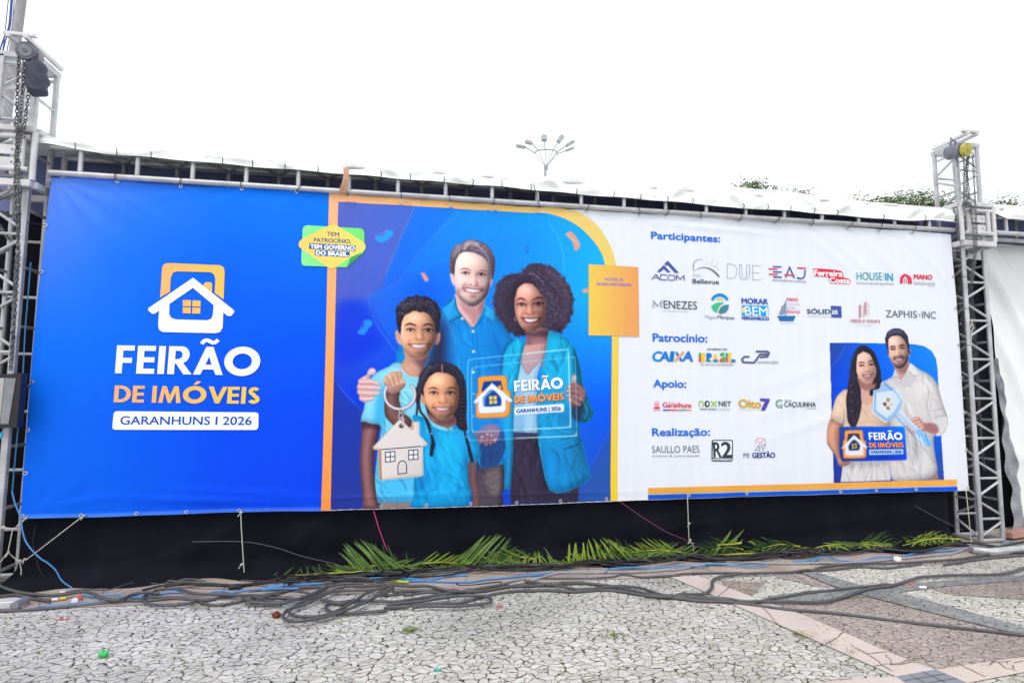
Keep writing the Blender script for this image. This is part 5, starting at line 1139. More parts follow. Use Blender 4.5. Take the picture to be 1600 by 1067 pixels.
    ar = p.poly([(1060,262),(1100,268),(1160,262),(1215,300),(1225,360),(1200,388),(1150,380),(1080,360),(1000,372),(940,380),(900,350),(888,290),(930,235),(990,205),(1030,225)], (196,146,142), .3); p.poly([(1050,290),(1160,270),(1220,320),(1200,385),(1100,362)], (150,104,110), 2, .75, ar)
    cf = p.poly([(1140,262),(1200,240),(1290,200),(1318,240),(1310,310),(1270,370),(1225,405),(1190,395),(1222,350),(1200,290)], (214,214,216), .3); p.line([(1160,262),(1215,300),(1225,370)], 1., (140,142,152), .7, .3)
    for a_, b_, c_ in (((890,300),(940,245),(1000,225)),((900,335),(960,275),(1020,262)),((925,360),(985,305),(1040,290)),((955,378),(1000,345),(1050,318))):
        p.line([a_, b_, c_], 5.2, (160,110,108), 1, .2, None, 4, [.8,1,1], True); p.line([(a_[0]-2,a_[1]-4), (b_[0],b_[1]-5), (c_[0],c_[1]-3)], 3.9, (226,178,166), 1, .3, None, 4, [.8,1,1], True)
    # woman
    p.cur = 3; p.use(1300, 530, .09372)
    HO = [(480,108),(400,138),(340,220),(300,320),(270,470),(260,620),(232,720),(222,850),(200,950),(195,1080),(215,1300),(260,1420),(330,1480),(400,1350),(450,1150),(460,1000),(420,700),(560,760),(600,900),(640,935),(700,860),(760,810),(785,750),(770,650),(765,560),(742,450),(702,320),(640,205),(560,138)]
    hm = p.poly(HO, (48,42,58), .3, sm=4)
    p.use(1270, 500, .2532)
    bz = p.poly([(198,428),(160,445),(130,482),(108,550),(92,605),(130,630),(165,642),(180,600),(172,655),(180,720),(460,720),(462,660),(455,560),(430,500),(402,470),(360,470),(300,480)], (222,192,170), .3, sm=3); p.poly([(380,480),(440,520),(462,660),(400,660)], (184,150,132), 4, .6, bz); p.blob((150,520), 30, 60, (236,210,190), .7, 0, bz); p.line([(178,560),(185,640)], 2, (170,136,118), .6, .7, bz); p.line([(260,640),(340,625),(430,640)], 1.5, (186,152,134), .5, .7, bz)
    sk_ = p.poly([(170,880),(240,850),(400,850),(455,860),(470,985),(300,992),(155,995)], (216,214,216), .3, 1, None, 0)
    for l in ([(230,870),(215,990)],[(300,870),(305,990)],[(345,870),(350,985)],[(370,880),(385,985)],[(420,870),(440,985)]): p.line(l, 1.6, (168,168,178), .6, .7, sk_)
    p.poly([(170,860),(460,855),(465,890),(170,905)], (150,150,162), 3, .6, sk_, 0)
    ar = p.poly([(92,608),(130,632),(166,644),(152,700),(148,760),(150,830),(175,868),(222,872),(200,892),(160,898),(140,885),(128,840),(90,790),(66,745),(70,690)], (206,146,122), .3); p.line([(120,640),(95,720),(130,800),(150,870)], 4, (232,180,152), .6, 1.6, ar); p.line([(160,650),(150,720),(146,790)], 2, (150,100,86), .6, .8, ar)
    p.vol(ar, 4, .3, .2); p.vol(bz, 5, .2, .16); p.folds(bz, 14, 1.2, 22, 2.6, .12); p.folds(sk_, 16, 1.5, 24, 2.6, .13)
    p.line([(465,868),(500,862),(528,874)], 4.2, (222,178,164), 1, .3, own=True)
    p.use(1300, 530, .09372)
    nk = p.poly([(415,690),(432,800),(440,900),(430,1000),(470,1080),(560,1100),(640,1040),(650,930),(590,925),(596,800),(600,740),(550,760)], (214,166,150), .3); p.poly([(420,690),(490,740),(560,760),(610,730),(590,850),(500,850)], (156,108,104), 1.5, .7, nk)
    hm = np.maximum(hm, 0)
    p.poly([(215,1300),(200,1000),(225,850),(262,620),(380,600),(420,700),(436,800),(445,950),(455,1067),(440,1200),(400,1360),(330,1490),(255,1420)], (46,40,56), .3, 1., None, 4)
    p.poly([(640,700),(760,640),(785,750),(750,810),(650,850),(640,935),(592,925),(605,780)], (42,36,52), .3, 1., None, 3)
    p.strands(90, (200,560,460,1450), lambda x, y: 1.6, 150, .7, [(28,25,36),(82,76,98),(60,54,72)], .6, p.mask(spline(p.T([(215,1300),(200,1000),(225,850),(262,620),(350,600),(420,700),(436,800),(445,950),(455,1067),(440,1200),(400,1360),(330,1490),(255,1420)]), 4, True)))
    p.poly([(360,500),(420,640),(490,700),(550,720),(620,700),(680,600),(680,800),(560,840),(440,800),(400,700)], (160,112,106), .4)
    fm = p.poly([(372,335),(386,270),(450,222),(520,218),(592,260),(632,340),(662,420),(692,500),(692,580),(662,650),(612,722),(550,748),(490,727),(420,662),(380,592),(365,500)], (232,186,170), .25)
    p.blob((480,300), 90, 60, (246,212,196), .7, 0, fm); p.blob((420,540), 40, 60, (240,188,170), .6, 0, fm); p.blob((640,520), 36, 60, (236,186,172), .6, 0, fm); p.poly([(640,380),(695,500),(690,600),(612,725),(640,600),(650,500)], (196,140,132), 1.2, .6, fm); p.poly([(555,440),(575,500),(600,540),(565,545),(560,490)], (196,140,130), .7, .7, fm); p.blob((535,500), 22, 40, (248,212,194), .7, 0, fm)
    face(p, dict(clip=fm, mid=530, bw=1.4, lw=.95, brows=[[(395,412),(430,388),(465,388),(500,402)],[(560,385),(595,366),(622,362),(645,370)]], eyes=[((415,448),(448,428),(486,440)),((578,430),(612,412),(652,416))],
        lips=[(472,606),(520,596),(570,588),(630,574),(612,625),(570,655),(530,660),(495,640)], teeth=[(490,608),(540,602),(600,588),(610,590),(585,618),(545,630),(510,624)], upper=[(474,606),(530,600),(580,590),(630,576)], lower=[(505,630),(545,637),(590,620)], nose=[(508,536),(525,545),(560,550),(590,540),(602,525)], creases=[[(495,550),(470,575),(460,605)],[(618,540),(650,570),(655,600)]]),
        dict(brow=(76,54,62), shade=(190,138,128), iris=(50,36,40), lash=(40,28,36), dark=(158,106,102), lip=(206,116,122), mouth=(128,64,74), white=(222,214,220)))
    p.poly([(372,345),(384,270),(450,222),(470,190),(480,108),(400,138),(340,220),(300,320),(272,470),(262,620),(390,620),(372,560),(364,450)], (46,40,56), .35, 1., None, 3); p.poly([(520,216),(592,258),(634,340),(664,420),(694,500),(694,590),(655,680),(640,760),(765,640),(742,450),(700,320),(640,205),(560,138),(480,108),(470,190)], (44,38,54), .35, 1., None, 3)
    p.strands(70, (270,150,400,640), lambda x, y: 1.75, 120, .6, [(30,26,38),(92,86,108)], .6, hm*(1-fm)); p.strands(50, (600,180,770,720), lambda x, y: 1.35, 120, .6, [(30,26,38),(76,70,90)], .6, hm*(1-fm))
    for q in ((270,765),(290,880),(285,1020),(300,1190)): p.blob(q, 14, 10, (150,144,166), .7)
    p.line([(470,195),(465,215),(470,225)], .8, (214,170,158), .7, .2)
    # clear house-shaped key
    p.cur = 4; p.use(1270, 500, .2532)
    for l, w, c in (([(490,560),(560,620),(640,690),(690,740)], 9, (176,206,238)),([(520,560),(600,640),(700,735)], 1.6, (240,248,255)),([(490,590),(560,660),(660,765)], 1.4, (70,150,235)),([(640,690),(700,760)], 10, (120,186,244)),([(650,720),(665,765)], 2, (236,248,255)),([(680,700),(700,768)], 1.6, (40,140,240)),([(620,700),(640,745)], 1.6, (236,248,255))): p.line(l, w, c, .85, .4, None, 3, None, w > 5)
    K_ = [(362,432),(402,420),(408,388),(425,386),(452,415),(490,425),(540,492),(528,540),(500,580),(445,630),(425,625),(358,570),(350,545)]
    p.poly(K_, (150,190,236), .4, .95, None, 0); kb = p.poly([(376,446),(480,436),(524,494),(490,560),(442,605),(372,560)], (206,222,240), .4, 1, None, 0); p.blob((430,520), 40, 40, (226,234,244), .7, 0, kb)
    p.line([(362,432),(358,570),(430,628),(445,628)], 1.3, (240,248,255), .9, .2, None, 0); p.line([(370,446),(368,556),(440,612)], 1., (90,140,210), .8, .2, None, 0); p.line([(402,420),(408,388),(430,392)], 1.3, (236,246,255), .9, .2, None, 0); p.line([(425,390),(470,428)], 3, (80,150,225), .8, .4, None, 0); p.line([(490,425),(540,492)], 1.3, (236,246,255), .8, .2, None, 0); p.line([(500,580),(445,630)], 1.6, (110,170,235), .8, .2, None, 0)
    for q, c in (([(440,478),(462,484),(456,506),(438,500)], (172,140,92)),([(415,512),(436,504),(442,524),(424,532)], (116,84,60)),([(462,510),(484,516),(468,530),(450,524)], (214,196,152)),([(436,534),(452,530),(462,548),(444,554)], (140,106,72))): p.poly(q, c, .2, 1, None, 0)
    # small sign
    p.cur = 5; p.use(1280, 620, .14997)
    rr = rrect([(182,308),(866,305),(890,655),(205,668)], 0, 0, 22, 5)
    sg = p.poly(rr, backdrop(p, 1307, 1415, 666, 720, np.array([[(52,72,150),(16,84,215),(16,96,235),(22,140,245)],[(40,62,150),(14,76,210),(12,84,230),(16,110,245)],[(44,50,120),(14,66,205),(10,70,225),(10,84,240)],[(60,60,120),(20,60,190),(10,62,215),(10,72,225)]], float)), .2, 1, None, 0)
    p.poly([(222,470),(240,440),(240,370),(262,348),(410,344),(432,360),(440,440),(465,470),(468,600),(440,632),(250,636),(225,612)], (200,120,60), .3); p.poly([(228,465),(246,438),(246,372),(266,352),(406,348),(426,362),(434,440),(458,470),(460,594),(434,624),(252,628),(230,606)], (240,160,84), .2)
    p.poly([(276,395),(290,380),(380,378),(396,392),(398,470),(276,470)], (60,56,90), .3); p.poly([(212,524),(335,400),(348,400),(472,510),(470,526),(448,528),(435,515),(436,590),(420,602),(262,604),(248,590),(246,520),(226,534)], (220,230,242), .2)
    p.poly([(284,500),(340,442),(398,495),(396,540),(380,552),(296,554),(284,540)], (36,50,100), .3)
    for (x, y) in ((314,482),(346,480),(316,512),(348,510)): p.poly([(x,y),(x+24,y),(x+24,y+24),(x,y+24)], (206,166,92), .2, 1, None, 0)
    p.poly([(498,545),(850,540),(854,592),(500,600)], (196,226,246), .25, 1, None, 0)
    p.blob((640,625), 120, 12, (24,40,110), .5, 0, sg)
    return p

def build_picture(p, names, layer, frac=.5):
    H, W = p.h, p.w
    keep = p.al > frac
    P = np.stack([p.X.ravel(), p.Y.ravel()], 1)
    # printing grain
    gr = nrg.normal(0, 1, (H, W)); gr = boxblur(gr, 1.)*2.2
    img = np.clip(p.img + gr[..., None], 0, 255).reshape(-1, 3)
    Wd = onsheet(P, layer); colr = ink(img)
    ix = np.arange(H*W).reshape(H, W)
    q = np.stack([ix[:-1, :-1], ix[1:, :-1], ix[1:, 1:], ix[:-1, 1:]], -1)
    ok = keep[:-1, :-1] & keep[1:, :-1] & keep[1:, 1:] & keep[:-1, 1:]
    qid = np.where(ok, p.id[:-1, :-1], 0)
    made = {}
    for k, (nm, lab) in names.items():
        f = q[qid == k]
        if len(f) == 0: continue
        us, inv = np.unique(f, return_inverse=True); n = len(f)
        m = bpy.data.meshes.new(nm); m.vertices.add(len(us)); m.vertices.foreach_set('co', Wd[us].astype(np.float32).ravel())
        m.loops.add(n*4); m.loops.foreach_set('vertex_index', inv.astype(np.int32).ravel())
        m.polygons.add(n); m.polygons.foreach_set('loop_start', np.arange(0, n*4, 4, dtype=np.int32))
        m.update(calc_edges=True); m.validate()
        setcol(m, colr[us])
        o = link(nm, m, M['ink'], banner, True)
        if lab: o['label'] = lab
        made[k] = o
    return made
fam = build_picture(paint_family(), {1:('picture_backdrop',None),2:('man_portrait','printed smiling bearded man in a blue shirt'),3:('woman_portrait','printed smiling woman with full curly hair in a cyan blazer'),4:('boy_portrait','printed smiling boy in a pale blue tee'),5:('girl_portrait','printed smiling girl with braids in a bright blue tee'),6:('key_ring_picture','printed key ring with a house shaped tag'),7:('clear_sign_picture','printed clear sheet with a house mark')}, .003)
cpl = build_picture(paint_couple(), {1:('picture_backdrop',None),2:('man_portrait','printed smiling man in a pale shirt'),3:('woman_portrait','printed smiling woman with long dark hair in a beige top'),4:('key_picture','printed clear house shaped key'),5:('sign_picture','printed small blue sign')}, .003)
# lettering on the two pictured signs
Fz, Kz = ZX(730, 540, .14996), ZX(1280, 620, .14997)
for (xf, a, b, h1, c, d, h2, e, f_, h3, bo) in ((Fz,(484,478),(992,442),112,(484,598),(994,562),72,(506,698),(968,670),38,.28),(Kz,(494,443),(842,443),76,(497,523),(848,521),50,(516,583),(834,581),28,.22)):
    for part in range(3):
        pr = Print(.006)
        for off, cw, co in (((1.1,1.1),(120,150,200),(170,84,40)),((0,0),(244,248,252),(248,160,72))):
            o2 = np.array(off)*(1 if xf is Fz else .6); k = .15
            if part == 0: A = xf([a, b])+o2; heavy(pr, "FEIRA~O", A[0], A[1], h1*k, cw, (-.05, 0))
            if part == 1: A = xf([c, d])+o2; heavy(pr, "DE IMO'VEIS", A[0], A[1], h2*k, co, (-.05, 0))
        if part == 2: A = xf([e, f_]); pr.text('GARANHUNS | 2026', A[0], A[1], h3*k, (20, 92, 180), bold=bo, lean=-.04, raw=True)
        pr.build(('sign_title', 'sign_subtitle', 'sign_date')[part])
# ------------------------------------------------------------------ ground and paving
def stone_mat(name, c1, c2, joint, scale, jw, moss=.5, seed=0.):
    m = bpy.data.materials.new(name); m.use_nodes = True; nt = m.node_tree; b = nt.nodes['Principled BSDF']; N = nt.nodes.new; Lk = nt.links.new
    geo = N('ShaderNodeNewGeometry')
    wz = N('ShaderNodeTexNoise'); wz.inputs['Scale'].default_value = 7.; wz.inputs['Detail'].default_value = 5; wz.inputs['Roughness'].default_value = .62; Lk(geo.outputs['Position'], wz.inputs['Vector'])
    sub = N('ShaderNodeVectorMath'); sub.operation = 'SUBTRACT'; Lk(wz.outputs['Color'], sub.inputs[0]); sub.inputs[1].default_value = (.5, .5, .5)
    sc = N('ShaderNodeVectorMath'); sc.operation = 'SCALE'; sc.inputs['Scale'].default_value = .13; Lk(sub.outputs[0], sc.inputs[0])
    ad = N('ShaderNodeVectorMath'); ad.operation = 'ADD'; Lk(geo.outputs['Position'], ad.inputs[0]); Lk(sc.outputs[0], ad.inputs[1])
    fl = N('ShaderNodeVectorMath'); fl.operation = 'MULTIPLY_ADD'; fl.inputs[1].default_value = (.86, 1.2, 0); fl.inputs[2].default_value = (seed, seed*.7, 0); Lk(ad.outputs[0], fl.inputs[0])
    v1 = N('ShaderNodeTexVoronoi'); v1.voronoi_dimensions = '2D'; v1.feature = 'DISTANCE_TO_EDGE'; v1.inputs['Scale'].default_value = scale; Lk(fl.outputs[0], v1.inputs['Vector'])
    v2 = N('ShaderNodeTexVoronoi'); v2.voronoi_dimensions = '2D'; v2.feature = 'F1'; v2.inputs['Scale'].default_value = scale; Lk(fl.outputs[0], v2.inputs['Vector'])
    # joint width wanders
    n1 = N('ShaderNodeTexNoise'); n1.inputs['Scale'].default_value = 17.; n1.inputs['Detail'].default_value = 4; Lk(geo.outputs['Position'], n1.inputs['Vector'])
    mr = N('ShaderNodeMapRange'); mr.inputs['From Min'].default_value = .42; mr.inputs['From Max'].default_value = .70; mr.inputs['To Min'].default_value = .010; mr.inputs['To Max'].default_value = jw; Lk(n1.outputs['Fac'], mr.inputs['Value'])
    dv = N('ShaderNodeMath'); dv.operation = 'DIVIDE'; Lk(v1.outputs['Distance'], dv.inputs[0]); Lk(mr.outputs[0], dv.inputs[1])
    st = N('ShaderNodeMapRange'); st.interpolation_type = 'SMOOTHSTEP'; st.inputs['From Min'].default_value = .55; st.inputs['From Max'].default_value = 1.1; Lk(dv.outputs[0], st.inputs['Value'])
    # stone colour per cell and speckle
    sep = N('ShaderNodeSeparateColor'); Lk(v2.outputs['Color'], sep.inputs[0])
    n2 = N('ShaderNodeTexNoise'); n2.inputs['Scale'].default_value = 55.; n2.inputs['Detail'].default_value = 6; Lk(geo.outputs['Position'], n2.inputs['Vector'])
    n3 = N('ShaderNodeTexNoise'); n3.inputs['Scale'].default_value = .9; n3.inputs['Detail'].default_value = 5; Lk(geo.outputs['Position'], n3.inputs['Vector'])
    mixc = N('ShaderNodeMix'); mixc.data_type = 'RGBA'; mixc.inputs['A'].default_value = (*c1, 1); mixc.inputs['B'].default_value = (*c2, 1); Lk(sep.outputs[0], mixc.inputs['Factor'])
    sp = N('ShaderNodeMapRange'); sp.inputs['From Min'].default_value = .3; sp.inputs['From Max'].default_value = .7; sp.inputs['To Min'].default_value = .84; sp.inputs['To Max'].default_value = 1.08; Lk(n2.outputs['Fac'], sp.inputs['Value'])
    dr = N('ShaderNodeMapRange'); dr.inputs['From Min'].default_value = .32; dr.inputs['From Max'].default_value = .6; dr.inputs['To Min'].default_value = .70; dr.inputs['To Max'].default_value = 1.0; Lk(n3.outputs['Fac'], dr.inputs['Value'])
    mu = N('ShaderNodeMath'); mu.operation = 'MULTIPLY'; Lk(sp.outputs[0], mu.inputs[0]); Lk(dr.outputs[0], mu.inputs[1])
    scl = N('ShaderNodeVectorMath'); scl.operation = 'SCALE'; Lk(mixc.outputs['Result'], scl.inputs[0]); Lk(mu.outputs[0], scl.inputs['Scale'])
    # joints: dark earth, some moss
    n4 = N('ShaderNodeTexNoise'); n4.inputs['Scale'].default_value = 3.3; n4.inputs['Detail'].default_value = 5; Lk(geo.outputs['Position'], n4.inputs['Vector'])
    ms = N('ShaderNodeMapRange'); ms.inputs['From Min'].default_value = .62-.1*moss; ms.inputs['From Max'].default_value = .70-.1*moss; Lk(n4.outputs['Fac'], ms.inputs['Value'])
    jm = N('ShaderNodeMix'); jm.data_type = 'RGBA'; jm.inputs['A'].default_value = (*joint, 1); jm.inputs['B'].default_value = (.115, .135, .028, 1); Lk(ms.outputs[0], jm.inputs['Factor'])
    fin = N('ShaderNodeMix'); fin.data_type = 'RGBA'; Lk(st.outputs[0], fin.inputs['Factor']); Lk(jm.outputs['Result'], fin.inputs['A']); Lk(scl.outputs[0], fin.inputs['B'])
    Lk(fin.outputs['Result'], b.inputs['Base Color']); b.inputs['Roughness'].default_value = .8; b.inputs['Specular IOR Level'].default_value = .25
    # relief: worn stone tops, tilted cells, sunk joints
    hm_ = N('ShaderNodeMapRange'); hm_.interpolation_type = 'SMOOTHSTEP'; hm_.inputs['From Min'].default_value = 0.; hm_.inputs['From Max'].default_value = .16; Lk(v1.outputs['Distance'], hm_.inputs['Value'])
    h2 = N('ShaderNodeMath'); h2.operation = 'MULTIPLY_ADD'; h2.inputs[1].default_value = .35; Lk(n2.outputs['Fac'], h2.inputs[0]); Lk(hm_.outputs[0], h2.inputs[2])
    bp = N('ShaderNodeBump'); bp.inputs['Strength'].default_value = .55; bp.inputs['Distance'].default_value = .012; Lk(h2.outputs[0], bp.inputs['Height']); Lk(bp.outputs[0], b.inputs['Normal'])
    return m
M['stone_white'] = stone_mat('white_portuguese_paving', (.54,.525,.48), (.69,.675,.625), (.056,.052,.038), 18., .135, .6)
M['stone_brown'] = stone_mat('brown_portuguese_paving', (.375,.31,.285), (.47,.40,.375), (.10,.08,.07), 19., .12, .25, 3.1)
M['stone_grey'] = stone_mat('grey_portuguese_paving', (.25,.262,.265), (.35,.362,.362), (.09,.09,.085), 19., .115, .1, 7.7)
M['granite'] = mat('pink_granite_slab', (.58, .49, .45), .75, 0, .12, 2.2, .12, 70, spec=.3)
M['kerb'] = mat('dusty_pink_granite_kerb', (.40, .325, .285), .85, 0, .25, 3.5, .15, 60, spec=.2)
M['tile_grey'] = mat('blue_grey_tile', (.22, .245, .285), .6, 0, .12, 6., .12, 60)

def flat_sheet(name, pts, m, kind='structure'):
    me = bpy.data.meshes.new(name); me.from_pydata([tuple(p) for p in pts], [], [tuple(range(len(pts)))]); me.update()
    if me.polygons[0].normal.z < 0: me.flip_normals()
    return tag(link(name, me, m), kind=kind)
flat_sheet('ground', [(-160,-90,0),(170,-90,0),(170,240,0),(-160,240,0)], M['stone_white'])
def patch(name, px, m, z):
    P = [gp(a, b_, 0) for a, b_ in px]
    return flat_sheet(name, [(q[0], q[1], z) for q in P], m)
def ext(a, b_, t):                       # ground point beyond b_ on the line a-b_
    A, B = gp(*a), gp(*b_); q = A+(B-A)*t; return (q[0], q[1])
# brown and grey star pattern at the right
patch('paving_brown', [(1198,943),(1300,936),(1345,930),(1425,950),(1600,994),(1700,1019),(1700,1012),(1600,1030),(1462,1049),(1390,1021),(1260,962)], M['stone_brown'], .004)
patch('paving_brown', [(1452,919),(1600,907),(1700,898),(1700,930),(1600,937),(1485,929)], M['stone_brown'], .004)
patch('paving_brown', [(1211,901),(1249,896),(1302,917),(1278,917)], M['stone_brown'], .004)
patch('paving_brown', [(1127,907),(1196,910),(1172,933),(1132,915)], M['stone_brown'], .004)
patch('paving_grey', [(1200,932),(1287,922),(1365,920),(1425,912),(1600,899),(1700,891),(1700,899),(1600,908),(1450,919),(1375,931),(1300,938),(1200,942)], M['stone_grey'], .008)
patch('paving_grey', [(1252,896),(1272,894),(1347,916),(1405,927),(1600,981),(1700,1008),(1700,1022),(1600,995),(1425,951),(1345,930),(1302,917)], M['stone_grey'], .011)
patch('granite_band', [(1049,902),(1091,900),(1170,931),(1260,963),(1390,1020.5),(1462,1047),(1400,1058),(1300,1013),(1200,969)], M['granite'], .006)
patch('granite_band', [(1400,1058),(1330,1062),(1200,1075),(1000,1100),(1100,1130),(1300,1100),(1432,1074)], M['granite'], .006)
patch('granite_band', [(1462,1047),(1600,1027),(1700,1012),(1700,1035),(1600,1051),(1512,1068)], M['granite'], .006)
patch('tile_patch', [(1400,1058),(1462,1047),(1512,1068),(1432,1080)], M['tile_grey'], .007)
flat_sheet('granite_kerb', [(q[0], q[1], .0045) for q in [gp(*k) for k in ((-60,957),(30,953),(240,945),(430,932),(640,924),(780,917),(850,911),(1050,901),(1090,897),(1280,891),(1340,884),(1500,872),(1700,861))]]+[(12.5,.3,.0045),(-.9,.3,.0045)], M['kerb'])
# joints of the tile patch and cracks of the granite
M['joint'] = mat('dark_joint', (.17, .145, .125), .9, 0, .3, 20.)
def joint_lines(name, lines, w, z):
    mb = MB()
    for l in lines:
        P = np.array([gp(a, b_, 0) for a, b_ in l]); P[:, 2] = z; T = np.gradient(P, axis=0); T /= np.linalg.norm(T, axis=1, keepdims=True); N_ = np.stack([-T[:, 1], T[:, 0], 0*T[:, 0]], 1)*w/2
        W_ = N_*np.array([rng.uniform(.6, 1.3) for _ in P])[:, None]; n = len(P)
        mb.add(np.concatenate([P+W_, P-W_]), [(n+i, n+i+1, i+1, i) for i in range(n-1)])
    me = mb.mesh(name); return tag(link(name, me, M['joint']), kind='structure')
tl, tr_, br2, bl2 = [np.array(q, float) for q in ((1400,1058),(1462,1047),(1512,1068),(1432,1080))]
joint_lines('tile_joint', [[tl+(tr_-tl)*t, bl2+(br2-bl2)*t] for t in (.33,.67)]+[[tl+(bl2-tl)*t, tr_+(br2-tr_)*t] for t in (.33,.67)], .006, .009)
def jag_(a, b_, n=6, j=2.2): return [(a[0]+(b_[0]-a[0])*i/n+(rng.gauss(0,j) if 0 < i < n else 0), a[1]+(b_[1]-a[1])*i/n+(rng.gauss(0,j*.6) if 0 < i < n else 0)) for i in range(n+1)]
joint_lines('granite_joint', [jag_((1365,1042),(1440,1038)), jag_((1352,1022),(1395,1050),5), jag_((1385,1024),(1392,1040),4), jag_((1352,1022),(1386,1020),4), jag_((1392,1040),(1425,1033),4), jag_((1330,1008),(1352,1022),4), jag_((1290,1008),(1318,988),5), jag_((1215,976),(1180,936),5,.6), jag_((1120,934),(1140,918),3,.5), jag_((1545,1041),(1552,1034),3), jag_((1548,1036),(1600,1034),5), jag_((1552,1034),(1590,1050),4), jag_((1574,1035),(1584,1046),3), jag_((1500,1040),(1540,1059),4,.6), jag_((1260,1066),(1330,1062),4)], .006, .009)
joint_lines('kerb_joint', [[(x, 950-(x*.052)), (x+8, 930-(x*.052))] for x in range(60, 1600, 95)], .004, .009)
# ------------------------------------------------------------------ cloths behind and below the banner
def cloth(name, path, z0, z1, m, label, cat, nz=40, wave=.012, pull=(), seed=0, hem=0.):
    """hanging cloth along a plan path, with soft folds"""
    P = np.array(path, float); d = np.r_[0, np.cumsum(np.hypot(*np.diff(P, axis=0).T))]
    n = int(d[-1]/.04)+2; t = np.linspace(0, d[-1], n); X = np.interp(t, d, P[:, 0]); Y = np.interp(t, d, P[:, 1])
    V = []
    for j in range(nz+1):
        w = j/nz; z = z0+(z1-z0)*w
        f = wave*(np.sin(t*3.1+seed+w*1.3)+.6*np.sin(t*7.7+seed*2+w*2.1)+.35*np.sin(t*17+w*3+seed))
        for (cx, cz, L, wd, a, sl) in pull:
            u = (X-cx)*math.cos(sl)+(z-cz)*math.sin(sl); v_ = -(X-cx)*math.sin(sl)+(z-cz)*math.cos(sl); f = f-a*np.exp(-(u/L)**2-(v_/wd)**2)
        if hem: f = f-hem*max(0., 1-w/.16)**2*(1+.35*np.sin(t*2.3+seed)+.3*np.sin(t*6.1))
        V += list(zip(X, Y+f, np.full(n, z)))
    ix = np.arange((nz+1)*n).reshape(nz+1, n)
    F_ = np.stack([ix[:-1, :-1], ix[:-1, 1:], ix[1:, 1:], ix[1:, :-1]], -1).reshape(-1, 4)
    me = bpy.data.meshes.new(name); me.from_pydata(V, [], F_.tolist()); me.update()
    return tag(link(name, me, m, None, True), label, cat)
cloth('skirt_cloth', [(-.13,.36),(-.10,.10),(-.02,.045),(4.5,.05),(8.9,.045),(9.02,.10),(9.06,.36)], .0, .85, M['black_cloth'], 'black cloth hanging from the banner bottom down to the paving', 'cloth', 30, .010,
      [(1.5,.35,.5,.05,.018,.6),(5.6,.33,.6,.05,.02,.15),(5.9,.27,.5,.04,.02,.1),(3.0,.2,.7,.06,.012,-.2),(2.2,.3,.4,.05,.012,.8),(8.0,.3,.8,.06,.015,.1),(.9,.12,.5,.05,.015,.3)], 1., .24)
cloth('back_curtain', [(-1.6,.40),(9.6,.40),(10.6,.58)], 0., 3.30, M['black_cloth'], 'black curtain hanging behind the metal towers', 'curtain', 30, .012, (), 2.)
cloth('dark_interior_band', [(-1.6,.36),(9.78,.36)], 3.22, 3.80, M['hazed_cloth'], 'dark navy cloth band behind the beam under the canopy', 'curtain', 8, .012, (), 4.)
cloth('tent_wall', [(10.30,.46),(15.5,.46)], .0, 3.50, M['wall_cloth'], 'white tent side wall to the right of the right hand tower', 'tent wall', 60, .014,
      [(10.45,3.0,.9,.05,.05,-1.0),(10.6,2.7,1.0,.06,.05,-1.1),(10.75,3.1,.8,.05,.04,-.9),(10.9,2.6,1.0,.07,.05,-1.15),(10.5,1.9,1.0,.06,.04,-1.25),(10.9,1.4,.8,.08,.04,-1.0),(10.7,.7,.5,.06,.03,-.6)], 5.)
cloth('dark_interior_band', [(9.66,.33),(14.5,.33)], 3.46, 3.86, M['hazed_cloth'], 'dark navy cloth band under the short canopy at the right', 'curtain', 8, .012, (), 6.)  # added sheet, stands for the dim interior behind the short beam
wall_ = bpy.data.objects['tent_wall']                 # its free edge hangs slanting
for v_ in wall_.data.vertices: v_.co.x += .085-.085*v_.co.z
# grey tarpaulin flap between curtain and tent wall
mb = MB(); fl_ = []
for i in range(40):
    w = i/39; z = 2.05*(1-w)+.02*w; x0 = 10.07+.11*w+.012*math.sin(i*.9); x1 = 10.11+.265*w+.012*math.sin(i*1.3+1)
    for k in range(6):
        q = k/5; fl_.append((x0+(x1-x0)*q, .345+.02*math.sin(q*9+i*.35)+.012*math.sin(i*.8+k), z))
mb.add(fl_, [(i*6+k, i*6+k+1, (i+1)*6+k+1, (i+1)*6+k) for i in range(39) for k in range(5)])
tag(mb.build('tarp_flap', M['grey_tarp']), 'narrow grey tarpaulin flap hanging beside the white tent wall', 'tarpaulin')

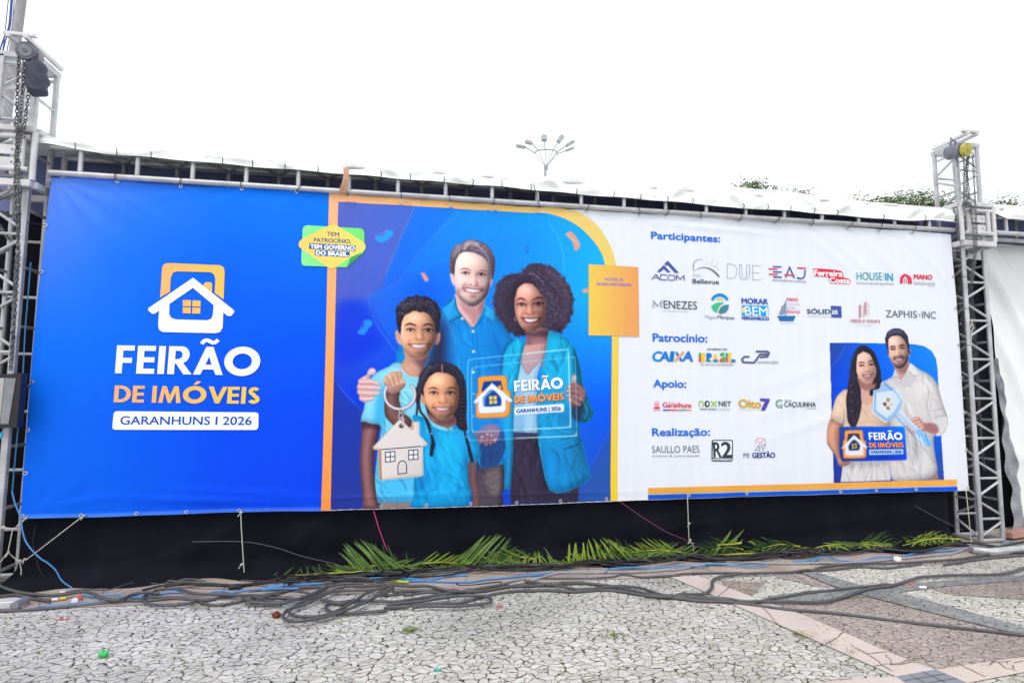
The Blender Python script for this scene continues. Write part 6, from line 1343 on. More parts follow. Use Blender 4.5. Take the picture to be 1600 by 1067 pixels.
# canopy tarpaulin over the beam
EX = np.array([(-.35,3.73),(.0,3.708),(.22,3.675),(.45,3.657),(1.11,3.640),(1.6,3.632),(2.0,3.628),(2.49,3.616),(3.2,3.610),(4.0,3.596),(4.7,3.580),(5.41,3.566),(6.1,3.560),(6.5,3.540),(6.87,3.552),(7.4,3.545),(7.97,3.534),(8.45,3.522),(8.8,3.555),(9.06,3.552),(9.2,3.56)])
TX = np.array([(-.35,3.80),(0,3.775),(1.1,3.745),(2.5,3.745),(4.8,3.745),(6.1,3.775),(6.9,3.775),(8.0,3.725),(9.2,3.70)])
def canopy(name, xs, edge, top, label, y0=-.10, back=3.2, seed=0):
    xs = np.arange(xs[0], xs[1], .035); n = len(xs); prof = []
    ph = seed
    for j in range(44):
        w = j/43
        e = np.interp(xs, edge[:, 0], edge[:, 1]); tp = np.interp(xs, top[:, 0], top[:, 1])
        if j < 22:
            q = j/21; z = e+(tp-e)*q; y = np.full(n, y0+.02*q)
            # scalloped pleats between ties
            pl = .010*np.sin(xs*2*math.pi/.62+ph+q*2.2*np.sign(np.sin(xs*2*math.pi/1.24)))*np.sin(q*math.pi) + .009*np.sin(xs*9.1-q*5+ph)*q*(1-q)*3 + .007*np.sin(xs*4.3+q*6+ph)*(1-q)
            for (cx, sl, a) in ((.8,.7,.02),(1.9,-.6,.02),(2.9,-.8,.022),(3.5,-.7,.025),(3.9,.8,.02),(5.5,-.9,.03),(5.75,.9,.03),(6.45,-.9,.03),(6.75,.9,.035),(7.35,-.8,.025),(7.7,.9,.03),(8.55,.8,.04),(8.9,.9,.03),(4.5,-.7,.03),(1.3,.6,.02)):
                v_ = (xs-cx)-(q-.4)*.22*np.sign(sl); pl = pl-a*np.exp(-(v_/.035)**2)*math.sin(q*math.pi)
            y = y+pl; z = z+.004*np.sin(xs*10+ph)
        else:
            q = (j-21)/22; y = np.full(n, y0+.02+(back-y0)*q); z = tp+.10*q-.10*np.sin(q*math.pi)+.010*np.sin(xs*5+q*9)*min(1., q*4)
        prof += list(zip(xs, y, z))
    ix = np.arange(44*n).reshape(44, n); F_ = np.stack([ix[:-1, :-1], ix[:-1, 1:], ix[1:, 1:], ix[1:, :-1]], -1).reshape(-1, 4)
    me = bpy.data.meshes.new(name); me.from_pydata(prof, [], F_.tolist()); me.update()
    return tag(link(name, me, M['tarp'], None, True), label, 'canopy')
canopy('canopy', (-.35, 9.16), EX, TX, 'long white tarpaulin canopy draped over the beam above the banner')
canopy('canopy', (9.60, 14.5), np.array([(9.5,3.80),(9.75,3.73),(9.95,3.66),(10.3,3.66),(12,3.67),(15,3.68)]), np.array([(9.5,3.84),(9.9,3.83),(10.4,3.83),(15,3.84)]), 'short white canopy end to the right of the right hand tower', -.02, 3.2, 2.)

# ------------------------------------------------------------------ trusses
def seg_(a, b_, r, m, name, parent, seg=10): return MB().tube([a, b_], r, seg).build(name, m, parent)
def tower(name, x0, x1, y0, y1, z1, zf, zs, label, step, square=False):
    root = empty(name, ((x0+x1)/2, (y0+y1)/2, 0), label, 'truss tower')
    for (x, y) in ((x0,y0),(x1,y0),(x0,y1),(x1,y1)):
        if square and y == y0:
            MB().box((x,y,(z1+.03)/2), (.05,.05,z1-.03), None, .006).build('chord', M['alu'], root, False)
        else: seg_((x,y,.03), (x,y,z1), .0235, M['alu'], 'chord', root, 14)
    faces = (((x0,y0),(x1,y0),zf),((x0,y1),(x1,y1),zf),((x0,y1),(x0,y0),zs),((x1,y1),(x1,y0),zs))
    for fi, (A, B, zo) in enumerate(faces):
        z = zo
        while z > .35: z -= step
        z0_ = z
        while z < z1-.02:
            mb = MB(); h = step/2
            ra = .0135
            if z > .04: mb.tube([(*A, z), (*B, z)], ra, 8); mb.build('rung', M['alu'], root)
            e, s_ = (A, B) if fi < 2 else (B, A)
            # diagonals meet at the rung's far end
            pz = max(.06, z-h+.03)
            if z-.03 > .1 and fi in (0, 2): MB().tube([(*B, z-.035), (*A, pz)], ra, 8).build('brace', M['alu_dull'] if fi in (1, 3) else M['alu'], root)
            if z+h-.03 < z1 and fi in (0, 2): MB().tube([(*B, z+.035), (*A, z+h-.03)], ra, 8).build('brace', M['alu_dull'] if fi in (1, 3) else M['alu'], root)
            z += step
    for (zz) in (.03,):
        mb = MB(); c = [(x0,y0),(x1,y0),(x1,y1),(x0,y1)]
        for i in range(4): mb.tube([(*c[i], zz), (*c[(i+1) % 4], zz)], .022, 8)
        mb.build('base_frame', M['alu'], root)
    mb = MB(); c = [(x0,y0),(x1,y0),(x1,y1),(x0,y1)]
    for i in range(4): mb.box(((c[i][0]+c[(i+1) % 4][0])/2, (c[i][1]+c[(i+1) % 4][1])/2, z1), (abs(c[i][0]-c[(i+1) % 4][0])+.05 if i % 2 == 0 else .046, abs(c[i][1]-c[(i+1) % 4][1])-.05 if i % 2 else .05, .05), None, .005)
    mb.build('top_frame', M['alu'], root, False)
    return root
def zat(px, py, y): return at(px, py, y)[2]
RX0, RX1, RY0, RY1 = 9.245, 9.525, -.07, .21
zf = zat(1515, 441, RY0); stepR = (zf - zat(1549, 810, RY0))/6.
zs = zat(1490, 418, RY0+.14)
tower('truss_tower', RX0, RX1, RY0, RY1, 4.48, zf, zs, 'tall aluminium truss tower at the right end of the banner', stepR)
LX0, LX1, LY0, LY1 = -.415, -.150, -.07, .21
tower('truss_tower', LX0, LX1, LY0, LY1, 4.48, zat(35, 366, LY0), zat(55, 341, LY1), 'tall aluminium truss tower at the left end of the banner', .50, True)

def carriage(x0, x1, y0, y1, zb, zt, label):
    """lifting sleeve that rides on a tower"""
    e = .075; X0, X1, Y0, Y1 = x0-e, x1+e, y0-e, y1+e
    root = empty('lifting_carriage', ((x0+x1)/2, (y0+y1)/2, zb), label, 'lifting sleeve')
    for z, h in ((zb,.06),(zt,.05)):
        mb = MB()
        mb.box(((X0+X1)/2, Y0, z), (X1-X0, .05, h), None, .006); mb.box(((X0+X1)/2, Y1, z), (X1-X0, .05, h), None, .006)
        mb.box((X0, (Y0+Y1)/2, z), (.05, Y1-Y0-.052, h), None, .006); mb.box((X1, (Y0+Y1)/2, z), (.05, Y1-Y0-.052, h), None, .006)
        mb.build('frame_ring', M['steel_white'], root, False)
    for (x, y) in ((X0,Y0),(X1,Y0),(X0,Y1),(X1,Y1)): seg_((x,y,zb+.03), (x,y,zt-.025), .024, M['steel_white'], 'post', root)
    for z in (zb+.12, zt-.07): seg_((X0+.03, Y0-.005, z), (X1-.03, Y0-.005, z), .022, M['steel_white'], 'cross_tube', root)
    for x in (X0+.085, X1-.085): seg_((x, Y0-.006, zb+.125), (x, Y0-.006, zt-.075), .024, M['steel_white'], 'inner_post', root)
    xm = (X0+X1)/2
    for z in (zb+.175, zb+.285):
        p_ = MB().box((xm, Y0-.004, z), (.19, .012, .085), None, .003).build('plate', M['steel_white'], root, False)
        h_ = MB()
        for s_ in (-1, 1): h_.disc_cyl((xm+s_*.05, Y0-.0115, z), (0,1,0), .007, .004, 10)
        h_.build('bolt_hole', M['black_paint'], p_)
    for s_ in (-1, 1):
        MB().disc_cyl((xm+s_*.12, Y0+.05, zt-.02), (1,0,0), .035, .05, 14).build('roller', M['alu_dull'], root)
    return root
carriage(RX0, RX1, RY0, RY1, 3.30, 3.75, 'pale steel lifting sleeve around the right hand tower')
carriage(LX0, LX1, LY0, LY1, 3.33, 3.80, 'pale steel lifting sleeve around the left hand tower')

def beam(x0, x1, zb, zt, y0, y1, first, step, label):
    root = empty('truss_beam', ((x0+x1)/2, (y0+y1)/2, zb), label, 'truss beam')
    for y in (y0, y1):
        for z in (zb, zt): seg_((x0,y,z), (x1,y,z), .0255, M['alu'], 'chord', root, 14)
    x = first; k = 0
    while x < x1-.05:
        seg_((x,y0,zb+.02), (x,y0,zt-.02), .021, M['alu'], 'upright', root)
        if x+step/2 < x1:
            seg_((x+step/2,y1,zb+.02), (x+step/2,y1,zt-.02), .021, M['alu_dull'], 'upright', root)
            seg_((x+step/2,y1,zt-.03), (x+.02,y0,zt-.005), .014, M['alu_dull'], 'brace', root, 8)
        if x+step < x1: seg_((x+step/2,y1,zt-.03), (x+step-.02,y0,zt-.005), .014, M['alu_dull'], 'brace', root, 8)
        x += step; k += 1
    return root
BY0 = -.055
beam(.0, 9.16, 3.468, 3.70, BY0, .20, .237, .4525, 'long horizontal aluminium truss beam above the banner')
beam(9.66, 14., 3.50, 3.78, .02, .27, 9.97, .9, 'short aluminium truss beam to the right of the right hand tower')

# ------------------------------------------------------------------ chain hoists
def chain_mesh(mb, pts, link_=.032, wire=.0042, jitter=0.):
    P = np.array(pts, float); d = np.r_[0, np.cumsum(np.linalg.norm(np.diff(P, axis=0), axis=1))]
    n = int(d[-1]/(link_*.78)); t = np.linspace(0, d[-1], n)
    C = np.stack([np.interp(t, d, P[:, k]) for k in range(3)], 1); T = np.gradient(C, axis=0); T /= np.linalg.norm(T, axis=1, keepdims=True)+1e-9
    for i in range(n):
        a = rng.uniform(0, 6.28) if jitter else (0 if i % 2 else math.pi/2)+rng.gauss(0, .2)
        s = np.cross(T[i], (math.cos(a), math.sin(a), .01)); s /= np.linalg.norm(s)+1e-9
        h = link_*.5; w = link_*.30
        c = C[i] + (np.array([rng.gauss(0, jitter), rng.gauss(0, jitter), 0]) if jitter else 0)
        o = [c+T[i]*h*.6+s*w, c+T[i]*h+s*w*.5, c+T[i]*h-s*w*.5, c+T[i]*h*.6-s*w, c-T[i]*h*.6-s*w, c-T[i]*h-s*w*.5, c-T[i]*h+s*w*.5, c-T[i]*h*.6+s*w]
        mb.tube(o, wire, 4, closed=True)
    return mb
# right hoist
hc = at(1511, 233.5, -.26); axd = np.array([.12, -1, -.12])
R_ = empty('chain_hoist', hc, 'chain hoist with a round yellow cover on the right hand tower top', 'chain hoist')
MB().disc_cyl(hc+np.array([-.03,.12,.02]), axd, .078, .16, 24, .12).build('body', M['drum_grey'], R_)
cv = MB().disc_cyl(hc+np.array([.0,.015,.0]), axd, .075, .05, 28, .12).build('cover', M['drum_yellow'], R_)
MB().disc_cyl(hc+np.array([.0,.015,.0])+axd/np.linalg.norm(axd)*.026, axd, .012, .01, 12).build('hub_bolt', M['rachis'], cv)
hk = MB().torus(hc+np.array([-.05,.12,.115]), (1,0,0), .032, .010, 14, 6); hk.tube([hc+np.array([-.05,.12,.14]), hc+np.array([-.05,.14,.19])], .012, 8); hk.build('hook', M['drum_grey'], R_)
mb = MB(); b0 = hc+np.array([0,.06,-.08])
cp = lambda *q: [at(a, b_, -.21) for a, b_ in q]
for q in (((1506,242),(1506,280),(1506,322)),((1511,245),(1508,270),(1509,322)),((1513,244),(1511,280),(1512,322)),((1514,244),(1510,262),(1514,300),(1517,324))): chain_mesh(mb, cp(*q),   .030, .0034)
chain_mesh(mb, cp((1506,320),(1512,316),(1518,324),(1514,330),(1520,326),(1516,334)),   .030, .0034, .01)
chain_mesh(mb, cp((1519.5,240),(1522,280),(1524,325),(1526,362),(1525,390),(1523,415),(1519,440)),   .030, .0034)
chain_mesh(mb, cp((1517,330),(1521,355),(1522,385),(1520,420),(1518,440)),   .030, .0034)
mb.build('lift_chain', M['chain'], R_)
mb = MB()
for k in range(20):
    x = RX0+.05+.009*k; zt_ = 3.28-.25*rng.random(); zb_ = (1.95, 1.5, 1.1, .95, 1.6, 2.3, 2.6, 2.4)[k % 8]+rng.uniform(-.2, .2)
    chain_mesh(mb, [(x,.04+.03*(k % 3),zt_), (x+.03,.06+.03*(k % 3),(zt_+zb_)/2), (x+.045,.08,zb_)], .028, .0036, .004)
mb.build('slack_chain', M['chain'], R_)
# left hoist
hc = at(40.5, 80, -.25)
L_h = empty('chain_hoist', hc, 'chain hoist with a dark grey round cover on the left hand tower top', 'chain hoist')
axl = np.array([.22, -1, -.25])
MB().disc_cyl(hc+np.array([.0,.075,.01]), axl, .070, .13, 24, .12).build('body', M['drum_grey'], L_h)
cv = MB().disc_cyl(hc, axl, .074, .04, 28, .12).build('cover', M['drum_grey'], L_h)
MB().disc_cyl(hc+axl/np.linalg.norm(axl)*.02, axl, .052, .012, 24).build('ribbed_disc', M['alu_dull'], cv); MB().disc_cyl(hc+axl/np.linalg.norm(axl)*.028, axl, .018, .012, 14).build('hub_bolt', M['drum_grey'], cv)
MB().torus(hc+np.array([.0,.10,.10]), (1,0,0), .03, .010, 14, 6).build('hook', M['drum_grey'], L_h)
mb = MB()
def lp(px, py, y=-.23): return at(px, py, y)
for l in ([(30,88),(28,120),(27,160),(26,196)],[(38,96),(36,130),(33,170),(31,200)],[(52,90),(48,120),(43,160),(38,200)]): chain_mesh(mb, [lp(*q) for q in l], .036, .0055)
chain_mesh(mb, [lp(28,196), lp(32,205), lp(36,200), lp(30,212), lp(34,198), lp(28,205)], .036, .0055, .012)
for l in ([(28,205),(25,250),(24,300),(27,345),(29,400),(26,440),(22,500),(19,560)],[(33,205),(30,250),(29,300),(30,345),(27,400),(23,450),(20,520),(17,575)]): chain_mesh(mb, [lp(q[0], q[1], -.17) for q in l], .036, .0055)
mb.build('lift_chain', M['chain'], L_h)
# arm that carries the left hoist
t = empty('hoist_arm', (LX0+.1,-.1,4.36), 'pale steel arm carrying the left hoist over the sleeve', 'bracket')
for x in (-.24, -.11): MB().box((x,-.06,4.53), (.035,.52,.035), None, .004).build('rail', M['steel_white'], t, False)
MB().box((-.175,-.27,4.5625), (.24,.04,.028), None, .004).build('cross_rail', M['steel_white'], t, False)
t = empty('hoist_arm', (RX0+.14,-.1,4.42), 'pale steel arm carrying the right hoist over the sleeve', 'bracket')
for x in (RX0-.03, RX0+.09): MB().box((x,-.03,4.53), (.035,.46,.035), None, .004).build('rail', M['steel_white'], t, False)
MB().box((RX0+.03,-.22,4.5625), (.22,.04,.028), None, .004).build('cross_rail', M['steel_white'], t, False)
# chain bag
pts = [at(x, y, -.2) for x, y in ((55,96),(56,108),(58,125),(58,140),(57,150))]
mb = MB(); q = spline(np.array(pts), 5); n = len(q); mb.tube(q, np.interp(np.linspace(0,1,n), [0,.12,.5,.85,1], [.045,.080,.086,.080,.04]), 14)
V = np.array(mb.v); V[:, 0] += .006*np.sin(V[:, 2]*60); V[:, 1] = (V[:, 1]+.2)*.75-.2+.01*np.sin(V[:, 2]*45+V[:, 0]*60); mb.v = [tuple(v_) for v_ in V]
tag(mb.build('chain_bag', M['bag']), 'dark blue grey cloth chain bag hanging under the left hoist', 'bag')
# floodlight box on the left tower
t = empty('floodlight', at(0, 620, -.22), 'grey floodlight box with black bracket fixed to the left hand tower', 'floodlight')
def quad_box(name, px, y0, dy, m, parent):
    A = [at(a, b_, y0) for a, b_ in px]; B = [p+np.array([0, dy, 0]) for p in A]; n = len(A)
    mb = MB().add(A+B, [tuple(range(n))[::-1], tuple(range(n, 2*n))] + [(i, (i+1) % n, n+(i+1) % n, n+i) for i in range(n)])
    me = mb.mesh(name); 
    import bmesh
    bm = bmesh.new(); bm.from_mesh(me); bmesh.ops.recalc_face_normals(bm, faces=bm.faces); bm.to_mesh(me); bm.free()
    return link(name, me, m, parent)
quad_box('housing', [(-30,586),(34,583),(26,668),(-36,670)], -.24, .08, M['black_paint'], t)
quad_box('side_face', [(7.5,590.5),(24.5,591),(13,662.5),(0.5,662)], -.245, .004, M['alu_dull'], t)
quad_box('front_face', [(-22,591),(6.5,590.5),(-.5,662),(-30,662)], -.247, .004, M['lens_grey'], t)
for q in ((24,613),(20,641)): MB().tube([at(q[0]-4,q[1],-.2), at(q[0]+4,q[1],-.18)], .006, 8).build('hinge_pin', M['alu'], t)
MB().disc_cyl(at(-2,680,-.2), (0,1,0), .03, .02, 20).build('cable_plug', M['cyan_plastic'], t)
# ------------------------------------------------------------------ fixings of the banner
mbp = [(187,286.2),(285,293.5),(380,298),(465,302),(546,309.5),(627,313.5),(703,318),(770,323),(842,328.5),(914,332.5),(997,338),(1037,339.5),(1092,342.5),(1152,347),(1208,350),(1264,354.5),(1320,359),(1369,363.5),(1420,366)]
lft = [(81,284),(75,354),(68,426),(54,597),(48.5,671),(45.5,738),(41,804)]
bot = [(131,803.5),(216,801),(294,798),(376,796),(596,790),(666,788),(735,785.5),(806,784),(874,781),(946,778),(1074,772.5),(1164,770),(1309,767),(1366,765.5),(1428,764)]
rgt = [(1484,433),(1488,482),(1493,539),(1499,590),(1503.5,645),(1507,702),(1509,760)]
g0 = None
for (x, y) in mbp+lft+bot+rgt:
    c = onsheet([(x, y)], .006)[0]
    if g0 is None:
        g0 = MB().torus((0,0,0), (0,1,0), .0125, .0042, 14, 6).build('grommet', M['ring'], None); o = g0
    else: o = g0.copy(); COL.objects.link(o)
    o.parent = banner; o.location = Vector(c)-banner.location
def tie(pts, r=.0032, m='tie', name='cable_tie', label=None, cat='cable tie', group=None):
    o = MB().tube(spline(np.array(pts, float), 5), r, 6).build(name, M[m]); tag(o, label, cat, group); return o
for i, (x, y) in enumerate(mbp):
    c = onsheet([(x, y)], .008)[0]; zc = 3.468; sl_ = rng.choice([-.02, 0, .03, -.05, .06]); lean_ = (rng.random() < .18)
    p = [c+[0,-.004,0], (c[0]+sl_*.3, BY0-.034, zc-.02), (c[0]+sl_*.6, BY0-.030, zc+.018)]
    if lean_: p += [(c[0]+sl_*1.5+.02, BY0-.05, zc+.10), (c[0]+sl_*2+.02, BY0-.06, zc+.18)]
    else: p += [(c[0]+sl_, BY0, zc+.03)]
    tie(p, .0034, label='black cable tie lashing the banner top to the beam', group='cable ties along the banner top')
for i, (x, y) in enumerate(lft[1:-1]):
    c = onsheet([(x, y)], .008)[0]; tie([c, (c[0]-.05, -.05, c[2]+.003), (LX1-.03, LY0-.03, c[2]+.012), (LX1-.07, LY0-.02, c[2]+.012)], .0026, label='black cable tie lashing the banner left edge to the tower', group='cable ties along the banner left edge')
for i, (x, y) in enumerate(rgt[:-1]):
    c = onsheet([(x, y)], .008)[0]; tie([c, (c[0]+.05, -.06, c[2]-.004), (RX0+.005, RY0-.03, c[2]-.01), (RX0+.06, RY0-.024, c[2]-.012)], .0026, label='black cable tie lashing the banner right edge to the tower', group='cable ties along the banner right edge')
for x in (112,178,232,345,392,443,495,594,640,693,738,783,829,900,958,1000,1042,1081,1160,1198,1233,1270,1306,1377,1442):
    xe = at(x, 300, -.12)[0]; ze = float(np.interp(xe, EX[:, 0], EX[:, 1]))
    tie([(xe, -.125, ze+.045), (xe+.008, -.135, ze+.02), (xe+.002, -.12, ze-.012)], .0042, label='short black cable tie in the canopy hem', group='cable ties along the canopy hem')
# peach strip folded over the beam
mb = MB(); E_ = [(536,262,545,262),(536.5,270,545,270),(536,278,544.5,280),(534,286,544,289),(531,294,542.5,295),(530,301,541.5,302)]
V = []
for i, (a, b_, c, d) in enumerate(E_):
    yy = (-.15, -.155, -.15, -.145, -.118, -.095)[i]
    for k in range(5): q = k/4; p_ = at(a+(c-a)*q, b_+(d-b_)*q, yy); p_[1] += .006*math.sin(q*7+i); V.append(p_)
mb.add(V, [(i*5+k, i*5+k+1, (i+1)*5+k+1, (i+1)*5+k) for i in range(len(E_)-1) for k in range(4)])
tag(mb.build('vinyl_strip', M['peach_cloth']), 'narrow peach coloured vinyl strip folded over the beam', 'vinyl strip')
# ropes
def rope(pts, r, label, name='rope', m='rope', knots=()):
    root = MB().tube(spline(np.array(pts, float), 6), r, 7); 
    for k in knots:
        k = np.array(k, float); root.torus(k, (rng.gauss(0,1),rng.gauss(0,1),rng.gauss(0,1)), r*1.9, r*1.1, 10, 6); root.torus(k+[.006,0,.004], (rng.gauss(0,1),rng.gauss(0,1),1), r*1.7, r*1.1, 10, 6); root.tube([k, k+[rng.uniform(-.03,.0),-.01,-.03]], r*.9, 6)
    return tag(root.build(name, M[m]), label, 'rope')
y_ = -.05
rope([at(131,805,y_), at(40,875,y_)], .0042, 'white rope running slantwise from banner bottom edge to the left tower', knots=[at(38,874,y_), at(131,806,y_)])
rope([at(38,874,y_), at(32,877,y_), at(22,871,y_), at(12,864,-.09), at(2,876,-.1), at(-6,880,-.1)], .0042, 'slack white rope knotted around the foot of the left tower', knots=[at(12,864,-.1), at(31,876,y_)])
rope([at(31,878,y_), at(33,890,y_), at(33,898,y_)], .004, 'short loose white rope end beside the left tower')
rope([at(41,807,y_), at(30,818,y_), at(22,825,-.09), at(8,824,-.1), at(-4,822,-.1)], .0042, 'white rope tying the banner lower left corner to the tower', knots=[at(40,810,y_), at(4,824,-.1)])
rope([at(12,864,-.11), at(16,845,-.1), at(20,826,-.1)], .0036, 'thin white rope running upright along the left tower foot')
rope([at(376,798,y_), at(378,840,y_), at(381,885,y_), at(382,905,y_)], .0045, 'white rope hanging from the banner bottom at the blue panel', knots=[at(376,801,y_), at(377,882,y_), at(382,898,y_), at(382,904,y_)])
rope([at(1074,774,y_), at(1075,800,y_), at(1077,843,y_), at(1083,850,y_), at(1083,872,y_)], .0045, 'white rope hanging from the banner bottom below the sponsor logos', knots=[at(1076,818,y_), at(1078,844,y_)])
rope([at(1509,764,y_), at(1512,790,-.1), at(1516,830,-.12), at(1517,850,-.13)], .0045, 'white rope hanging from the banner corner at the right tower', knots=[at(1509,766,y_), at(1517,846,-.13)])
rope([at(1517,500,-.1), at(1519,506,-.1), at(1521,512,-.1), at(1518,520,-.1), at(1517,540,-.1)], .0055, 'short white rope hanging inside the right tower lattice', knots=[at(1518,508,-.1)])
def cord(px, y, r, m, label, name='cord', cat='cord'):
    return tag(MB().tube(spline(np.array([at(a, b_, y) for a, b_ in px]), 6), r, 6).build(name, M[m]), label, cat)
M['cord_pink'] = mat('pink_cord', (.62, .06, .22), .6, 0, .1, 40.); M['cord_dull'] = mat('dull_pink_cord', (.24, .07, .13), .7, 0, .2, 40.); M['cord_grey'] = mat('thin_grey_cord', (.10, .10, .125), .7, 0, .1, 40.)
cord([(584,798),(592,825),(601,850),(606,861)], -.03, .004, 'cord_pink', 'pink cord hanging in front of the black cloth')
tag(MB().tube([at(604,860,-.04), at(618,873,-.05)], .012, 10).build('connector', M['cable_black']), 'black cable connector at the end of the pink cord', 'connector')
cord([(968,783),(1000,805),(1040,830),(1075,846),(1100,872)], -.03, .0026, 'cord_dull', 'dull pink cord slanting to the foot of the black cloth')
cord([(1430,790),(1470,812),(1505,828)], -.03, .0032, 'cord_grey', 'thin grey cord slanting towards the right tower')
cord([(300,846),(380,846),(430,855),(470,868),(530,882)], -.02, .0030, 'cord_grey', 'thin grey cord drooping across the black cloth')
cord([(55,822),(52,850),(62,890),(80,912),(100,925)], -.02, .0035, 'cable_black', 'thin black cord hanging at the left end of the cloth')

# ------------------------------------------------------------------ cables on the paving
Q7, Q8, Q2, Q3, Q4, Q5, Q6 = ZX(0,860,.15), ZX(200,860,.15), ZX(400,820,.15936), ZX(620,820,.15936), ZX(820,820,.15), ZX(1040,820,.15), ZX(1260,810,.15)
QR = ZX(1200,800,.25)
def cable(groups, r, m, label, z=0., group=None, ripple=.0):
    P = np.concatenate([f(np.array(p, float)) for f, p in groups])
    W = np.array([gp(a, b_, r+z) for a, b_ in P]); W = spline(W, 6)
    n = len(W); W[:, 2] = r+z+ripple*(.5+.5*np.sin(np.arange(n)*.23+z*400))+.0015*np.sin(np.arange(n)*.5)
    W[:, 1] += .004*np.sin(np.arange(n)*.37+z*300)
    return tag(MB().tube(W, r, 9).build('cable', M[m]), label, 'cable', group)
G1 = 'grey power cables along the foot of the banner'
R1 = .0118
cable([(Q7,[(-60,330),(0,365),(200,430),(420,465),(640,458),(850,430),(950,440),(1070,490),(1200,515),(1290,498),(1400,450),(1500,437)]),(Q8,[(250,432),(300,412),(430,395),(540,405),(680,440),(900,460),(1150,462),(1210,490),(1300,535),(1500,545),(1640,542)])], R1, 'cable_grey', 'thick grey cable curling from the left tower foot along the cloth', .026, G1)
cable([(Q7,[(-40,478),(0,472),(150,458),(220,470),(400,505),(520,533)])], .0102, 'cable_grey', 'grey cable ending beside the left tower base beam', .01, G1)
cable([(Q7,[(-60,634),(0,632),(300,615),(700,585),(1100,545),(1500,500)]),(Q8,[(200,492),(300,487),(540,485),(700,525),(850,560),(1000,562),(1180,528),(1400,470),(1600,430)])], .0108, 'cable_grey', 'grey cable nearest the camera at the left edge', .0, G1)
cable([(Q8,[(-20,525),(100,522),(300,512),(500,500),(800,515),(950,490),(1200,465),(1400,465),(1600,440)]),(Q2,[(300,560),(600,575),(900,560)])], .0102, 'cable_grey', 'grey cable running straight under the loops at the left', .004, G1)
cable([(Q8,[(330,440),(200,452),(158,490),(190,540),(300,566),(450,572),(650,545),(720,520)])], .0108, 'cable_grey', 'grey cable bent in a small hook at the left', .016, G1)
cable([(Q2,[(-100,770),(0,765),(250,757),(430,720),(560,670),(690,610),(640,600),(400,620),(200,668),(90,702),(0,720),(-120,745)])], R1, 'cable_grey', 'grey cable lying in a flat loop left of the big coil', .012, G1)
cable([(Q2,[(-80,690),(0,705),(120,745),(230,758),(350,740),(520,690),(640,640),(720,600),(900,570),(1050,585)])], .0108, 'cable_grey', 'grey cable crossing below the flat loop', .030, G1)
cable([(Q2,[(-60,650),(200,640),(420,650),(560,690),(450,720),(200,715),(0,712)])], .0102, 'cable_grey', 'grey cable doubled back under the flat loop', .0, G1)
cable([(Q2,[(740,585),(780,545),(880,522),(1050,520),(1180,550),(1260,578),(1262,612),(1130,632),(900,640),(740,655),(600,695),(470,745),(380,795),(325,850),(380,890),(500,900),(650,888),(790,845),(920,770),(1020,708),(1130,645),(1250,598),(1335,612),(1330,640),(1200,690),(1010,785),(800,862),(640,905),(450,942),(330,937),(265,900),(290,850),(370,810),(500,765),(640,700),(780,630),(900,600),(1060,600),(1260,585),(1500,600)]),(Q3,[(300,600),(500,640),(620,650)])], R1, 'cable_grey', 'thick grey cable coiled in the big loop before the palm leaves', .028, G1)
cable([(Q3,[(120,800),(-100,810)]),(Q2,[(1250,842),(1000,860),(780,858),(690,825),(688,788),(740,762),(850,770),(960,730)])], R1, 'cable_grey', 'grey cable end turning back inside the big coil', .010, G1)
cable([(Q2,[(640,730),(800,760),(950,740),(1200,745),(1400,748)]),(Q3,[(120,735),(300,700),(500,672),(700,640),(1000,592),(1200,552),(1330,560),(1500,585)]),(Q4,[(280,622),(500,662),(620,668),(800,655),(920,640),(1050,636),(1200,657),(1400,718)]),(Q5,[(60,735),(300,750),(600,762),(800,795),(1000,796),(1300,798),(1600,802)]),(Q6,[(250,855),(450,790),(650,735),(900,690),(1150,617),(1300,600),(1600,588)]),(QR,[(1450,385),(1600,352),(1660,340)])], R1, 'cable_grey', 'long grey cable running the whole length to the right edge', .012, G1)
cable([(Q3,[(-60,820),(0,812),(200,778),(500,768),(640,758),(800,715),(1000,668),(1300,640)]),(Q4,[(0,690),(150,683),(300,682),(500,695),(800,678),(1000,692),(1300,738),(1600,768)]),(Q5,[(320,785),(600,800),(900,832),(1200,870),(1450,900)]),(QR,[(200,615),(500,640),(1000,703),(1600,770),(1680,780)])], R1, 'cable_grey', 'long grey cable slanting across the brown paving to the lower right', .0, G1)
cable([(Q3,[(150,805),(350,795),(600,792),(780,780),(900,762),(926,738),(905,712),(820,695),(600,692),(300,740),(-80,780)])], R1, 'cable_grey', 'grey cable folded back in a narrow loop beside the coil', .020, G1)
cable([(Q3,[(-40,665),(150,645),(400,640),(700,655),(900,635),(1100,602),(1300,598)]),(Q4,[(150,625),(350,615),(600,606),(800,622),(1000,655),(1300,718),(1600,750)]),(Q5,[(350,765),(700,790),(900,810),(1060,780),(1250,745),(1500,695)]),(Q6,[(0,775),(300,740),(550,716),(800,690),(880,688)])], R1, 'cable_grey', 'grey cable weaving through the middle of the bundle', .004, G1)
cable([(Q2,[(1150,690),(1300,690),(1450,672)]),(Q3,[(100,690),(300,660),(560,662),(800,645)])], .0102, 'cable_grey', 'short grey cable behind the coil', .0, G1)
cable([(Q4,[(1250,735),(1500,748)]),(Q5,[(150,722),(300,720),(430,700),(492,640),(482,592),(540,550),(700,516),(1000,500),(1300,490),(1470,470)]),(Q6,[(60,535),(150,510),(300,482),(500,470),(900,466),(1300,443),(1600,418)]),(QR,[(1400,260),(1600,248),(1680,244)])], R1, 'cable_grey', 'grey cable with an S bend over the granite band', .012, G1)
cable([(Q6,[(-100,560),(0,550),(300,530),(480,510),(600,505),(800,515),(1000,500),(1200,475)])], .010, 'cable_dark', 'thin dark cable beside the S bend cable', .0, G1)
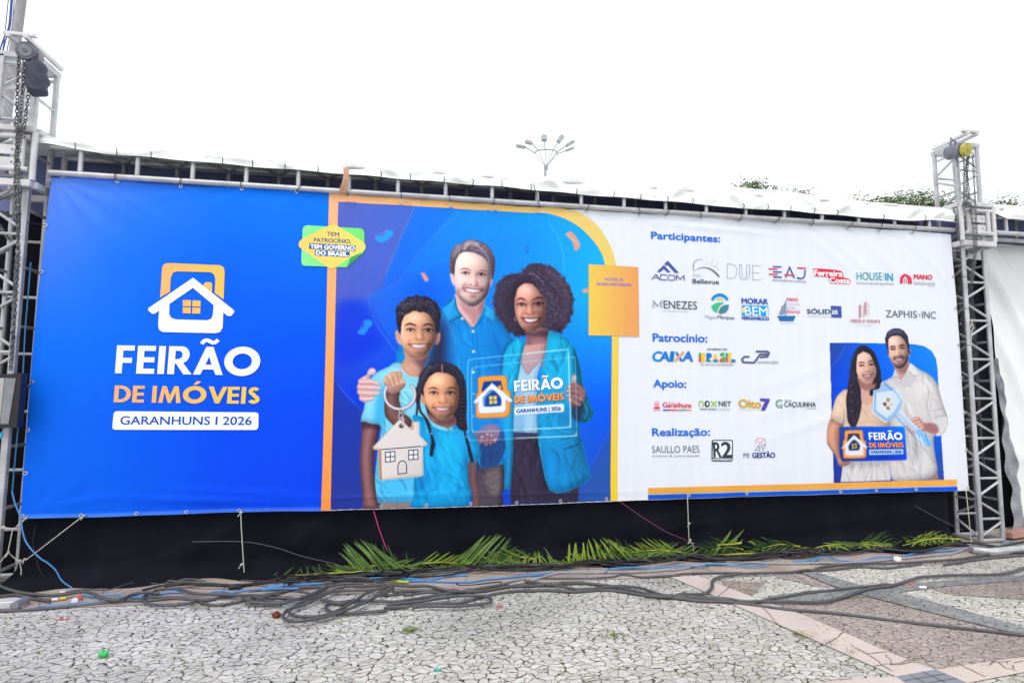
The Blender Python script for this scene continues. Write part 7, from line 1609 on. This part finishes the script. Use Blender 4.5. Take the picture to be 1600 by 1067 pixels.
cable([(QR,[(1100,330),(1350,292),(1600,268),(1680,262)])], .012, 'cable_dark', 'dark cable at the far right beside the base pipe', .0, G1)
cable([(Q3,[(1100,590),(1300,545)]),(Q4,[(250,520),(400,496),(700,492),(1200,488),(1500,465)]),(Q5,[(60,468),(200,450),(400,412),(700,402),(900,392),(1200,400),(1600,395)]),(Q6,[(300,462),(500,458),(900,422),(1200,395),(1450,370),(1600,338)]),(QR,[(1300,212),(1450,214),(1600,205),(1680,200)])], .0115, 'cable_light', 'light grey cable along the palm leaves to the right tower', .006, G1)
G3 = 'dark cables on the granite kerb'
cable([(Q3,[(590,570),(610,590),(750,585),(1000,560),(1020,570)])], .006, 'cable_black', 'thin black cable curl on the granite kerb', .0)
cable([(Q4,[(160,560),(400,560),(700,555),(900,545),(1000,522),(1100,525),(1250,545),(1600,525)]),(Q5,[(100,515),(300,505),(800,497)])], .010, 'cable_dark', 'dark cable crossing the granite kerb under the middle leaves', .0)
GB = 'blue cables along the foot of the cloth'
cable([(Q7,[(870,455),(930,470),(1010,470)]),(Q7,[(1160,463),(1250,465),(1340,480),(1500,478)])], .0065, 'cable_blue', 'blue cable piece between grey cables at the left', .02, GB)
cable([(Q7,[(340,608),(450,582),(700,556),(900,538),(1080,535)])], .0065, 'cable_blue', 'blue cable lying beside the nearest grey cable', .0, GB)
cable([(Q8,[(30,478),(200,462),(400,440),(560,432)])], .0075, 'cable_blue', 'blue cable behind the hook shaped grey cable', .010, GB)
cable([(Q8,[(860,432),(1000,420),(1080,440),(1200,412),(1400,395),(1600,375)]),(Q2,[(120,600),(400,585),(650,570)])], .0075, 'cable_blue', 'blue cable winding left of the flat loop', .012, GB)
cable([(Q2,[(60,640),(250,620),(420,618)])], .008, 'cable_blue', 'short blue cable across the flat loop', .026, GB)
cable([(Q2,[(600,640),(800,560),(1000,545),(1150,520),(1400,515)]),(Q3,[(120,545),(300,540),(500,500),(700,490)])], .0075, 'cable_blue', 'blue cable behind the big coil', .010, GB)
cable([(Q3,[(0,520),(200,530),(400,555),(700,560),(850,535),(1100,515),(1300,490),(1500,470)]),(Q4,[(60,530),(150,520),(250,496),(500,485)])], .0075, 'cable_blue', 'blue cable along the middle palm leaves', .008, GB)
cable([(Q4,[(840,490),(880,460),(920,450),(1200,440),(1350,450),(1600,422)]),(Q5,[(140,425),(380,430),(430,404),(600,410),(800,424),(960,424),(1060,408)])], .0075, 'cable_blue', 'blue cable winding below the upright palm leaves', .02, GB)
cable([(Q5,[(1330,375),(1450,380),(1590,345)]),(Q6,[(60,445),(120,408),(200,400),(270,412),(350,436),(550,440),(700,410),(900,395)])], .0075, 'cable_blue', 'blue cable with a low hump near the white cup', .02, GB)
cable([(Q6,[(1000,395),(1150,355),(1300,345),(1450,335),(1600,318)]),(QR,[(1290,205)])], .0085, 'cable_blue', 'blue cable running to the foot of the right tower', .01, GB)
cable([(QR,[(1440,215),(1490,190),(1540,186),(1600,200)])], .0065, 'cable_blue', 'blue cable arched behind the right tower foot', .02, GB)
M['cable_lime'] = mat('lime_cable', (.42, .52, .06), .45, 0, .1, 10.)
cable([(Q2,[(1180,540),(1300,545),(1500,555)]),(Q3,[(0,552),(115,562)])], .008, 'cable_lime', 'lime green cable piece behind the big coil', .012)
cord([(19,768),(23,785),(31.5,807),(36.5,835),(45,853),(63,872),(73,878),(86.5,890),(98,908),(124,925)], -.13, .006, 'cable_blue', 'bright blue cable drooping from the left tower to the paving', 'cable', 'cable')
cord([(48,410),(43,470),(39,520),(36,580),(33,620),(26,690),(19,768)], -.02, .0055, 'cable_blue', 'blue cable hanging down inside the left tower', 'cable', 'cable')
# tangle of thin black cables against the cloth
for k in range(30):
    x0 = rng.uniform(-20, 1330); L = rng.uniform(160, 420); base = lambda x: 915-(x-40)*.0459
    n = 7; P = [(x0+L*i/(n-1), base(x0+L*i/(n-1))+rng.uniform(0, 13)+(5 if x0 < 500 else 0)) for i in range(n)]
    cable([(lambda a: a, P)], rng.choice([.006,.007,.009,.011]), rng.choice(['cable_black','cable_black','cable_dark']), 'thin dark cable in the tangle against the foot of the black cloth', rng.uniform(0, .03), 'dark cables tangled at the foot of the cloth', .02)
for (pp, r_) in (([(395,345),(430,315),(500,322),(600,300),(720,305),(850,340),(1000,380),(1060,415)], .010), ([(250,430),(400,360),(560,330),(700,335),(790,370)], .011), ([(980,360),(1060,320),(1150,310),(1280,340)], .006), ([(1200,390),(1350,350),(1480,315),(1620,310)], .010)):
    W = Q8(np.array(pp, float)); W = np.array([at(a, b_, -.10-.03*rng.random()) for a, b_ in W])
    tag(MB().tube(spline(W, 6), r_, 8).build('cable', M['cable_dark']), 'dark cable humped up against the cloth left of the hanging rope', 'cable', 'dark cables humped against the cloth')
tag(MB().box(gp(368,917,.02), (.10,.05,.045), None, .012).build('connector', M['cable_black']), 'black box connector among the cables below the hanging rope', 'connector')
for (x, y, c, lb) in ((86,936,'white_plastic','white plug end lying by the left tower'),(98.5,934.5,'yellow_plastic','yellow plug end lying by the left tower'),(117,938,'white_plastic','white cable tag beside the red plug'),(123.5,934,'red_plastic','round red plug lying between cables at the left'),(98,925,'white_plastic','small white clip on the cables behind the plugs')):
    p = gp(x, y, .02); mb = MB()
    if 'red' in lb: mb.disc_cyl(p, (.3,-1,.2), .022, .03, 16)
    else: mb.disc_cyl(p, (1,.2,0), .010, .04, 10)
    tag(mb.build('plug', M[c]), lb, 'plug')

# base beams of the towers
t = empty('base_beam', gp(5, 948), 'white steel base beam at the foot of the left tower', 'base beam')
MB().box(gp(-14,946,.03)+np.array([0,.03,0]), (.42,.09,.05), None, .006).build('beam', M['steel_white'], t, False)
MB().tube([gp(22,947,.035), gp(42,937,.035)], .03, 14).build('tube', M['alu_dull'], t)
t = empty('base_beam', gp(1560, 862), 'round pale steel base pipe at the foot of the right tower', 'base beam')
MB().tube([gp(1517,857,.04), gp(1523,859,.04), gp(1545,862,.04), gp(1660,852,.04)], [.034,.038,.038,.038], 16).build('pipe', M['alu'], t)
tag(MB().box(at(1590,833,.05), (.42,.12,.07), [[.97,-.2,0],[.2,.97,.06],[0,-.06,1]], .006).build('plank', M['wood'], None, False), 'pinkish wooden plank lying beside the right tower foot', 'plank')

# ------------------------------------------------------------------ palm leaves along the cloth
def frond(rach, blades, label, m='leaf_a', rw=.007, y=-.12, extra=()):
    """rach: photo points of the stalk; blades: (fraction along stalk, tip photo point, width)"""
    P = np.array([at(a, b_, y-.02*(b_ > 880)) for a, b_ in rach]); P[:, 2] = np.maximum(P[:, 2], .025)
    R = spline(P, 8); n = len(R)
    root = MB().tube(R, np.linspace(rw, rw*.45, n), 7).build('palm_leaf', M['rachis']); tag(root, label, 'palm leaf', 'cut palm leaves lying along the cloth')
    groups = {}
    for (f, tip, w, mm, dy) in blades:
        i = f*(n-1); a = R[int(i)]*(1-(i-int(i)))+R[min(n-1, int(i)+1)]*(i-int(i))
        b_ = at(tip[0], tip[1], y+dy); b_[2] = max(b_[2], .03)
        d = b_-a; L = np.linalg.norm(d); mb = groups.setdefault(mm, MB())
        k = 8; t = np.linspace(0, 1, k+1); sag = rng.uniform(-.02, .06)*L; out = rng.uniform(-.10, .12)*L
        side = np.cross(d/L, (rng.gauss(0,.25), -1, rng.gauss(0,.15))); side /= np.linalg.norm(side); nr = np.cross(side, d/L)
        C = a+d*t[:, None]; C[:, 2] += sag*np.sin(t*math.pi); C += nr*(out*np.sin(t*math.pi))[:, None]
        W = 1.25*w*np.interp(t, [0,.12,.45,.8,1], [.35,.85,1,.6,.04])
        V = np.concatenate([C+side*W[:, None]*.5+nr*W[:, None]*.22, C, C-side*W[:, None]*.5+nr*W[:, None]*.22])
        F_ = [(j, j+1, k+1+j+1, k+1+j) for j in range(k)]+[(k+1+j, k+2+j, 2*k+3+j, 2*k+2+j) for j in range(k)]
        mb.add(V, F_)
    for mm, mb in groups.items(): mb.build('leaflets', M[mm], root)
    return root
def fan(f0, f1, t0, t1, n, w, m, bow=0., dy=.03, jit=3.):
    out = []
    for i in range(n):
        q = i/max(1, n-1); b_ = math.sin(q*math.pi)*bow
        out.append((f0+(f1-f0)*q, (t0[0]+(t1[0]-t0[0])*q+rng.gauss(0,jit), t0[1]+(t1[1]-t0[1])*q-b_+rng.gauss(0,jit*.8)), w*rng.uniform(.75,1.15), m, dy+rng.uniform(-.04,.05)))
    return out
frond([(645,892),(605,890.5),(565,892),(535,897)], fan(.08,.72,(584,850),(528,860),11,.020,'leaf_a',9)+fan(.2,.6,(576,844),(534,847),5,.019,'leaf_a',0)+fan(.55,.95,(545,880),(505,893),6,.014,'leaf_b')+fan(.1,.6,(570,905),(540,907),6,.014,'leaf_a')+fan(.05,.4,(632,862),(585,846),5,.012,'leaf_c'), 'cut palm leaf with a yellow stalk under the pink cord')
frond([(575,893),(520,895),(460,901),(418,906)], fan(.05,.95,(520,880),(440,896),16,.011,'leaf_c',3,.05)+fan(.1,.95,(520,908),(425,912),14,.011,'leaf_b',0,-.02)+fan(.3,.8,(505,878),(462,884),5,.012,'leaf_c'), 'dark flat palm leaf at the left end of the row', 'leaf_c')
frond([(678,895),(715,893),(755,893),(790,892)], fan(.02,.32,(690,886),(724,876),8,.018,'leaf_b',3)+fan(.2,.75,(748,845),(800,846),12,.021,'leaf_a',12)+fan(.3,.6,(763,834),(787,838),5,.019,'leaf_a')+fan(.5,1.,(800,850),(818,862),7,.016,'leaf_c'), 'large bright palm leaf fanned upright left of the middle', y=-.10)
frond([(775,893),(800,888),(830,874),(845,868)], fan(.05,.95,(812,866),(850,864),12,.013,'leaf_c',6)+fan(.1,.8,(800,872),(842,860),8,.012,'leaf_a',3), 'dark slender palm leaf leaning right between two bright ones', y=-.08)
frond([(868,883),(845,883),(822,886),(810,891)], fan(0,.95,(856,866),(812,874),12,.013,'leaf_b',3)+fan(.1,.9,(850,893),(808,897),8,.012,'leaf_c',0,-.02)+[(.0,(849,853),.012,'leaf_a',.02)], 'small palm leaf with comb like leaflets left of the middle', y=-.14)
frond([(1030,880),(980,880),(930,880.5),(895,883),(860,891)], fan(.2,.8,(950,841),(891,849),13,.019,'leaf_b',4)+fan(.45,.95,(900,862),(866,876),9,.016,'leaf_b',3)+fan(.05,.3,(1000,868),(958,850),10,.011,'leaf_a',0)+fan(.2,.5,(972,840),(935,848),9,.012,'leaf_c',4)+fan(.25,.95,(940,893),(850,896),16,.013,'leaf_b',0,-.02)+fan(.4,.9,(900,897),(845,893),8,.013,'leaf_a',0,-.02), 'widest palm leaf spread in a comb at the middle', y=-.13)
frond([(1210,872),(1172,871),(1110,874),(1040,880),(1005,885)], fan(.1,.55,(1195,864),(1106,856),22,.013,'leaf_a',4)+fan(.75,.98,(1040,862),(1005,872),9,.011,'leaf_c',2)+[(.78,(1030,868),.007,'leaf_b',0),(.96,(1028,861),.010,'leaf_b',-.02)], 'palm leaf with a long lime stalk under the hanging rope', rw=.010, y=-.12)
frond([(1158,848),(1140,850),(1120,851)], [(.9,(1143,827),.024,'leaf_a',.0),(.6,(1163,826),.024,'leaf_a',.0),(.35,(1152,838),.016,'leaf_a',0),(.05,(1160,842),.016,'leaf_a',0),(.9,(1114,872),.026,'leaf_a',0),(.6,(1126,872),.026,'leaf_a',0)], 'short cut palm stalk with two tall blades', rw=.011, y=-.16)
frond([(1199,869),(1192,861),(1183,851),(1170,845)], fan(0,.6,(1205,866),(1168,844),9,.024,'leaf_a',2,.0,1.5)+fan(.1,.5,(1190,850),(1172,846),4,.02,'leaf_c'), 'folded broad palm leaf tip bent over', y=-.14)
frond([(1198,870),(1215,865),(1240,862),(1262,864)], fan(.2,1.,(1260,856),(1300,868),8,.014,'leaf_b',3)+fan(.3,.9,(1250,872),(1290,872),6,.013,'leaf_a',0,-.02), 'palm leaf with a curved yellow stalk right of the folded tip', rw=.009, y=-.15)
frond([(1410,861),(1380,853),(1340,850),(1290,852),(1262,860)], fan(.05,.75,(1408,866),(1320,874),16,.019,'leaf_b',-2,-.03)+fan(.3,.95,(1350,873),(1275,868),10,.013,'leaf_b',0,-.04)+fan(.3,.95,(1310,850),(1262,858),10,.013,'leaf_a',4)+fan(.05,.4,(1395,848),(1345,846),7,.018,'leaf_b',2), 'bright dense palm leaf lying flat near the white cup', y=-.14)
frond([(1500,842),(1460,841),(1430,847),(1400,858)], fan(.05,.7,(1497,848),(1420,858),12,.012,'leaf_b',0,-.02)+fan(.0,.6,(1494,837),(1440,838),8,.012,'leaf_b',3)+fan(.3,.55,(1460,829),(1448,831),4,.010,'leaf_a',0)+fan(.5,1.,(1413,838),(1400,845),6,.011,'leaf_c',0)+fan(.4,.9,(1450,858),(1412,862),8,.009,'leaf_b',0,-.03), 'last palm leaf at the right beside the right tower', y=-.14)

for k in range(11):
    x = 585+k*82+rng.uniform(-20, 20); yb = 915-(x-40)*.0459-6; d_ = rng.choice([-1, 1]); L = rng.uniform(50, 85)
    frond([(x, yb), (x+d_*L*.5, yb-3), (x+d_*L, yb+rng.uniform(0, 5))], fan(.05,1.,(x+d_*28, yb-rng.uniform(8,20)),(x+d_*(L+22), yb-6),14,.011,rng.choice(['leaf_a','leaf_c','leaf_b']),4,-.02)+fan(.1,1.,(x+d_*25, yb+9),(x+d_*(L+18), yb+8),11,.010,rng.choice(['leaf_a','leaf_c','leaf_a']),0,-.05), 'low dark palm leaf lying flat in the row under the brighter leaves', y=-.11)

# ------------------------------------------------------------------ litter
def lump(c, r, m, name, label, cat, sq=(1,1,1), seed=1):
    rr = random.Random(seed); mb = MB(); nu, nv = 14, 9; V = []
    for j in range(nv+1):
        for i in range(nu):
            th = math.pi*j/nv; ph = 2*math.pi*i/nu; k = r*(1+.22*math.sin(3*ph+seed)*math.sin(2*th)+rr.uniform(-.10,.10))
            V.append((c[0]+k*sq[0]*math.sin(th)*math.cos(ph), c[1]+k*sq[1]*math.sin(th)*math.sin(ph), c[2]+k*sq[2]*math.cos(th)))
    F_ = [(j*nu+i, j*nu+(i+1) % nu, (j+1)*nu+(i+1) % nu, (j+1)*nu+i) for j in range(nv) for i in range(nu)]
    mb.add(V, F_); return tag(mb.build(name, M[m]), label, cat)
lump(gp(162,1021,.018), .026, 'green_plastic', 'bottle_cap', 'bright green crumpled plastic cap on the white paving', 'bottle cap', (1,1,.7), 2)
lump(gp(432,960,.018), .029, 'brown_husk', 'husk', 'reddish brown plant husk beside the coiled cable', 'husk', (1.1,1,.7), 3)
lump(gp(780.5,946,.008), .020, 'red_plastic', 'wrapper', 'small red wrapper scrap right of the cable coil', 'litter', (1.1,.9,.35), 4)
lump(gp(1402,874,.03), .036, 'foam', 'paper_cup', 'crumpled white cup leaning on the grey cable', 'cup', (1.,.9,.85), 5)
lump(gp(1424,915,.006), .034, 'red_plastic', 'wrapper', 'flat red wrapper scrap on the grey star paving', 'litter', (1.2,.5,.2), 6)
lump(gp(1442,917,.012), .03, 'foam', 'wrapper', 'small white paper scrap on the grey star paving', 'litter', (1.1,.7,.3), 7)
lump(gp(683,1046,.006), .018, 'teal_plastic', 'wrapper', 'tiny teal scrap near the bottom of the picture', 'litter', (1.2,.7,.3), 8)
tag(MB().tube([gp(84,967,.004), gp(95,968,.005), gp(108,966.5,.004)], .0035, 6).build('straw', M['red_plastic']), 'thin red straw on the paving at the left', 'straw')
# moss tufts in the joints
mb = MB()
for k in range(420):
    if rng.random() < .45: x, y = rng.choice([(308,948),(324,948),(1258,995),(1300,1005),(1335,1020),(1378,1010),(1290,985),(1250,990),(960,993),(640,985),(640,985),(640,985),(1150,915),(1175,925)]); x += rng.gauss(0,7); y += rng.gauss(0,2.5)
    else: x, y = rng.uniform(0,1600), rng.uniform(950,1067)
    c = gp(x, y, 0.); 
    for j in range(7):
        a = rng.uniform(0, 6.28); L = rng.uniform(.008,.022); d = np.array([math.cos(a)*L, math.sin(a)*L, rng.uniform(.004,.014)]); o_ = np.array([rng.gauss(0,.012), rng.gauss(0,.012), .002]); s_ = np.array([-math.sin(a), math.cos(a), 0])*.0025
        mb.add([c+o_-s_, c+o_+s_, c+o_+d], [(0,1,2)])
M['moss'] = mat('moss_green', (.16, .20, .03), .8, 0, .5, 8.)
tag(mb.build('moss', M['moss'], None, False), 'small moss tufts growing in the paving joints', 'moss', kind='stuff')

# ------------------------------------------------------------------ background: lamp, trees, pole, wires
lb = at(852, 262, 25); 
t = empty('street_lamp', (lb[0], 25, 0), 'tall grey street lamp with six lamp heads rising behind the canopy', 'street lamp')
MB().tube([(lb[0],25,0), (lb[0],25,lb[2])], [.16,.07], 14).build('pole', M['lamp'], t)
def zp(x, y): return at(780+x*.10309, 190+y*.10309, 25)
rc = zp(705, 455); rr_ = np.linalg.norm(zp(880,470)-zp(540,470))/2
MB().tube(spline(np.array([at(780+x*.10309, 190+y*.10309, 25+e) for x, y, e in ((535,478,0),(560,455,.5),(600,438,1.),(700,426,1.4),(800,432,1.),(855,448,.5),(878,475,0),(875,490,-.2))]), 5), .042, 8).build('ring', M['lamp'], t)
hub = zp(708, 695)
MB().tube([hub-np.array([0,0,.15]), hub+np.array([0,0,.03])], [.10,.13], 12).build('hub', M['lamp'], t)
for k, (rx, ry, hx, hy, tx, ty, dy) in enumerate(((540,475,400,395,255,365,-.4),(595,440,500,335,390,300,.5),(697,430,683,298,680,205,.8),(815,435,890,318,965,215,.6),(872,462,1015,370,1140,297,.3),(880,490,1010,445,1135,395,-.4))):
    dy *= .25
    zq = lambda x, y, e: at(780+x*.10309, 190+y*.10309, 25+e)
    a = zp(rx, ry); b_ = zq(hx, hy, dy); c = zq(tx, ty, dy*1.6)
    am = MB().tube([hub, a], .020, 6).tube([a, b_], .034, 6).build('arm', M['lamp'], t)
    d = c-b_; L = np.linalg.norm(d); d /= L; s_ = np.cross(d, (0,1,0)); s_ /= np.linalg.norm(s_); n_ = np.cross(d, s_)
    w = (.065,.085,.155,.135,.08,.05)[k]; dy = 0; mb = MB(); V = []
    for (f, ww, h) in ((0,.75,.06),(.12,1.,.10),(.75,1.,.10),(.95,.9,.07),(1.,.6,.04)):
        for sx, sy in ((-1,-1),(1,-1),(1,1),(-1,1)): V.append(b_+d*L*f+s_*w*ww*sx*.95+n_*h*sy)
    mb.add(V, [(i*4+j, i*4+(j+1) % 4, (i+1)*4+(j+1) % 4, (i+1)*4+j) for i in range(4) for j in range(4)]+[(3,2,1,0),(16,17,18,19)])
    mb.build('lamp_head', M['lamp'], t, False)

def tree(px, py, y, rx, rz, label, seed, dens=1.):
    r_ = random.Random(seed); c = at(px, py, y); t = empty('tree', (c[0], y, 0), label, 'tree', 'trees behind the canopy')
    cz = c[2]-rz*.6; mb = MB(); mb.tube(spline([(c[0],y,0),(c[0]+.1,y,cz*.4),(c[0]-.05,y,cz*.75),(c[0],y,cz)], 5), np.linspace(.26,.10,16), 10)
    cl = []
    for k in range(int(44*dens)):
        a = r_.uniform(0, 6.28); u_ = r_.uniform(-1, 1); rad = r_.uniform(.45, 1.)**.5
        q = np.array([c[0]+rx*rad*math.sqrt(1-u_*u_)*math.cos(a), y+rx*.8*rad*math.sqrt(1-u_*u_)*math.sin(a), cz+rz*rad*u_]); cl.append(q)
        if k % 2 == 0: mb.tube(spline([(c[0],y,cz*.7+r_.uniform(0,.25)*cz), (np.array([c[0],y,cz])+q)/2+[0,0,.1], q], 4), np.linspace(.06,.012,9), 6)
    mb.build('trunk', M['bark'], t)
    lf = MB()
    for q in cl:
        s = r_.uniform(.22,.42)*min(1., rx/1.2+.3)
        for j in range(int(r_.uniform(110,210))):
            p = q+np.array([r_.gauss(0,s), r_.gauss(0,s), r_.gauss(0,s*.55)]); L = r_.uniform(.05,.11); a = r_.uniform(0,6.28); e = r_.uniform(-.7,.7)
            d = np.array([math.cos(a)*math.cos(e), math.sin(a)*math.cos(e), math.sin(e)])*L; s_ = np.cross(d, (r_.gauss(0,1), r_.gauss(0,1), r_.gauss(0,1)+.3)); s_ *= L*.28/(np.linalg.norm(s_)+1e-9)
            lf.add([p-d, p+s_, p+d, p-s_], [(0,1,2,3)])
    lf.build('crown', M['tree_leaf'], t, False)
tree(1182, 298, 18, .95, .6, 'sparse tree top rising behind the canopy left of the others', 11, .55)
tree(1240, 312, 19, .7, .35, 'tiny tree top barely rising behind the canopy', 12, .4)
tree(1375, 320, 18, 1.7, .8, 'green tree top behind the canopy left of the right tower', 13, 1.1)
tree(1446, 314, 18.5, 1.2, .85, 'green tree top directly behind the right tower', 14, 1.)
tree(1556, 332, 18, 1.3, .7, 'low green tree top to the right of the right tower', 15, .9)
py_t, py_b = at(36, -20, 6), at(7, 200, 6)
dpo = (py_t-py_b)/np.linalg.norm(py_t-py_b)
t = empty('utility_pole', (py_b[0], 6, 0), 'grey utility pole behind the left tower', 'utility pole')
bp_ = py_b-dpo*(py_b[2]/dpo[2]); MB().tube([bp_, py_b, py_t+dpo*1.5], [.105,.085,.07], 16).build('shaft', M['pole'], t)
for (x, y) in ((21,106),(17,126),(14,137),(12,143),(8,170)):
    c = at(x, y, 6); s_ = MB(); s_.torus(c, dpo+np.array([rng.gauss(0,.12),0,0]), .088, .010, 18, 6); s_.tube(spline([c+[.05,-.09,.0], c+[.12,-.14,.02], c+[.2,-.1,-.08]], 4), .009, 6); s_.build('strap', M['rope'], t)
for k, (pp, lb_) in enumerate((([(14,-10),(9,40),(4,80),(-3,110)], 'outermost blue grey wire hanging left of the utility pole'),([(18,-10),(14,40),(8,55),(2,72),(-3,90)], 'dark blue wire bending left of the utility pole'),([(20,-10),(16,40),(9,62),(0,100)], 'dark blue wire beside the bent one'),([(23,-10),(19,40),(11,80),(9,110),(4,135),(-3,150)], 'long thin blue wire nearest the utility pole'))):
    tag(MB().tube(spline(np.array([at(a, b_, 6) for a, b_ in pp]), 6), .012 if k in (1,2) else .008, 6).build('wire', M['wire_blue']), lb_, 'wire')
